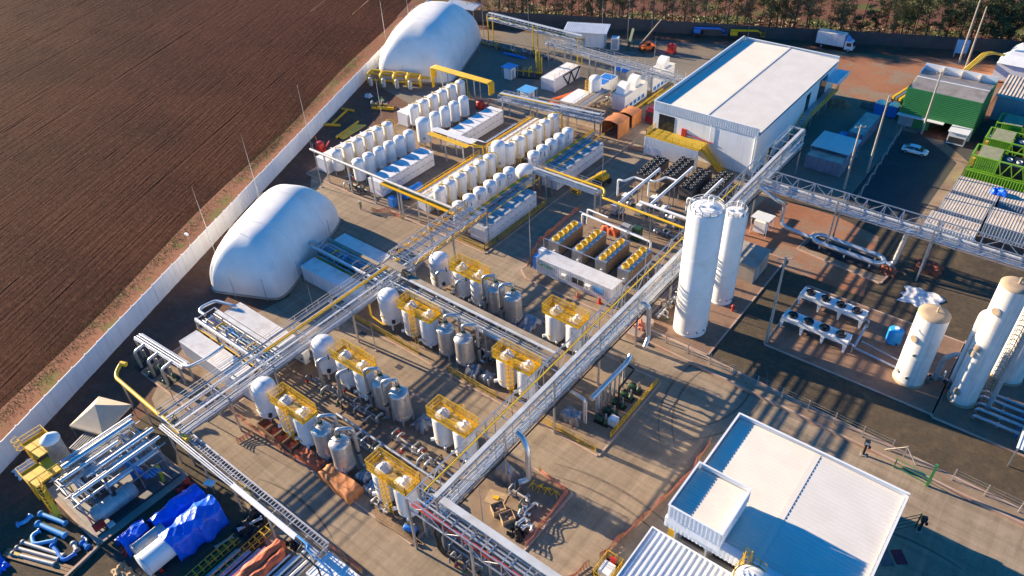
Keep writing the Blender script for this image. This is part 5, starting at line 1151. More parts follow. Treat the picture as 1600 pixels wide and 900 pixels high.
# ---- car, shed, containers
def car(loc, rz, label):
    t = thing('parked_car', label, 'car', loc, rz)
    sec = [(-2.25, .55, .78, .62), (-2.15, .35, .92, .82), (-1.5, .28, .98, .9), (-.3, .26, .98, .92), (1.0, .26, .96, .92), (1.9, .28, .84, .88), (2.2, .4, .66, .74)]
    def body(u, v):
        i = min(len(sec) - 2, int(u * (len(sec) - 1))); f = u * (len(sec) - 1) - i; a, b = sec[i], sec[i + 1]
        x, z0, z1, w = [a[k] + (b[k] - a[k]) * f for k in range(4)]
        prof = [(-w * .85, z0), (-w, z0 + .12), (-w, z0 + .3), (-w * .96, z1 - .06), (-w * .8, z1), (w * .8, z1), (w * .96, z1 - .06), (w, z0 + .3), (w, z0 + .12), (w * .85, z0)]
        p = prof[min(9, round(v * 9))]; return (x, p[0], p[1])
    mb = MB().grid(body, 24, 9); 
    for u in (0, 1): mb.add([body(u, k / 9) for k in range(10)], [tuple(range(10)) if u else tuple(range(9, -1, -1))])
    b = mb.build('body', 'car_paint', t)
    cab = [(-1.9, .92, .80), (-1.1, 1.36, .62), (-.7, 1.44, .60), (.35, 1.42, .60), (.75, 1.32, .62), (1.35, .96, .80)]
    rf = MB(); rf.add([(x, -w, z + .0) for x, z, w in cab[1:5]] + [(x, w, z) for x, z, w in cab[1:5]], [(i, i + 1, 5 + i, 4 + i) for i in range(3)], True); rf.build('roof', 'car_paint', b)
    gl = MB()
    for (x0, z0, w0), (x1, z1, w1) in ((cab[0], cab[1]), (cab[4], cab[5])): gl.add([(x0, -w0, z0), (x1, -w1, z1), (x1, w1, z1), (x0, w0, z0)], [(0, 1, 2, 3)])
    gl.build('windscreen', 'glass', b)
    for s_ in (-1, 1):
        MB().add([(x, s_ * w, z) for x, z, w in cab] + [(-1.9, s_ * .86, .86), (1.35, s_ * .86, .86)], [(6, 0, 1, 2, 3, 4, 5, 7)]).build('side_window', 'glass', b)
        MB().box(-.2, -.14, s_ * .80 - .02, s_ * .80 + .02, .9, 1.40).build('pillar', 'car_paint', b)
        MB().box(2.0, 2.17, s_ * .62 - .16, s_ * .62 + .16, .55, .68).build('headlight', 'glass', b); MB().box(-2.24, -2.1, s_ * .6 - .15, s_ * .6 + .15, .65, .78).build('tail_light', 'red', b); MB().box(.85, 1.05, s_ * .98 - .08, s_ * .98 + .08, .9, 1.02).build('mirror', 'car_paint', b)
        for x in (-1.4, 1.4):
            wv = MB().cyl((x, s_ * .74, .32), (x, s_ * .94, .32), .32, 18).build('wheel', 'rubber', t); MB().cyl((x, s_ * .94, .32), (x, s_ * .955, .32), .2, 12).build('rim', 'galv', wv)
    return t
car((-20.3, 140.2, .02), R(2), 'white saloon car parked in the dark yard')
t = container('blue_container', 'weathered blue container under a tin roof behind the long rack', 'container', -34.7, -28.3, 124.2, 126.8, 2.6, 'cont_blue', 'roof_old')
sr = thing('tin_roof_shed', 'flat pale tin roof on posts over the blue container', 'shed', (-34.9, 126.4, 0)); MB().ribbed((0, 0, 3.4), (6.8, 0, 0), (0, 6.6, .1), (0, 0, 1), .8, .03).build('roof', 'roof_grey', sr); box('wall', .3, 6.5, .6, 6.2, .05, 2.6, 'cont_blue', sr)
for x in (.15, 6.65):
    for yy in (.15, 6.45): bar('post', (x, yy, 0), (x, yy, 3.38), .12, 'galv_dull', sr)
container('blue_container', 'blue container with slatted roof parked beyond the tin roofed shed', 'container', -31.6, -28.8, 136.6, 146.4, 2.7, 'cont_blue', 'roof_old', 'Y')
for k, (x, y) in enumerate(((-32.2, 137.8), (-31.9, 139.6))):
    t = thing('water_tank', ('light blue round tank beside the slatted blue container', 'second light blue tank at the blue container corner')[k], 'tank', (x - .6, y - 2, 0)); MB().lathe(tank_prof(.8, .1, 1.5, .3, .1), 18).build('shell', 'blue_light', t); MB().cyl((0, 0, 1.8), (0, 0, 1.9), .3, 10).build('lid', 'blue', t)
def make_silo_drum(loc, label, m):
    t = thing('portable_toilet', label, 'cabin', loc); box('body', -.9, .9, -.9, .9, .15, 2.4, m, t); MB().add([(-.95, -.95, 2.4), (.95, -.95, 2.4), (.95, .95, 2.4), (-.95, .95, 2.4), (0, -.95, 2.75), (0, .95, 2.75)], [(0, 1, 4), (2, 3, 5), (1, 2, 5, 4), (3, 0, 4, 5)]).build('roof', 'white', t); box('door', -.6, .6, -.94, -.9, .25, 2.2, m, t)
make_silo_drum((-30.6, 152.6, 0), 'blue cabin with white roof before the green hall, farther from it', 'blue'); make_silo_drum((-28.2, 152.9, 0), 'blue cabin with white roof before the green hall, nearer to it', 'blue')
lump('debris_heap', 'heap of orange brown scrap beside the blue cabins', 'heap', (-29.6, 156.5, 0), 3.0, 3.0, 1.3, 'rubble', 75, rough=.5); lump('debris_heap', 'dark scrap heap by the fence behind the blue cabins', 'heap', (-32.8, 154.5, 0), 3.5, 2.4, 1.0, 'steel_dark', 76, rough=.6)
lump('sack_heap', 'grey and red sacks by the hall gallery', 'heap', (-38.6, 152.5, 0), 4.2, 2.2, 1.0, 'rubble', 77, rough=.5)
t = thing('long_trailer', 'long low trailer with yellow stripes parked behind the blue cabins', 'trailer', (-29.3, 158.2, 0), R(80)); box('deck', 0, 7, -1.1, 1.1, .9, 1.1, 'dark', t)
for k in range(3): MB().box(.2, 6.8, -.9 + k * .7, -.5 + k * .7, 1.1, 1.6).build('beam', ('yellow', 'galv', 'yellow')[k], t)
for x in (1, 2.1): 
    for s_ in (-1, 1): MB().cyl((x, s_ * .8, .45), (x, s_ * 1.1, .45), .45, 14).build('wheel', 'rubber', t)
# ---- green hall
gh = thing('green_hall', 'green corrugated hall with brown ribbed roof and open doorway', 'building', (-26.4, 150.2, 0)); GW, GL = 12.9, 11.4
MB().ribbed((0, 0, 2.4), (0, 0, 5.2), (GW, 0, 0), (0, -1, 0), .34, .07).build('front_cladding', 'green_clad', gh); MB().ribbed((GW, 0, .2), (0, GL, 0), (0, 0, 7.2), (1, 0, 0), .4, .06).build('side_cladding', 'green_clad', gh); MB().ribbed((0, GL, .2), (0, -GL, 0), (0, 0, 7.2), (-1, 0, 0), .4, .06).build('side_cladding', 'green_clad', gh)
MB().box(0, GW, GL - .1, GL, .2, 8.4).build('back_parapet', 'cladding', gh); MB().box(.05, .15, 8, GL, 7.2, 8.0).build('side_parapet', 'blue_light', gh)
MB().ribbed((.1, .1, 7.0), (GW - .2, 0, 0), (0, 5.2, .7), (0, -.1, 1), .32, .07).build('roof_slope', 'roof_old', gh); MB().ribbed((.1, 5.3, 7.7), (GW - .2, 0, 0), (0, 5.8, -.8), (0, .1, 1), .32, .07).build('roof_slope', 'roof_old', gh); MB().box(.1, GW - .1, 5.15, 5.45, 7.82, 7.9).build('ridge_cap', 'cladding', gh)
for x in (3.5, 6.8, 10): MB().box(x, x + .12, 10.2, 11.3, 6.95, 8.2).build('stay', 'roof_old', gh)
MB().box(-.3, GW * .62, -1.0, .05, 2.3, 2.42).build('awning', 'cladding', gh); MB().box(.05, 2.7, -.08, 0, .05, 2.35).build('door_leaf', 'cont_grey', gh); MB().box(2.8, 5.6, -.06, 0, .05, 2.35).build('door_leaf', 'green_clad', gh); MB().box(9.4, GW, -.4, .0, .05, 2.4).build('side_wall', 'hall_wall', gh)
MB().box(5.6, 9.4, 6, 6.1, .05, 2.4).build('inner_wall', 'dark', gh)
lo_ = MB().box(9.6, 12.6, -3.2, -.5, .2, 2.5).build('kiosk', 'cont_white', gh); MB().box(9.4, 12.8, -3.4, -.3, 2.5, 2.6).build('kiosk_roof', 'cladding', lo_); MB().box(9.8, 12.4, -3.24, -3.2, .5, 1.6).build('grille', 'dark', lo_)
# ---- lime green frame containers
def frame_cont(label, x0, y0, L, Wd, z1, base=0):
    t = thing('frame_container', label, 'container', (x0, y0, base), 0, 'lime green equipment frames'); 
    for x in (.1, 4.2, L - .1):
        for y in (.1, Wd - .1): bar('post', (x, y, 0), (x, y, z1), .2, 'lime', t)
    for z in (.15, z1 - .1):
        for y in (.1, Wd - .1): bar('rail', (0, y, z), (L, y, z), .2, 'lime', t)
        for x in (.1, L - .1): bar('rail', (x, .2, z), (x, Wd - .2, z), .2, 'lime', t)
    MB().ribbed((.9, .12, .25), (3.2, 0, 0), (0, 0, z1 - .45), (0, -1, 0), .32, .07).build('side_panel', 'lime', t); MB().ribbed((4.1, Wd - .12, .25), (-3.2, 0, 0), (0, 0, z1 - .45), (0, 1, 0), .32, .07).build('side_panel', 'lime', t)
    MB().box(.9, 4.1, .15, Wd - .15, z1 - .05, z1 + .02).build('roof', 'olive_roof', t); MB().box(4.3, L - .2, .3, Wd - .3, .3, z1 - .6).build('machinery', 'black', t)
    for k in range(3): MB().lathe([(.35, z1 - .6), (.4, z1 - .3), (.44, z1 - .3), (.46, z1 - .6)], 12, (5.4 + k * 1.5, Wd / 2, 0)).build('fan_ring', 'galv_dull', t)
    for k in range(3): bar('brace', (4.3 + k * 1.7, .05, z1 - .2), (5.1 + k * 1.7, .05, .3), .14, 'lime', t); bar('brace', (5.1 + k * 1.7, .05, .3), (6.0 + k * 1.7, .05, z1 - .2), .14, 'lime', t)
    MB().box(.2, .75, .4, 1.2, .4, 1.8).build('gear', 'yellow_old', t)
    return t
frame_cont('lime green frame closest to the grey containers, upper one', -11.0, 134.2, 11, 4.6, 2.7, 2.7)
container('lime_container', 'lime green ribbed container under the closest green frame', 'container', -11.0, 1.0, 134.0, 138.6, 2.65, 'lime', 'lime')
frame_cont('lime green frame in the middle of the three', -10.7, 142.8, 11, 4.8, 2.8, 2.1); frame_cont('lime green frame farthest from the grey containers', -10.4, 150.2, 11, 4.6, 2.8, 2.0)
for k, y in enumerate((142.8, 150.2)): container('lime_container', ('dark shaded container below the middle green frame', 'dark shaded container below the farthest green frame')[k], 'container', -10.6, .4, y, y + 4.6, 2.05, 'cont_grey', 'lime')
for k, (x0, x1, y0, y1) in enumerate(((-11.2, -4.6, 126.0, 131.4), (-4.3, 4, 126.6, 131.2), (-11.4, -5.0, 119.2, 124.8), (-4.7, 4, 118.8, 124.2), (-12.0, -5.0, 113.8, 117.9))):
    container('grey_container', ('grey ribbed container with a light patch next to the lime green stack', 'grey ribbed container carrying a blue bag at the picture edge', 'grey ribbed container in the middle left of the grey group', 'grey ribbed container at the edge in the middle of the grey group', 'pale ribbed container just behind the truss bridge')[k].replace('middle left', 'inner middle'), 'container', x0, x1, y0, y1, 2.6, 'cont_grey' if k < 4 else 'cont_white', 'roof_old')
lump('blue_bag', 'bright blue bag lying on the grey container roofs', 'bag', (-4.9, 128.8, 2.62), 2.2, 1.6, .9, 'tarp_blue', 78, rough=.3)
t = thing('blue_tank_box', 'light blue container behind the lime green frames', 'container', (-5, 157.5, 0)); box('body', 0, 8, 0, 3, .2, 2.8, 'blue_light', t); box('roof', -.1, 8.1, -.1, 3.1, 2.8, 2.88, 'blue_light', t)
t = thing('grey_building', 'grey block building with ribbed white roof beside the green hall', 'building', (-12.6, 162, 0)); MB().box(0, 26, 0, 9, 0, 4.6).build('wall', 'cont_grey', t); MB().ribbed((-.3, -.3, 4.7), (26, 0, 0), (0, 9.5, .9), (0, 0, 1), .6, .08).build('roof', 'roof_old', t)
t = thing('silver_silo_house', 'white faceted machine house with yellow pipes before the trees', 'building', (-16.6, 182.0, 0)); box('wall', 0, 12, 0, 6, 0, 3.6, 'hall_wall', t)
for k in range(2): MB().add([(0 + k, -.4 + 6 * k, 3.6), (12 + k, -.4 + 6 * k, 3.6), (12.0 + k, 5 + 6 * k, 3.6), (k, 5 + 6 * k, 3.6), (1.5 + k, 1.2 + 6 * k, 5.2), (12 + k, 1.2 + 6 * k, 5.2), (12 + k, 3.6 + 6 * k, 5.2), (1.5 + k, 3.6 + 6 * k, 5.2)], [(4, 5, 6, 7), (0, 1, 5, 4), (1, 2, 6, 5), (2, 3, 7, 6), (3, 0, 4, 7)]).build('roof', 'cladding', t)
for k in range(3): MB().tube([(-6 + k * .4, -3.5, .4), (-3.2 + k * .4, .5, 4.6), (-2 + k * .4, 1.5, 4.8), (1, 2.4, 4.4)], .24, 8).build('yellow_pipe', 'yellow_old', t)
t = thing('blue_board', 'blue metal board on posts by the dirt road', 'board', (-25.0, 190.2, 0), R(20)); box('panel', -1.3, 1.3, -.06, .06, 1.0, 4.0, 'blue_light', t); bar('post', (-1.1, .1, 0), (-1.1, .1, 4.2), .12, 'galv_dull', t); bar('post', (1.1, .1, 0), (1.1, .1, 4.0), .12, 'galv_dull', t)
# ================================================================ rear yard
def panel_truck(loc, rz, label):
    t = thing('box_truck', label, 'truck', loc, rz)
    bx_ = MB().box(-4.4, 1.9, -1.2, 1.2, 1.05, 3.65).build('cargo_box', 'cont_white', t); MB().box(-4.42, 1.92, -1.22, 1.22, 3.65, 3.70).build('roof', 'roof_cream', bx_)
    MB().box(-1.2, -1.17, -1.215, -1.2, 1.2, 3.5).box(.3, .33, -1.215, -1.2, 1.2, 3.5).build('panel_seam', 'cont_grey', bx_)
    cab_ = [(2.1, .55), (4.0, .55), (4.1, 1.3), (3.75, 2.2), (3.2, 2.5), (2.1, 2.5)]
    n = len(cab_); c = MB().add([(x, -1.05, z) for x, z in cab_] + [(x, 1.05, z) for x, z in cab_], [tuple(range(n - 1, -1, -1)), tuple(range(n, 2 * n))] + [(i, (i + 1) % n, n + (i + 1) % n, n + i) for i in range(n)]).build('cab', 'car_paint', t)
    MB().add([(2.1, -.9, 2.5), (2.2, -.9, 3.5), (3.2, -.9, 2.52), (2.1, .9, 2.5), (2.2, .9, 3.5), (3.2, .9, 2.52)], [(0, 2, 1), (3, 4, 5), (1, 2, 5, 4), (0, 1, 4, 3)]).build('wind_deflector', 'blue_light', c)
    for s_ in (-1, 1): MB().box(2.5, 3.6, s_ * 1.06 - .012, s_ * 1.06 + .012, 1.4, 2.2).build('side_window', 'glass', c)
    MB().add([(4.125, -.9, 1.35), (4.125, .9, 1.35), (3.80, .9, 2.2), (3.80, -.9, 2.2)], [(0, 1, 2, 3)]).build('windscreen', 'glass', c)
    MB().box(-4.3, 2.2, -.45, .45, .7, 1.03).build('chassis', 'dark', t)
    for x in (-3.0, 3.1):
        for s_ in (-1, 1): w_ = MB().cyl((x, s_ * .75, .45), (x, s_ * 1.05, .45), .45, 16).build('wheel', 'rubber', t); MB().cyl((x, s_ * 1.05, .45), (x, s_ * 1.06, .45), .25, 12).build('rim', 'galv_dull', w_)
    MB().box(-4.45, -4.35, -1.0, 1.0, .5, .65).build('bumper', 'dark', t)
    return t
panel_truck((-49.5, 181.0, .03), R(3), 'white box truck on the dirt road before the trees')
def boom_lift(loc, rz, label, m):
    t = thing('boom_lift', label, 'boom lift', loc, rz, 'boom lifts'); MB().box(-1.3, 1.3, -1.0, 1.0, .5, 1.0).build('chassis', 'dark', t); MB().box(-1.1, .6, -.8, .8, 1.0, 1.9).build('turntable', m, t)
    for x in (-1.0, 1.0):
        for s_ in (-1, 1): MB().cyl((x, s_ * .75, .5), (x, s_ * 1.15, .5), .5, 14).build('wheel', 'rubber', t)
    MB().bar((-1.0, 0, 2.0), (5.2, 0, 2.1), .4, .45).build('boom', m, t); MB().bar((5.2, 0, 2.1), (6.2, 0, 1.4), .3).build('jib', m, t)
    b = MB().box(6.0, 7.0, -.9, .9, .9, 1.0).build('basket', 'dark', t); rail_mb([(6.0, -.9, 1.0), (7.0, -.9, 1.0), (7.0, .9, 1.0), (6.0, .9, 1.0)], 1.0, True, infill=False, post=2).build('basket_rail', m, b)
    return t
boom_lift((-80.0, 171.5, .03), R(24), 'blue boom lift parked along the rear wall', 'blue'); boom_lift((-71.8, 174.6, .03), R(26), 'yellow boom lift parked along the rear wall', 'yellow')
t = thing('telehandler', 'orange telehandler with raised dark boom beside the grey shed', 'telehandler', (-85.6, 156.6, .03), R(60)); MB().box(-1.8, 1.8, -.9, .9, .6, 1.3).build('body', 'orange', t); c = MB().box(-.8, .4, -.9, .1, 1.3, 2.4).build('cab', 'orange', t); MB().box(-.7, .3, -.92, -.9, 1.5, 2.2).build('window', 'glass', c); MB().bar((-1.6, .5, 1.6), (3.6, .5, 6.6), .4).build('boom', 'dark', t)
for x in (-1.2, 1.2):
    for s_ in (-1, 1): MB().cyl((x, s_ * .8, .55), (x, s_ * 1.2, .55), .55, 14).build('wheel', 'rubber', t)
t = thing('fire_pump', 'red cabinet machine near the telehandler', 'machine', (-80.2, 158.6, .03)); box('body', -.8, .8, -.8, .8, .2, 2.0, 'red', t); box('base', -.9, .9, -.9, .9, 0, .2, 'dark', t); MB().cyl((0, 0, 2.0), (0, 0, 2.4), .2, 10).build('exhaust', 'dark', t)
t = thing('grey_shed', 'grey walled shed with white ribbed roof in the rear yard', 'shed', (-104.0, 148.6, .02), RA); MB().box(.2, 9.6, .4, 4.4, 0, 3.4).build('wall', 'concrete_wall', t); MB().ribbed((-.4, -.4, 3.7), (10.8, 0, 0), (0, 5.4, .5), (0, 0, 1), .5, .08).build('roof', 'cladding', t); MB().box(4, 5, .36, .4, 0, 2.1).build('door', 'cont_grey', t)
for x in (.1, 10.2): bar('post', (x, -.2, 0), (x, -.2, 3.7), .12, 'galv', t)
t = thing('transformer_cabinet', 'light grey cabinet at the end of the grey shed', 'cabinet', (-92.6, 153.4, .02), RA); box('body', -.9, .9, -.8, .8, .1, 3.0, 'concrete_wall', t); box('plinth', -1, 1, -.9, .9, 0, .1, 'concrete', t); box('door', -.7, .7, -.83, -.8, .3, 2.7, 'cont_grey', t)
t = thing('blast_screen', 'dark panel leaning beside the grey shed cabinet', 'panel', (-89.6, 154.2, .02), RA); MB().bar((0, 0, 0), (1.0, 1.2, 5.0), .8, .15).build('panel', 'dark_green', t); MB().bar((1.4, 1.4, 0), (.8, 1.0, 4), .12).build('prop', 'dark', t)
t = thing('open_shed', 'white roofed open shed behind the larger dome', 'shed', (-141.5, 146.0, .02), R(8)); MB().ribbed((0, 0, 4.0), (9.6, 0, 0), (0, 4.2, .5), (0, 0, 1), .5, .08).build('roof', 'cladding', t)
for x in (.2, 9.4):
    for yy in (.2, 4): bar('post', (x, yy, 0), (x, yy, 4.0), .14, 'galv', t)
def booth(loc, label, rm, w_=1.9):
    t = thing('control_booth', label, 'booth', loc, 0, 'small booths'); box('body', -w_ / 2, w_ / 2, -w_ / 2, w_ / 2, .1, 2.6, 'white', t); box('door', w_ / 2, w_ / 2 + .03, -.4, .4, .15, 2.2, 'cont_grey', t); MB().box(-w_ * .75, w_ * .75, -w_ * .75, w_ * .75, 2.85, 2.95).build('roof', rm, t)
    for x in (-w_ * .65, w_ * .65):
        for yy in (-w_ * .65, w_ * .65): bar('post', (x, yy, 0), (x, yy, 2.85), .08, 'galv', t)
booth((-103.4, 126.2, .02), 'small white booth with a bright blue roof in the rear yard', 'blue_light'); booth((-92.6, 118.6, .02), 'booth with light blue canopy next to the yellow striped rack', 'blue_light', 2.2)
t = container('white_container', 'white container with black diagonal stair braces in the rear yard', 'container', -94.0, -90.4, 125.4, 135.2, 2.8, 'cont_white', 'cont_roof', 'Y')
for a, b in (((3.2, -.12, 2.7), (5.0, -.12, .2)), ((5.0, -.12, .2), (6.2, -.12, 2.7)), ((6.2, -.12, 2.7), (7.4, -.12, .2)), ((7.4, -.12, .2), (9.6, -.12, 2.7)), ((3.2, -.12, 2.75), (9.6, -.12, 2.75))): MB().bar(a, b, .18, .22).build('stair_brace', 'black', t)
rail_mb([(.2, .2, 2.8), (9.6, .2, 2.8)], 1.0, infill=False, post=2).build('handrail', 'galv', t)
t = thing('dosing_skid', 'yellow piped dosing skid beside the blue roofed booth', 'machine skid', (-101.4, 129.4, .02), R(20)); box('skid', -3.4, 3.8, -1.6, 1.6, 0, .25, 'dark', t)
for k in range(5): MB().tube([(-2.8 + k * 1.3, -1.0, .3), (-2.8 + k * 1.3, -1.0, 1.6 + .3 * (k % 2)), (-2.8 + k * 1.3, .9, 1.6 + .3 * (k % 2)), (-2.8 + k * 1.3, .9, .3)], .13, 8).build('pipe', ('yellow', 'steel_dark', 'yellow_old')[k % 3], t)
rod('header', (-3.2, 0, 1.0), (3.6, 0, 1.0), .16, 'yellow', t)
for x, hh in ((2.4, 5.6), (3.0, 5.2), (3.5, 4.2)): rod('stack', (x, 1.0, .2), (x, 1.0, hh), .22, 'yellow_old', t)
t = thing('floor_pipe', 'blue pipe lying on the ground behind the larger dome', 'pipe', (-113.5, 136.5, .3), R(3)); rod('pipe', (0, 0, 0), (6.5, 0, 0), .28, 'blue', t); rod('coupling', (3, 0, 0), (3.3, 0, 0), .33, 'blue', t)
manifold('pipe_manifold', 'yellow and dark valves behind the larger dome', (-122, 138.4, .02), 11, 81, 'yellow_old'); manifold('pipe_manifold', 'dark valve row under the rear lattice bridge', (-110, 139, .02), 9, 82, 'steel_dark')
# white tank, boxes with hoods behind the modules
tall((-79.9, 125.2), 1.3, 5.6, 'white upright tank with yellow strip beside the hooded boxes')
t = thing('caged_ladder', 'yellow caged ladder on the tank beside the hooded boxes', 'ladder', (-81.0, 124.0, .02)); cage_mb(0, 0, 0, 6, .4, -1).build('ladder', 'yellow', t)
module_box('equipment_box', 'plain white box with small vents behind the far module rack', -83.4, -80.2, 117.6, 124.2, 3.0, 'white', False, False)
def hooded(label, x0, y0, w_, L, z, hoods):
    t = thing('ventilated_box', label, 'equipment box', (x0, y0, .02), 0, 'hooded grey boxes'); MB().box(0, w_, 0, L, .1, z).build('body', 'concrete_wall', t); MB().box(-.08, w_ + .08, -.08, L + .08, z, z + .12).build('roof', 'roof_grey', t)
    for k in range(int(L / 1.6)): MB().box(w_, w_ + .04, .4 + k * 1.6, 1.5 + k * 1.6, .5, 1.3).build('louvre', 'blue', t)
    for yy in hoods:
        prof = [(0, 0)] + [(1.3 - 1.3 * math.cos(a * math.pi / 12) if 0 else 1.7 * (1 - math.cos(math.pi / 2 * a / 6)), 1.9 * math.sin(math.pi / 2 * a / 6)) for a in range(7)] + [(2.2, 1.9), (2.2, 0)]
        n = len(prof); MB().add([(.4, yy + p, z + .12 + q) for p, q in prof] + [(2.4, yy + p, z + .12 + q) for p, q in prof], [tuple(range(n)), tuple(range(2 * n - 1, n - 1, -1))] + [(i, n + i, n + (i + 1) % n, (i + 1) % n) for i in range(n)]).build('air_hood', 'white', t)
    return t
hooded('grey box with two white air hoods next to the hall', -75.8, 125.4, 3.0, 9.0, 3.4, (.6, 4.8)); hooded('farther grey box with one white air hood next to the hall', -75.6, 136.4, 3.0, 9.4, 3.4, (5.6,))
t = thing('roof_panel_box', 'white box with dark blue roof panels in the rear equipment yard', 'equipment box', (-83.4, 128.6, .02)); box('body', 0, 3.2, 0, 6, .1, 2.9, 'white', t)
for k in range(2): box('roof_panel', .3, 2.9, .4 + k * 2.8, 2.9 + k * 2.8, 2.9, 2.98, 'blue', t)
t = thing('roof_panel_box', 'grey box with blue roof panel beside the lattice bridge', 'equipment box', (-83.0, 137.0, .02)); box('body', 0, 3.4, 0, 3.8, .1, 2.8, 'galv_dull', t); box('roof_panel', .2, 3.2, .2, 3.6, 2.8, 2.88, 'blue', t)
t = thing('duct_run', 'weathered brown ducts running between the hooded boxes and far rack', 'duct', (-79.4, 113.5, .02))
for k in range(3): MB().box(k * .95, k * .95 + .75, 0, 13, 3.0, 3.5).build('duct', ('tray_old', 'galv_dull', 'tray_old')[k], t)
for s in (.5, 6, 12): bar('post', (0, s, 0), (0, s, 3.0), .16, 'galv_dull', t); bar('post', (2.6, s, 0), (2.6, s, 3.0), .16, 'galv_dull', t)
rail_mb([(-.2, 0, 3.0), (-.2, 13, 3.0)], 1.0, infill=False).build('handrail', 'galv', t)
manifold('pipe_manifold', 'tangled pipework behind the white upright tank', (-78.4, 126.4, .02), 8, 83, 'tray_old', 1.5708); manifold('pipe_manifold', 'tangled pipework under the lattice bridge by the hall', (-79, 134, .02), 7, 84, 'steel_dark', .3)
for k in range(3): t = thing('floor_pipe', 'yellow pipe lying along the hall wall, %s from the hooded boxes' % ORD[k], 'pipe', (-71.6 + k * .9, 126 + 5 * k, .35), 0, 'yellow pipes by the hall'); rod('pipe', (0, 0, 0), (.1, 13, 0), .26, 'yellow_old' if k else 'yellow', t); rod('coupling', (0, 4, 0), (0, 4.3, 0), .31, 'yellow_old', t)
def tent(label, x0, x1, y0, y1, z, m, seed):
    g = random.Random(seed); t = thing('tarp_tent', label, 'tent', (x0, y0, .02)); w_, L = x1 - x0, y1 - y0
    MB().grid(lambda u, v: (-.2 + u * (w_ + .4), -.2 + v * (L + .4), z + .35 * math.sin(math.pi * u) * (1 - .3 * v) - .12 * math.sin(math.pi * 2 * v) ** 2 + g.uniform(-.03, .03)), 12, 12).build('roof_sheet', m, t)
    MB().grid(lambda u, v: (w_ + .2 + .08 * math.sin(9 * u) * (1 - v), -.2 + u * (L + .4), v * (z + .02)), 16, 6).build('side_sheet', m, t); MB().grid(lambda u, v: (-.2 + .08 * math.sin(9 * u) * (1 - v), -.2 + u * (L + .4), v * z), 16, 6).build('side_sheet', m, t); MB().grid(lambda u, v: (-.2 + u * (w_ + .4), L + .2 + .08 * math.sin(8 * u) * (1 - v), v * z), 12, 6).build('back_sheet', m, t)
    for x in (0, w_):
        for yy in (0, L): bar('pole', (x, yy, 0), (x, yy, z), .08, 'steel_dark', t)
tent('larger orange tarpaulin tent with dark open front', -71.2, -67.9, 114.9, 118.6, 3.1, 'tarp_orange', 1); tent('smaller orange tarpaulin tent beside the red truck', -71.0, -68.2, 120.6, 123.8, 2.5, 'tarp_orange', 2)
t = thing('red_truck', 'dark red truck cab parked between the orange tent and hall', 'truck', (-65.6, 126.4, .02), R(-90)); c = MB().box(.6, 2.9, -1.2, 1.2, .7, 3.0).build('cab', 'truck_red', t); MB().add([(2.92, -1.0, 1.75), (2.92, 1.0, 1.75), (2.92, 1.0, 2.7), (2.92, -1.0, 2.7)], [(0, 1, 2, 3)]).build('windscreen', 'glass', c); MB().box(.5, 2.4, -1.0, 1.0, 3.0, 3.3).build('roof_fairing', 'truck_red', c); MB().box(-5, .5, -.5, .5, .7, 1.0).build('chassis', 'dark', t); MB().box(-4.6, .3, -1.1, 1.1, 1.0, 1.2).build('flatbed', 'dark', t); MB().box(2.9, 3.05, -1.2, 1.2, .5, 1.1).build('bumper', 'truck_red', t)
for x in (-3.6, 2.0):
    for s_ in (-1, 1): MB().cyl((x, s_ * .8, .5), (x, s_ * 1.15, .5), .5, 14).build('wheel', 'rubber', t)
boom_lift((-61.4, 99.2, .02), R(-100), 'small yellow lift parked in shade beside the lettered module', 'yellow'); boom_lift((-86.0, 119.5, .02), R(70), 'orange lift standing before the plain white box', 'orange')
for k, (x, y) in enumerate(((-98.8, 110.4), (-113.2, 78.8))):
    t = thing('red_machine', ('round red machine below the yellow pipe bridge', 'red machine standing on the earth by the field wall')[k], 'machine', (x, y, .05)); MB().lathe(tank_prof(.9, .4, 1.6, .4, .2), 16).build('drum', 'red', t); MB().box(-1.1, 1.1, -.5, .5, 0, .4).build('skid', 'red', t); MB().tube([(.9, 0, .6), (1.8, .2, 1.4), (2.2, .9, 2.4)], .12, 8).build('chute', 'red', t); MB().bar((-.9, .3, .4), (-1.6, .6, 2.4), .12).build('arm', 'orange', t)
# yellow steel by the wall
for k, (a, b, w_) in enumerate((((-121.2, 86.5), (-118.0, 88.2), .35), ((-119.8, 87.3), (-122.3, 94.0), .3), ((-123.8, 93.7), (-120.8, 94.6), .3), ((-114.6, 84.0), (-116.2, 91.6), .3), ((-120.4, 102.4), (-118.8, 100.2), .4), ((-118.6, 97.6), (-114.2, 99.9), .5))):
    t = thing('yellow_beam', ['short yellow beam on the grass by the field wall', 'long thin yellow beam on the grass by the field wall', 'yellow beam lying nearest the wall panels', 'slim yellow beam beside the yellow plates', 'stub of yellow steel near the yellow manifold', 'thick yellow beam lying before the yellow manifold'][k], 'beam', (*a, .05)); d = Vector((b[0] - a[0], b[1] - a[1], 0)); L = d.length
    MB().box(0, L, -w_ / 2, w_ / 2, 0, .04).box(0, L, -.03, .03, .04, w_).box(0, L, -w_ / 2, w_ / 2, w_, w_ + .04).build('profile', 'yellow', t, Matrix.Rotation(math.atan2(d.y, d.x), 4, 'Z'))
t = thing('yellow_plates', 'stack of flat yellow plates behind the dome side tanks', 'plates', (-114.2, 84.4, .03), R(96))
for k in range(4): MB().box(.1 * k, 7.0 - .3 * k, -1.2 + k * .6, -.65 + k * .6, .02 * k, .10 + .03 * k).build('plate', 'yellow', t)
manifold('pipe_manifold', 'tangle of yellow fittings near the field wall', (-119.5, 98.5, .05), 4, 85, 'yellow', .4); lump('white_sack', 'white sack dumped by the field wall', 'sack', (-123.6, 101.4, .03), 1.6, 1.3, .8, 'pale_pile', 86, rough=.4)
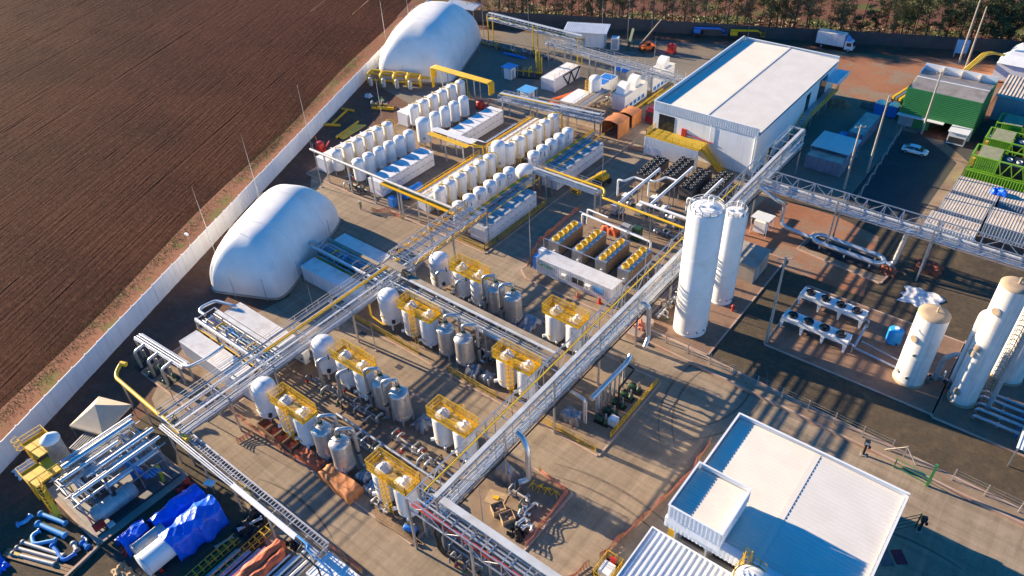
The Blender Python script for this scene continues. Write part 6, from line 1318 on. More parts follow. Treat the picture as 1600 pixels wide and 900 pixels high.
t = thing('blue_tank', 'dark blue horizontal tank beside the shaded white box', 'tank', (-86.4, 74.8, .12)); MB().lathe([(.02, 0), (.6, .05), (.85, .3), (.85, 4.2), (.6, 4.45), (.02, 4.5)], 20, (0, 0, 1.0), 'y').build('shell', 'blue', t); box('saddle', -.6, .6, .7, 1.0, 0, .5, 'dark', t); box('saddle', -.6, .6, 3.4, 3.7, 0, .5, 'dark', t)
t = thing('blue_cabinet', 'dark blue cabinet under the yellow tray beam', 'cabinet', (-86.9, 72.6, .12)); box('body', -.6, .6, -.5, .5, .1, 1.7, 'blue', t); box('plinth', -.6, .6, -.5, .5, 0, .1, 'dark', t)

# lightning masts and lamp poles
MASTS = [(-98.2, 44.8, 14), (-104.2, 58.2, 15), (-114.9, 78.0, 13.5), (-102.4, 69.8, 9), (-112.0, 94.4, 9.5), (-144.8, 127.4, 11.5), (-147.2, 138.6, 10), (-123.2, 140.8, 11), (-118.4, 153.0, 10), (-92.3, 158.6, 11), (-101.2, 161.0, 10.5), (-90.2, 166.5, 6), (-69.0, 176.0, 5.5), (-82.0, 153.8, 5.0), (-57.8, 73.6, 11.5), (-60.8, 98.5, 8.2), (-76.6, 23.4, 6.6), (-62.8, 45.4, 5.4), (-76.4, 46.0, 5.0), (-124.6, 133.0, 9), (-40.2, 77.6, 9.5), (-77.8, 128.0, 9), (-31.6, 31.2, 10.6)]
WHERE = ['at the near end of the smaller dome', 'beside the wall behind the smaller dome', 'by the wall before the header pipe end', 'at the near corner of the first tank module', 'beside the yellow beams', 'outside the wall by the larger dome', 'at the wall corner past the larger dome', 'behind the larger dome', 'by the rear wall behind the lattice bridge', 'beside the grey shed', 'behind the grey shed roof', 'near the rear wall past the shed', 'near the rear wall by the yellow lift', 'near the telehandler', 'at the corner of the cooler island', 'on the shaded road by the coolers', 'near the tent by the green pumps', 'between the second and third tank rows', 'beside the container under the smaller dome', 'against the flank of the larger dome', 'rising among the yellow fan coolers', 'by the hooded boxes', 'above the truss bridge with red pipes']
for (x, y, h_), wh in zip(MASTS, WHERE):
    t = thing('lightning_mast', 'thin pale mast ' + wh, 'mast', (x, y, 0), 0, 'thin masts'); MB().cyl((0, 0, 0), (0, 0, h_ * .6), .07, 8, .055).build('lower_tube', 'galv', t); MB().cyl((0, 0, h_ * .6), (0, 0, h_), .04, 8, .02).build('upper_rod', 'galv', t); MB().cyl((0, 0, 0), (0, 0, .12), .2, 8).build('foot', 'concrete', t)
t = thing('lamp_post', 'small white flood lamp post just inside the field wall', 'lamp post', (-101.6, 43.0, 0)); rod('shaft', (0, 0, 0), (0, 0, 5.2), .05, 'galv', t); box('lamp_head', -.35, .35, -.2, .2, 5.1, 5.35, 'white', t)

# ---- trees behind the rear wall
def tree_meshes(seed, h, crown_r, dens, leaf, low, dry):
    g = random.Random(seed); tr = MB(); tips = []
    lean = Vector((g.uniform(-.05, .05), g.uniform(-.05, .05), 1)); P = [Vector((0, 0, 0)) + lean * h * k / 6 + Vector((g.uniform(-.12, .12), g.uniform(-.12, .12), 0)) * (k > 0) for k in range(7)]
    for k in range(6): tr.cyl(P[k], P[k + 1], .16 * (1 - k / 7.5), 7, .16 * (1 - (k + 1) / 7.5), caps=False)
    for k in range(18):
        f = g.uniform(low, .97); i = min(5, int(f * 6)); b = P[i].lerp(P[i + 1], f * 6 - i); a = g.uniform(0, 6.28); L = crown_r * g.uniform(.5, 1.1) * (1.15 - .6 * abs(f - .6))
        e = b + Vector((math.cos(a) * L, math.sin(a) * L, L * g.uniform(.3, .9))); mid = b.lerp(e, .5) + Vector((0, 0, -.08 * L)); tr.cyl(b, mid, .045, 5, .03, caps=False).cyl(mid, e, .03, 5, .012, caps=False); tips += [(mid, .6), (e, .8), (b.lerp(e, .75), .7)]
    tips.append((P[6], .8)); cr = MB()
    for p, rr in tips:
        if g.random() < .12: continue
        c = p + Vector((g.uniform(-.3, .3), g.uniform(-.3, .3), g.uniform(-.2, .3)))
        for q in range(dens):
            d = Vector((g.gauss(0, 1), g.gauss(0, 1), g.gauss(0, .75))) * rr * .55; o = c + d; n1 = Vector((g.gauss(0, 1), g.gauss(0, 1), g.gauss(0, 1))).normalized(); n2 = n1.orthogonal().normalized(); s1, s2 = g.uniform(.13, .27), g.uniform(.06, .13)
            cr.add([o - n1 * s1, o + n2 * s2, o + n1 * s1, o - n2 * s2], [(0, 1, 2, 3)])
    return tr.mesh('trunk', 'bark'), cr.mesh('crown', leaf)
DRY = [tree_meshes(100 + k, 10.5 + k * .9, 1.7, 20, 'leaf_dry', .3, True) for k in range(4)]
OLV = [tree_meshes(120 + k, 11.5 + k * .9, 2.1, 30, ('leaf_olive', 'leaf_mid')[k % 2], .25, False) for k in range(4)]
DRK = [tree_meshes(140 + k, 13 + k * 1.4, 2.6, 50, ('leaf_dark', 'leaf_mid', 'leaf_dark')[k], .18, False) for k in range(3)]
g = random.Random(5)
def plant(kind, x, y, s_, label, grp):
    v = g.choice({'dry': DRY, 'olive': OLV, 'dark': DRK}[kind]); t = thing('tree', label, 'tree', (x, y, 0), g.uniform(0, 6.28), grp); t.scale = (s_, s_, s_ * g.uniform(.9, 1.1)); newobj('trunk', v[0], t); newobj('crown', v[1], t)
x = -138.0
while x < 22:
    yb = rear_y(x) + 2.2 + g.uniform(-.5, .9)
    if x < -48: plant('dry' if g.random() < .85 else 'olive', x, yb, g.uniform(.75, 1.1), 'thin brownish tree in the sparse row behind the rear wall', 'sparse brownish trees')
    elif x < -30: plant('olive' if g.random() < .7 else 'dark', x, yb, g.uniform(.8, 1.1), 'leafy olive green tree behind the rear wall near the box truck', 'leafy olive trees')
    else: plant('dark' if g.random() < .75 else 'olive', x, yb, g.uniform(.85, 1.2), 'dense dark green tree behind the poles and machine house', 'dense dark trees')
    x += g.uniform(1.7, 2.8)
for k in range(34):
    x = g.uniform(-66, 24); plant('dark' if x > -28 else 'olive', x, rear_y(x) + g.uniform(5, 11), g.uniform(.8, 1.15), 'dense dark green tree behind the poles and machine house' if x > -28 else 'leafy olive green tree behind the rear wall near the box truck', 'dense dark trees' if x > -28 else 'leafy olive trees')
for k in range(36):
    x = g.uniform(-135, -60); plant('dry', x, rear_y(x) + g.uniform(5, 10), g.uniform(.6, .95), 'thin brownish tree in the sparse row behind the rear wall', 'sparse brownish trees')
# understorey and grass tufts: nobody could count them
ub = MB()
for k in range(5200):
    x = g.uniform(-138, 24); o = Vector((x, rear_y(x) + g.uniform(.6, 14), g.uniform(.05, 1.6) * g.random())); n1 = Vector((g.gauss(0, 1), g.gauss(0, 1), g.gauss(.6, 1))).normalized(); n2 = n1.orthogonal().normalized(); ub.add([o - n1 * .35, o + n2 * .16, o + n1 * .35, o - n2 * .16], [(0, 1, 2, 3)])
tag(ub.build('undergrowth', 'leaf_olive'), 'low dry undergrowth beneath the trees behind the rear wall', 'undergrowth', kind='stuff')
gb = MB()
for k in range(9000):
    c = g.choice((12, 30, 47, 75, 80, 96, 118)); a = c + g.gauss(0, 7); b_ = g.gauss(6.6, 1.0)
    o = Vector((-83.8, 4.6, 0)) + WD * a + WN * b_; h_ = g.uniform(.06, .22); d = Vector((g.uniform(-.12, .12), g.uniform(-.12, .12), 0)); u_ = Vector((g.uniform(-1, 1), g.uniform(-1, 1), 0)).normalized() * .05
    if b_ > .3: gb.add([o - u_, o + u_, o + d + Vector((0, 0, h_))], [(0, 1, 2)])
for k in range(5000):
    a = g.uniform(-15, 100); b_ = -g.uniform(.3, 5.5) ; o = Vector((-83.8, 4.6, 0)) + WD * a + WN * b_
    if math.sin(a * .35) + math.sin(a * .13 + 1) < .3: continue
    h_ = g.uniform(.06, .2); d = Vector((g.uniform(-.12, .12), g.uniform(-.12, .12), 0)); u_ = Vector((g.uniform(-1, 1), g.uniform(-1, 1), 0)).normalized() * .05; gb.add([o - u_, o + u_, o + d + Vector((0, 0, h_))], [(0, 1, 2)])
tag(gb.build('grass_tufts', 'grass'), 'patchy green grass tufts along both sides of the field wall', 'grass', kind='stuff')
# ================================================================ service yard at the near corner
t = thing('canopy_tent', 'square beige canopy tent with pointed roof by the field wall', 'tent', (-80.0, 16.0, .02), R(20))
for k in range(4):
    a, b = [((-2.5, -2.5), (2.5, -2.5)), ((2.5, -2.5), (2.5, 2.5)), ((2.5, 2.5), (-2.5, 2.5)), ((-2.5, 2.5), (-2.5, -2.5))][k]
    MB().grid(lambda u, v: ((a[0] + (b[0] - a[0]) * u) * (1 - v), (a[1] + (b[1] - a[1]) * u) * (1 - v), 2.35 + 1.85 * v ** 1.15), 6, 6, smooth=False).build('roof_panel', 'canvas', t)
    MB().add([(*a, 2.05), (*b, 2.05), (*b, 2.35), (*a, 2.35)], [(0, 1, 2, 3)]).build('valance', 'canvas', t); bar('pole', (a[0] * .98, a[1] * .98, 0), (a[0] * .98, a[1] * .98, 2.35), .08, 'galv', t)
t = thing('storage_box', 'dark blue covered box with yellow bar beside the tent', 'box', (-77.6, 13.0, .02), R(18)); box('body', -1.6, 1.6, -1.3, 1.3, .1, 1.8, 'cont_blue', t); MB().ribbed((-1.7, -1.4, 1.8), (3.4, 0, 0), (0, 2.8, 0), (0, 0, 1), .3, .06).build('lid', 'galv_dull', t); MB().bar((.9, -1.5, 1.95), (.9, 1.2, 1.95), .3).build('bar', 'yellow_old', t)
lump('pale_sheet', 'pale blue sheet lying at the foot of the wall near the yellow platform', 'sheet', (-81.8, 6.8, .02), 2.2, 2.4, .7, 'cladding', 90, rough=.3)
# process skid
sk = thing('process_skid', 'crowded steel process skid of silver pipes and vessels by the yellow platform', 'process skid', (-74.6, 7.6, .16))
col_ = MB().lathe([(.95, .2), (.95, 5.7), (1.0, 5.75), (1.0, 5.9), (.5, 6.35), (.02, 6.6)], 28, (-2.4, 2.2, 0)).build('column', 'galv_dull', sk); MB().lathe([(1.02, 5.7), (1.04, 5.72), (1.04, 5.92), (.55, 6.38), (.02, 6.64)], 28, (-2.4, 2.2, 0)).build('column_cap', 'cladding', col_)
for y in (0, 3.1, 6.2, 9.3):
    for x in (0, 3.5, 7.2): bar('post', (x, y, 0), (x, y, 4.2), .14, 'galv', sk)
    bar('cross_beam', (0, y, 4.2), (7.2, y, 4.2), .14, 'galv', sk); bar('cross_beam', (0, y, 2.3), (7.2, y, 2.3), .12, 'galv', sk)
for x in (0, 1.8, 3.5, 5.4, 7.2): bar('long_beam', (x, -.6, 4.3), (x, 10.2, 4.3), .10, 'galv', sk)
for x in (0, 3.5, 7.2): bar('long_beam', (x, 0, 2.3), (x, 9.3, 2.3), .12, 'galv', sk)
for x, z, r_, a, b in ((1.6, 4.75, .36, 1.2, 9.6), (4.6, 4.65, .3, 4.0, 10.4), (6.2, 4.6, .2, .0, 10.2), (.5, 4.55, .18, 1.5, 10), (5.4, 4.2, .34, 4.8, 9.0), (3.0, 4.6, .22, .2, 7), (2.6, 3.2, .2, .4, 9.6), (3.4, 3.4, .34, 2.4, 9.8), (4.4, 3.0, .26, .6, 8.2), (5.2, 3.5, .22, 4.4, 9.8), (5.9, 2.7, .3, 3.0, 9.4), (.6, 3.0, .24, 2.0, 9.0), (6.5, 3.6, .16, .2, 9.6), (2.0, 1.6, .42, 3.0, 8.0)): rod('pipe', (x, a, z), (x, b, z), r_, 'insul', sk)
for k in range(16):
    g2 = random.Random(200 + k); x, y = g2.uniform(.6, 6.6), g2.uniform(1, 9); MB().tube([(x, y, .4), (x, y, g2.uniform(3.0, 4.7)), (x + g2.uniform(.7, 1.6), y + g2.uniform(-.6, .6), 3.4), (x + 1.6, y + .8, 1.0)], g2.uniform(.13, .26), 10).build('elbow_pipe', g2.choice(('insul', 'insul', 'galv', 'blue')), sk)
MB().lathe([(.02, 0), (.7, .08), (.98, .4), (.98, 4.7), (.7, 5.0), (.02, 5.1)], 24, (7.3, .3, 1.5), 'y').build('drum', 'galv_dull', sk)
for k in range(3): MB().lathe([(.98, 1.0 + k * 1.4), (1.01, 1.02 + k * 1.4), (1.01, 1.1 + k * 1.4), (.98, 1.12 + k * 1.4)], 24, (7.3, .3, 1.5), 'y').build('drum_band', 'galv', sk)
MB().cyl((7.3, 3.2, 2.4), (7.3, 3.2, 2.75), .25, 12).build('manhole', 'dark', sk); box('skid_base', -.3, 8.6, -.4, 9.8, 0, .25, 'steel_dark', sk); MB().lathe([(.02, -2), (.5, -1.9), (.6, -1.6), (.6, 1.6), (.5, 1.9), (.02, 2)], 18, (4.4, 1.8, 1.2), 'x').build('pump_body', 'steel_dark', sk)
box('instrument_box', 8.2, 8.5, -.3, .9, .6, 1.6, 'red', sk); box('instrument_box', 8.3, 8.9, .9, 1.6, .2, .5, 'white', sk)
for k in range(4): box('cable_box', 6.8 + .1 * k, 8.2, 7.0 + k * .35, 7.2 + k * .35, 2.0, 2.12, 'blue_light', sk)
bar('prop', (8.0, 8.0, .2), (7.4, 8.3, 2.4), .3, 'yellow', sk)
# yellow access platform round the column
yp = thing('access_platform', 'bright yellow railed platform with caged ladder round the grey column', 'platform', (-76.4, 5.5, .02))
d = MB().box(0, 3.1, 0, 3.2, 4.4, 4.5).build('deck', 'yellow', yp); MB().box(-3.4, 0, 2.0, 4.6, 5.0, 5.1).build('upper_deck', 'yellow', yp)
for a, b, z in (((0, 0), (3.1, 0), 4.5), ((3.1, .9), (3.1, 3.2), 4.5), ((0, 0), (0, 2.0), 4.5), ((-3.4, 2.0), (0, 2.0), 5.1), ((-3.4, 2.0), (-3.4, 4.6), 5.1), ((-3.4, 4.6), (-.6, 4.6), 5.1)): rail_mb([(*a, z), (*b, z)], 1.1, infill=True, post=1.0).build('guardrail', 'yellow', d)
for x, y in ((.2, .2), (2.9, .2), (2.9, 3.0), (-3.2, 2.2), (-3.2, 4.4)): bar('column', (x, y, 0), (x, y, 4.4), .14, 'yellow', yp)
cage_mb(0, 0, .3, 5.6, .6, -1).build('caged_ladder', 'yellow', yp, Matrix.Translation((3.7, .5, 0)) @ Matrix.Rotation(R(90), 4, 'Z')); MB().bar((4.3, .4, .1), (3.3, .9, 4.4), .5, .1).build('stair', 'yellow', yp); cage_mb(-1.2, 1.9, 4.6, 8.0, .6, -1).build('caged_ladder', 'yellow', yp)
# loose pipes on the ground
def gp(label, pts, r_, m, z=.03, flange=True):
    t = thing('loose_pipe', label, 'pipe', (pts[0][0], pts[0][1], z + r_), 0, 'loose pipes on the ground'); p = [(x - pts[0][0], y - pts[0][1], 0) for x, y in pts]; pipe('pipe', p, r_, m, t, 12)
    if flange:
        a, b = Vector(p[0]), Vector(p[1]); dd = (b - a).normalized() * .08; rod('flange', a - dd, a + dd, r_ * 1.5, m, t); a, b = Vector(p[-1]), Vector(p[-2]); dd = (b - a).normalized() * .08; rod('flange', a - dd, a + dd, r_ * 1.5, m, t)
    return t
gp('grey flanged pipe, uppermost of the three long parallel ones', [(-72.0, 1.9), (-66.8, 3.8)], .2, 'galv_dull'); gp('grey flanged pipe in the middle of the three long parallel ones', [(-71.8, 1.2), (-66.8, 3.25)], .2, 'galv_dull'); gp('grey flanged pipe, lowest of the three long parallel ones', [(-71.5, .6), (-66.6, 2.7)], .2, 'galv_dull')
gp('pale blue straight pipe nearest the platform ladder', [(-74.0, 4.8), (-70.5, 5.9)], .24, 'blue_light'); gp('second pale blue pipe with a side branch', [(-72.9, 4.0), (-69.0, 5.1)], .27, 'blue_light'); gp('pale blue pipe bent in a hook', [(-71.9, 3.7), (-72.0, 2.9), (-70.7, 2.5), (-69.3, 4.2)], .22, 'blue_light'); gp('short curved pale blue pipe at the yard edge', [(-74.6, 4.0), (-74.3, 3.4), (-74.6, 2.6)], .24, 'blue_light')
gp('deep blue angled pipe in an L', [(-68.9, 3.7), (-66.1, 3.5), (-66.0, 4.7)], .22, 'blue'); gp('short deep blue pipe by the red beam', [(-66.6, 5.8), (-65.6, 5.9)], .24, 'blue'); gp('short grey reducer pipe near the L pipe', [(-67.3, 5.2), (-66.2, 5.0)], .24, 'galv_dull'); gp('small white elbow beside the skid drum', [(-67.4, 6.2), (-66.7, 6.4), (-66.4, 6.0)], .12, 'white')
gp('pair of pale tapered poles on the ground by the skid', [(-63.6, 9.6), (-61.9, 13.6)], .16, 'cladding'); gp('second pale tapered pole with red end', [(-63.2, 9.6), (-61.6, 13.7)], .14, 'cladding')
t = thing('red_beam', 'pinkish red steel beam on the ground beside the pipe heap', 'beam', (-64.1, 2.4, .03), R(100)); MB().box(0, 4.4, -.15, .15, 0, .04).box(0, 4.4, -.03, .03, .04, .3).box(0, 4.4, -.15, .15, .3, .34).build('profile', 'kerb', t)
t = thing('timber_rack', 'brown timber boards with a yellow block at the frame corner', 'timber', (-72.4, .2, .03), R(22))
for k in range(3): box('board', 0, 9, -.5 + k * .35, -.2 + k * .35, 0, .18, 'wood', t)
box('block', 1.2, 2.0, -.1, .2, .18, .4, 'yellow_old', t); lump('blue_sheet', 'blue tarpaulin corner at the very edge of the yard', 'tarpaulin', (-71.6, -.9, .03), 2.6, 1.4, .7, 'tarp_blue', 91, rough=.3)
# blue tarpaulins over vessels on a pallet deck
pad('pallet_deck', rect(-63.2, -55.4, 6.8, 17.6), .02, .12, 'steel_dark') if 0 else sheet('pallet_deck', rect(-63.0, -55.4, 6.8, 17.4), .022, 'asphalt')
def vessel(label, x, y0, y1, r_, m):
    t = thing('lying_vessel', label, 'vessel', (x, y0, .05), 0, 'vessels lying under blue tarpaulins'); L = y1 - y0; MB().lathe([(.02, 0), (r_ * .9, .02), (r_, .1), (r_, L - .1), (r_ * .9, L - .02), (.02, L)], 28, (0, 0, r_ + .3), 'y').build('shell', m, t)
    for y in (1.0, L - 1.5): box('saddle', -r_ * .8, r_ * .8, y, y + .3, 0, .6, 'red', t)
    MB().lathe([(r_, .05), (r_ + .08, .05), (r_ + .08, .2), (r_, .2)], 28, (0, 0, r_ + .3), 'y').build('flange', m, t)
vessel('big grey vessel lying with its end out of the blue tarpaulin', -57.6, 8.0, 16.4, 1.3, 'cladding'); vessel('shorter ribbed grey vessel end between the blue tarpaulins', -60.0, 8.4, 12.0, .9, 'galv_dull')
def drape(label, x, y0, y1, r_, seed, m='tarp_blue'):
    g = random.Random(seed); ph = [g.uniform(0, 6) for _ in range(6)]; t = thing('tarpaulin', label, 'tarpaulin', (x, y0, .04), 0, 'blue tarpaulins'); L = y1 - y0
    def fn(u, v):
        a = math.pi * (1.12 * u - .06); y = v * L; rg = lambda q: .5 - abs(math.sin(q)) ** .6; rr = r_ * (1.17 + .10 * rg(2 * a + ph[0] + y * .9) + .09 * rg(3.5 * a + ph[1] - 1.3 * y) + .07 * rg(1.9 * y + ph[2] + a) + .05 * rg(5 * a + 2.7 * y) + .20 * math.exp(-((v - .62) / .18) ** 2))
        c = math.cos(a); xx = -rr * c * (1 + .25 * max(0, abs(c) - .6)); zz = r_ * .95 + .3 + (rr * math.sin(a) if 0 < a < math.pi else 0) - (r_ + .25) * max(0, abs(c) - .82) / .18 * .9
        return (xx + .1 * math.sin(3 * y + ph[3]) * abs(c), y + .18 * math.sin(7 * u + ph[4]) * (1 if v > .5 else -1) * (v in (0, 1) or 1) * .6, max(.02, zz))
    MB().grid(fn, 72, 64).build('sheet', m, t)
    if seed != 92: MB().grid(lambda u, v: ((2 * u - 1) * r_ * 1.05, L + .05 * math.sin(8 * u), .05 + v * (r_ * 1.9 + .2) * max(.05, math.sqrt(max(0, 1 - (2 * u - 1) ** 2)))), 20, 6).build('end_flap', m, t)
    return t
drape('large crumpled blue tarpaulin over the big vessel', -57.6, 10.9, 17.0, 1.36, 92); drape('long blue tarpaulin over the vessel behind the big one', -61.2, 11.3, 17.2, .95, 93); drape('bunched blue tarpaulin around the ribbed vessel end', -61.9, 8.0, 11.0, .9, 94)
lump('orange_rags', 'orange and pale rubbish at the end of the big vessel', 'rubbish', (-59.6, 6.6, .03), 3.0, 1.6, .6, 'cardboard', 95, rough=.6); lump('red_machine_cover', 'dull red machine parts beside the tapered poles', 'machine parts', (-62.0, 9.6, .03), 1.6, 3.6, .9, 'red', 96, rough=.5); lump('red_machine_cover', 'dull red frame parts beside the slab edge', 'machine parts', (-63.6, 16.6, .03), 2.4, 2.0, .9, 'red', 97, rough=.6)
t = thing('white_board', 'small white board on the corner of the blue tarpaulin', 'board', (-60.6, 18.2, 2.0), R(20)); MB().box(-.6, .6, -.4, .4, 0, .08).build('panel', 'white', t); bar('leg', (0, 0, -1.98), (0, 0, 0), .08, 'galv', t)
# pipe racks with yellow cable ladders, sleeves and stock pipes
def lying_ladder(label, x, y0, y1):
    t = thing('ladder_cage', label, 'ladder cage', (x, y0, .04), R(1.5), 'yellow ladder cages'); L = y1 - y0
    for sx in (-.42, .42):
        for z in (0.05, .75): rod('stringer', (sx, 0, z), (sx, L, z), .045, 'yellow_old', t)
    for i in range(int(L / .75)):
        y = .3 + i * .75; MB().bar((-.42, y, .05), (.42, y, .05), .06).bar((-.42, y, .75), (.42, y, .75), .07).bar((-.42, y, .05), (-.42, y, .75), .06).bar((.42, y, .05), (.42, y, .75), .06).build('hoop', 'yellow', t)
lying_ladder('yellow ladder cage lying nearest the blue tarpaulins', -53.2, 4.0, 16.2); lying_ladder('yellow ladder cage lying among the stock pipes', -51.2, 5.0, 19.8)
g = random.Random(8)
for k in range(17):
    x = -52.4 + k * .47; m = g.choice(('galv', 'galv_dull', 'pipe_grey', 'blue_light', 'cladding')) if k < 8 else g.choice(('galv', 'galv_dull', 'cladding'))
    if -49.2 < x < -47.6: continue
    t = thing('stock_pipe', 'long steel pipe, %s in the stock laid beside the yellow ladder cages' % (ORD + ['thirteenth', 'fourteenth', 'fifteenth', 'sixteenth', 'seventeenth'])[k], 'pipe', (x, 5.0, .25 + .22 * (k % 2)), 0, 'stock pipes'); rod('pipe', (0, 0, 0), (g.uniform(-.1, .1), 10.5 + .28 * k + g.uniform(-.5, .5), 0), g.uniform(.11, .2), m, t)
for k in range(2): drape(('orange plastic sleeve over stock pipes, wider one', 'orange plastic sleeve over stock pipes, narrower one')[k], -48.9 + k * .95, 9.0, 18.6 - .5 * k, .55 - .1 * k, 98 + k, 'tarp_red')
lump('black_bundle', 'black pipe ends bundled at the end of the orange sleeve', 'bundle', (-48.2, 19.5, .03), 1.6, 1.2, .8, 'black', 101, rough=.7); lump('black_bundle', 'black scrap fittings under the narrow low rack', 'bundle', (-53.6, 18.2, .03), 2.8, 3.2, 1.0, 'black', 102, rough=.7); gp('steel tube leaning over the black fittings', [(-54.0, 16.8), (-53.2, 19.2)], .18, 'galv', .5); gp('thin steel tube by the pallet edge', [(-54.6, 14.2), (-54.2, 16.0)], .14, 'galv_dull')
t = thing('yellow_trolley', 'yellow trolley under the narrow low rack', 'trolley', (-57.0, 20.2, .02), R(-12)); MB().box(-1.6, 1.6, -.35, .35, .5, .62).build('deck', 'yellow_old', t); MB().tube([(-1.6, -.3, .6), (-1.9, -.3, 1.3), (-1.9, .3, 1.3), (-1.6, .3, .6)], .05, 6).build('handle', 'yellow', t)
for x in (-1.2, 1.2): MB().cyl((x, -.4, .25), (x, .4, .25), .25, 12).build('axle', 'rubber', t)
container('white_container', 'white ribbed container below the end of the narrow low rack', 'container', -43.0, -34.5, 17.4, 20.4, 2.6, 'cont_white', 'cladding', pitch=.55)
# ================================================================ near buildings, nets, people
nb = thing('admin_building', 'large white roofed building with raised roof box in the near corner', 'building', (-17.0, 24.0, 0)); BW = 17.8; y1 = 34.2; yb = 18.6
MB().box(0.1, BW - .1, yb, y1 - .1, 0, 5.3).build('wall', 'hall_wall', nb)
MB().ribbed((.2, yb + .2, 5.45), (0, y1 - yb - .3, 0), (BW / 2 - .2, 0, .22), (-.05, 0, 1), .5, .038).build('roof_slope', 'roof_cream', nb); MB().ribbed((BW / 2, yb + .2, 5.67), (0, y1 - yb - .3, 0), (BW / 2 - .2, 0, -.2), (.05, 0, 1), .5, .038).build('roof_slope', 'roof_grey', nb); MB().box(BW / 2 - .3, BW / 2 + .3, yb + .2, y1 - .2, 5.712, 5.720).build('ridge_cap', 'roof_cream', nb)  # slope beyond the ridge painted greyer to stand for weaker sunlight
MB().ribbed((-.02, y1, 4.4), (0, -(y1 - yb), 0), (0, 0, 1.6), (-1, 0, 0), .4, .06).build('fascia', 'cladding', nb); MB().ribbed((BW, y1 + .02, 4.4), (-BW, 0, 0), (0, 0, 1.6), (0, 1, 0), .4, .06).build('fascia', 'cladding', nb); MB().ribbed((BW + .02, yb, 4.4), (0, y1 - yb, 0), (0, 0, 1.3), (1, 0, 0), .4, .06).build('fascia', 'cladding', nb)
MB().box(-.12, .1, yb, y1 + .1, 6.0, 6.07).box(.1, BW + .1, y1 - .1, y1 + .12, 6.0, 6.07).box(BW - .1, BW + .12, yb, y1 - .1, 5.7, 5.77).build('coping', 'cladding', nb)
# front with bands and windows
MB().ribbed((-.1, yb - .9, 4.7), (BW + .1, 0, 0), (0, 0, 1.3), (0, -1, 0), .42, .06).build('fascia', 'cladding', nb); MB().box(-.1, BW, yb - .88, yb - .02, 5.92, 6.0).build('soffit_cap', 'cladding', nb)
for k in range(5):
    x = 1.6 + k * 3.3; wn_ = MB().box(x, x + 2.4, yb - .06, yb, 2.9, 4.5).build('window', 'dark', nb)
    for q in (0, 1): MB().box(x + .1 + q * 1.18, x + 1.12 + q * 1.18, yb - .09, yb - .06, 3.0, 4.4).build('pane', 'glass', wn_)
    MB().box(x - .1, x + 2.5, yb - .2, yb - .001, 2.78, 2.9).build('sill', 'concrete', wn_)
    MB().box(x - .55, x - .40, yb - .8, yb - .001, 0, 4.7).build('pilaster', 'hall_wall', nb)
MB().box(.4, 1.0, yb - .75, yb - .2, 3.2, 4.4).build('railing_box', 'yellow', nb)
rb = MB().box(.4, 5.7, 17.2, 23.2, 6.0, 8.2).build('roof_box', 'hall_wall', nb); X0, X1, Y0, Y1 = .4, 5.75, 17.15, 23.25
MB().ribbed((X0 + .1, Y0 + .1, 8.35), (0, Y1 - Y0 - .2, 0), (X1 - X0 - .2, 0, .1), (0, 0, 1), .4, .05).build('box_roof', 'roof_cream', rb)
MB().ribbed((X0 - .05, Y0 - .05, 7.3), (X1 - X0 + .1, 0, 0), (0, 0, 1.7), (0, -1, 0), .42, .06).build('box_fascia', 'cladding', rb); MB().ribbed((X0 - .05, Y1, 7.3), (0, -(Y1 - Y0), 0), (0, 0, 1.7), (-1, 0, 0), .42, .06).build('box_fascia', 'cladding', rb); MB().ribbed((X1 + .05, Y0, 7.3), (0, Y1 - Y0, 0), (0, 0, 1.7), (1, 0, 0), .42, .06).build('box_fascia', 'cladding', rb); MB().ribbed((X1, Y1 + .05, 7.3), (-(X1 - X0), 0, 0), (0, 0, 1.7), (0, 1, 0), .42, .06).build('box_fascia', 'cladding', rb)
MB().box(X0 - .12, X1 + .12, Y0 - .12, Y0 + .06, 9.0, 9.06).box(X0 - .12, X1 + .12, Y1 - .06, Y1 + .12, 9.0, 9.06).box(X0 - .12, X0 + .06, Y0 + .06, Y1 - .06, 9.0, 9.06).box(X1 - .06, X1 + .12, Y0 + .06, Y1 - .06, 9.0, 9.06).build('box_coping', 'cladding', rb)
lb_ = thing('low_annex', 'lower building with coarse ribbed white roof at the picture bottom', 'building', (-18.0, 24.0, 0)); MB().box(.2, 13, -6, 16.8, 0, 3.6).build('wall', 'hall_wall', lb_); MB().ribbed((0, -6.2, 3.85), (13.4, 0, 0), (0, 23.3, 0), (0, 0, 1), .55, .12, .5).build('roof', 'cladding', lb_); MB().box(-.1, 13.5, 17.1, 17.25, 3.55, 4.1).box(-.1, .05, -6.2, 17.1, 3.55, 4.1).build('fascia', 'cladding', lb_)
wt = thing('roof_tank', 'round white tank with yellow caged ladder and rail before the building front', 'tank', (-7.5, 40.0, 0)); sh = MB().lathe([(1.75, .1), (1.75, 6.6), (1.2, 7.0), (.02, 7.15)], 32).build('shell', 'white', wt); rail_mb([(1.65 * math.cos(6.28319 * k / 16), 1.65 * math.sin(6.28319 * k / 16), 6.65) for k in range(3, 15)], 1.1, infill=False, post=9).build('guardrail', 'yellow', sh); cage_mb(0, 0, .3, 8.4, .6, 1).build('caged_ladder', 'yellow', wt, Matrix.Rotation(R(38), 4, 'Z') @ Matrix.Translation((0, 1.85, 0))); MB().cyl((.2, 0, 7.0), (.2, 0, 7.3), .4, 14).build('hatch', 'white', sh)
lump('tank_cover', 'pale crumpled sheet on the round white tank roof', 'sheet', (-7.7, 39.7, 7.02), 2.0, 1.6, .4, 'cladding', 111, rough=.3)
t = thing('warning_mat', 'dark red grating mats at the corner of the near building', 'mat', (1.4, 55.6, .02), R(-50)); box('mat', 0, 1.6, 0, 1.1, 0, .06, 'truck_red', t); box('mat_edge', -.1, 1.7, -1.5, -.3, 0, .05, 'steel_dark', t)
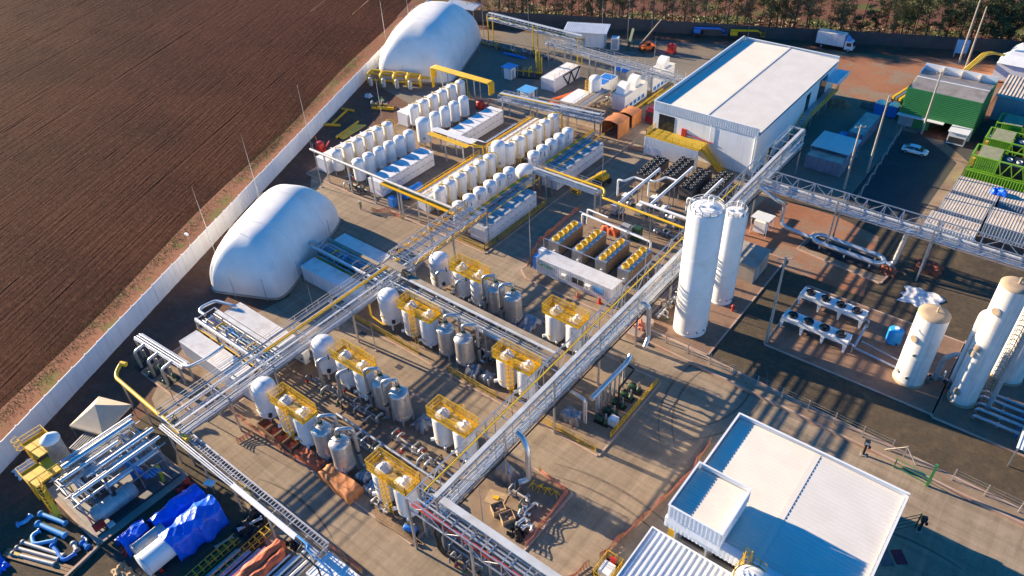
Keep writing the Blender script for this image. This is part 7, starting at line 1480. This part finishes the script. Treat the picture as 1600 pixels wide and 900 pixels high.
t = thing('yellow_skid', 'small yellow railed skid with red parts at the annex edge', 'machine skid', (-20.0, 36.3, .02)); box('base', -.9, .9, -1.4, 1.4, 0, .3, 'dark', t); rail_mb([(-.9, -1.4, .3), (.9, -1.4, .3), (.9, 1.4, .3), (-.9, 1.4, .3)], 1.4, True, post=.9).build('guardrail', 'yellow', t); box('tank', -.6, .6, -.9, .5, .3, 1.5, 'white', t); MB().cyl((0, .9, .3), (0, .9, 1.6), .3, 10).build('motor', 'red', t)
# safety nets
def net(label, pts, h=.95, m='net'):
    t = thing('safety_net', label, 'net fence', (pts[0][0], pts[0][1], .02), 0, 'orange safety nets'); p = [Vector((x - pts[0][0], y - pts[0][1], 0)) for x, y in pts]; g = random.Random(len(label)); up = Vector((0, 0, 1))
    for a, b in zip(p, p[1:]):
        L = (b - a).length; nn = max(2, int(L / .35)); mb = MB(); z0 = lambda f: (.82 + .18 * math.cos(f * L / 2.5 * 6.28)) * h; side = (b - a).cross(up).normalized()
        off = lambda f, z: side * .12 * math.sin(f * L * 1.7) * z
        for i in range(nn):
            f0, f1 = i / nn, (i + 1) / nn
            for k in range(5):
                q0 = a.lerp(b, f0) + up * (.1 + (z0(f0) - .1) * k / 4) + off(f0, k / 4); q1 = a.lerp(b, f1) + up * (.1 + (z0(f1) - .1) * k / 4) + off(f1, k / 4); mb.bar(q0, q1, .015, .085)
            mb.bar(a.lerp(b, f0) + off(f0, 0), a.lerp(b, f0) + up * z0(f0) + off(f0, 1), .09, .015)
        o = mb.build('net', m, t); o['kind'] = 'stuff'
        for i in range(max(1, int(L / 2.5)) + 1): q = a.lerp(b, i / max(1, int(L / 2.5))); bar('stake', q, q + up * (h + .1), .06, 'yellow_old', t)
net('orange net closing the valve island beside the pipe heap', [(-28.4, 33.8), (-28.7, 41.8), (-33, 42.4)]); net('orange net running beside the white roofed building', [(-21.6, 37.4), (-20.4, 44.0), (-19.2, 51.4), (-19.4, 57.4)]); net('orange net sagging at the annex corner', [(-22.8, 33.2), (-22.0, 36.0)]); net('orange net along the shaded road before the coolers', [(-57.4, 72.2), (-59.8, 78.4), (-59.9, 90)]); net('orange net along the narrow low rack', [(-66, 21.4), (-40, 21.6)]); net('orange net around the nearest tank row', [(-69.8, 26.8), (-57, 26.6)]); net('orange net near the worker by the tank modules', [(-88.6, 69.2), (-86.0, 70.8), (-83, 70.6)]); net('orange net in front of the larger orange tent', [(-64.0, 112.5), (-60.5, 113.8)]); net('orange net curling on the road before the nearest row', [(-64.2, 26.2), (-64.6, 24.2)])
# pump island
t = thing('header_pipework', 'silver header pipes on legs over dark green pumps at the pump island', 'pipework', (-33.6, 50.8, .12)); MB().tube([(-1.6, .6, 4.2), (.8, .4, 4.2), (.8, .4, .3)], .22, 10).build('pipe', I_, t); MB().tube([(1.2, 1.2, 3.9), (1.4, 8.8, 3.9), (1.4, 9.6, 4.6)], .34, 12).build('pipe', I_, t); MB().tube([(2.8, 4.8, .4), (2.8, 4.8, 3.6), (2.6, 8.6, 3.6), (-.6, 9.0, 3.6)], .14, 8).build('pipe', 'black', t)
for k in range(7): rod('riser', (1.3 + .04 * k, 2.2 + k * .95, .3), (1.3 + .04 * k, 2.2 + k * .95, 3.7), .13, I_, t)
for k in range(4): rod('leg', (.9, .6 + k * 2.8, 0), (.9, .6 + k * 2.8, 3.7), .11, 'white', t)
for k in range(5): pump('dark green pump in the pump island, %s from the near fence' % ORD[k], (-31.2 + .12 * k, 52.6 + k * 1.7, .12), R(4), 'dark_green', 1.05)
t = thing('cube_tank', 'white liquid cube tank in a wire cage beside the yellow fence', 'cube tank', (-29.9, 53.1, .12)); box('bottle', -.48, .48, -.48, .48, .16, 1.15, 'cladding', t); box('pallet', -.55, .55, -.55, .55, 0, .16, 'dark', t)
for z in (.3, .6, .9, 1.18): rail = MB().bar((-.52, -.52, z), (.52, -.52, z), .03).bar((.52, -.52, z), (.52, .52, z), .03).bar((.52, .52, z), (-.52, .52, z), .03).bar((-.52, .52, z), (-.52, -.52, z), .03).build('cage_bar', 'galv', t)
for x in (-.52, 0, .52): MB().bar((x, -.52, .16), (x, -.52, 1.18), .03).build('cage_bar', 'galv', t)
# valve island
for k, (x, y) in enumerate(((-33.4, 35.5), (-31.9, 35.2))):
    t = thing('open_crate', ('wooden crate of parts nearer the tall rack in the valve island', 'wooden crate of parts nearer the net in the valve island')[k], 'crate', (x, y, .12), R(-30)); 
    for a in (((-.6, -.7), (.6, -.7)), ((.6, -.66), (.6, .66)), ((.6, .7), (-.6, .7)), ((-.6, .66), (-.6, -.66))): bar('side_board', (*a[0], .4), (*a[1], .4), .05, 'cardboard', t, .8)
    MB().grid(lambda u, v: ((u - .5) * 1.1, (v - .5) * 1.3, .5 + .14 * math.sin(9 * u + k) * math.cos(8 * v)), 8, 8).build('contents', 'rubble', t)
t = thing('cardboard_sheet', 'flattened cardboard on the valve island floor', 'cardboard', (-34.6, 36.6, .12), R(15)); MB().box(-1.1, 1.1, -.9, .9, 0, .05).build('sheet', 'cardboard', t); MB().box(-.3, .3, -.2, .2, .05, .25).build('yellow_block', 'yellow', t)
g = random.Random(12)
for k in range(9): 
    x, y = -31.2 + g.uniform(-.9, 1.6), 36.2 + g.uniform(-1.6, 1.8); a = g.uniform(0, 3.14); L = g.uniform(.9, 1.9); gp('grey pipe fitting, %s in the heap on the valve island' % ORD[k], [(x, y), (x + L * math.cos(a), y + L * math.sin(a)), (x + L * math.cos(a) + .5 * math.sin(a), y + L * math.sin(a) - .5 * math.cos(a))], g.uniform(.13, .22), g.choice(('galv', 'galv_dull', 'insul')), .12 + .2 * (k % 3))
manifold('pipe_manifold', 'dark valves at the foot of the big drop pipe', (-34, 37.8, .12), 3, 121, 'steel_dark'); lump('black_bundle', 'black rubber fittings by the net in the valve island', 'bundle', (-30.0, 34.4, .12), 1.8, 1.4, .7, 'black', 112, rough=.7)
for k in range(4): t = thing('trestle', 'small yellow trestle in the valve island, %s along the net' % ORD[k], 'trestle', (-29.6 - .9 * k, 40.8 - .2 * k, .12), R(30 * k)); MB().bar((-.4, -.3, 0), (0, 0, .8), .08).bar((.4, -.3, 0), (0, 0, .8), .08).bar((-.4, .3, 0), (0, 0, .8), .08).bar((.4, .3, 0), (0, 0, .8), .08).build('legs_frame', 'yellow', t); MB().bar((-.4, 0, .82), (.4, 0, .82), .1).build('top_bar', 'yellow', t)
t = thing('hose_loop', 'black hose hanging in bends under the truss bridge', 'hose', (-36.4, 27.6, .02)); MB().tube([(1.6, .2, 6.8), (1.8, .1, 5.4), (1.5, -.1, 4.4), (1.9, -.1, 3.2), (1.6, 0, 2.0), (2.2, .2, .8), (3.2, .6, .2)], .17, 8, bend=.5).build('hose', 'black', t); MB().tube([(2.2, .2, 6.6), (2.4, .1, 5.0), (2.1, -.1, 3.6), (2.5, 0, 1.6), (3.6, .4, .3)], .14, 8, bend=.5).build('hose', 'black', t)
manifold('pipe_manifold', 'dark pipework and red valves under the truss bridge', (-34.8, 28.6, .02), 5, 122, 'steel_dark'); lump('covered_pump', 'silver sheeted pump under the truss bridge corner', 'covered pump', (-34.0, 30.6, .12), 2.2, 1.8, 1.5, 'tarp_silver', 113)
pump('blue pump at the foot of the lettered twin tank', (-39.2, 28.0, .12), R(20), 'blue', .9); manifold('pipe_manifold', 'steel elbows at the road edge beside the lettered twin tank', (-45.2, 27.9, .12), 2.6, 123, 'stainless')
for k, (x, y) in enumerate(((-43.6, 71.2), (-47.0, 70.6))): t = thing('red_bollard', ('red fire point bollard at the end of the site container', 'pink warning cone on the road before the site container')[k], 'bollard', (x, y, .12)); MB().cyl((0, 0, 0), (0, 0, .9), .22 if k == 0 else .26, 12, .18 if k == 0 else .05).build('body', 'red' if k == 0 else 'net', t); box('base', -.3, .3, -.3, .3, 0, .05, 'red', t)
for k, (x, y, sx, sy) in enumerate(((-47.6, 69.2, .9, .7), (-66.8, 46.6, 1.1, .9), (-39.4, 33.0, .8, .8), (-58, 45.0, 1.0, .8))): 
    t = thing('drain_cover', ['dark drain cover in the road before the site container', 'dark drain cover beside the wide rack post', 'dark drain cover at the lettered twin tank', 'dark drain cover in the road between the middle tank rows'][k], 'drain cover', (x, y, .016 if k != 2 else .124)); MB().box(-sx / 2, sx / 2, -sy / 2, sy / 2, 0, .012).build('plate', 'dark', t)
# one worker
def person(loc, rz, label):
    me = bpy.data.meshes.new('body'); V = [(0, 0, .95), (0, 0, 1.2), (0, 0, 1.42), (0, 0, 1.5), (0, .02, 1.62), (.1, 0, .88), (.12, .05, .5), (.13, .16, .08), (.13, -.0 + .28, .05), (-.1, 0, .88), (-.12, -.02, .5), (-.13, -.12, .08), (-.13, .02, .05), (.19, 0, 1.40), (.27, -.02, 1.14), (.29, .08, .90), (-.19, 0, 1.40), (-.27, .02, 1.14), (-.29, .12, .92)]
    E_ = [(0, 1), (1, 2), (2, 3), (3, 4), (0, 5), (5, 6), (6, 7), (7, 8), (0, 9), (9, 10), (10, 11), (11, 12), (2, 13), (13, 14), (14, 15), (2, 16), (16, 17), (17, 18)]
    me.from_pydata(V, E_, []); o = bpy.data.objects.new('tmp', me); COL.objects.link(o); md = o.modifiers.new('skin', 'SKIN'); rad = [.15, .15, .15, .06, .10, .09, .07, .055, .045, .09, .07, .055, .045, .075, .05, .04, .075, .05, .04]
    for i, r_ in enumerate(rad): me.skin_vertices[0].data[i].radius = (r_ * (1.2 if i < 3 else 1), r_)
    me.skin_vertices[0].data[0].use_root = True; o.modifiers.new('sub', 'SUBSURF').levels = 2; dg = bpy.context.evaluated_depsgraph_get(); m2 = bpy.data.meshes.new_from_object(o.evaluated_get(dg)); bpy.data.objects.remove(o)
    m2.materials.clear(); m2.materials.append(MT['cloth_dark']); m2.materials.append(MT['skin']); m2.materials.append(MT['hivis'])
    for p in m2.polygons: z = p.center.z; p.use_smooth = True; p.material_index = 1 if z > 1.5 or (z < .98 and abs(p.center.x) > .24) else (2 if 1.0 < z < 1.45 and abs(p.center.x) < .2 else 0)
    t = thing('person', label, 'person', loc, rz); newobj('body', m2, t); MB().lathe([(.15, 1.64), (.13, 1.68), (.12, 1.73), (.08, 1.78), (.02, 1.8)], 14, (0, .02, 0)).build('helmet', 'white', t)
person((-90.8, 68.7, .016), R(70), 'worker in dark clothes and white helmet walking by the tank modules')

# worn tyre marks on the paving
mat('tyre_mark', (.15, .115, .085), .9, var=.3, scale=1.5)
g = random.Random(17)
for cx, cy, rad, a0, a1 in ((-30, 66, 11, -.9, .6), (-30, 66, 12.7, -.9, .6), (-12, 64, 14, 2.6, 3.9), (-12, 64, 15.6, 2.6, 3.9), (-60, 68.5, 9, -1.4, .1), (-60, 68.5, 10.6, -1.4, .1), (-52, 4, 19.5, 1.2, 1.9), (-24, 20, 24, 1.25, 1.9), (-24, 20, 25.7, 1.25, 1.9), (4, 42, 16, 1.3, 2.0)):
    n_ = 26; vs_ = []
    for i in range(n_ + 1):
        a = a0 + (a1 - a0) * i / n_; w_ = .13 * math.sin(math.pi * i / n_) + .02
        for q in (-w_, w_): vs_.append((cx + (rad + q) * math.cos(a), cy + (rad + q) * math.sin(a), .0175))
    struct('tyre_mark', MB().add(vs_, [(2 * i, 2 * i + 2, 2 * i + 3, 2 * i + 1) for i in range(n_)]), 'tyre_mark')
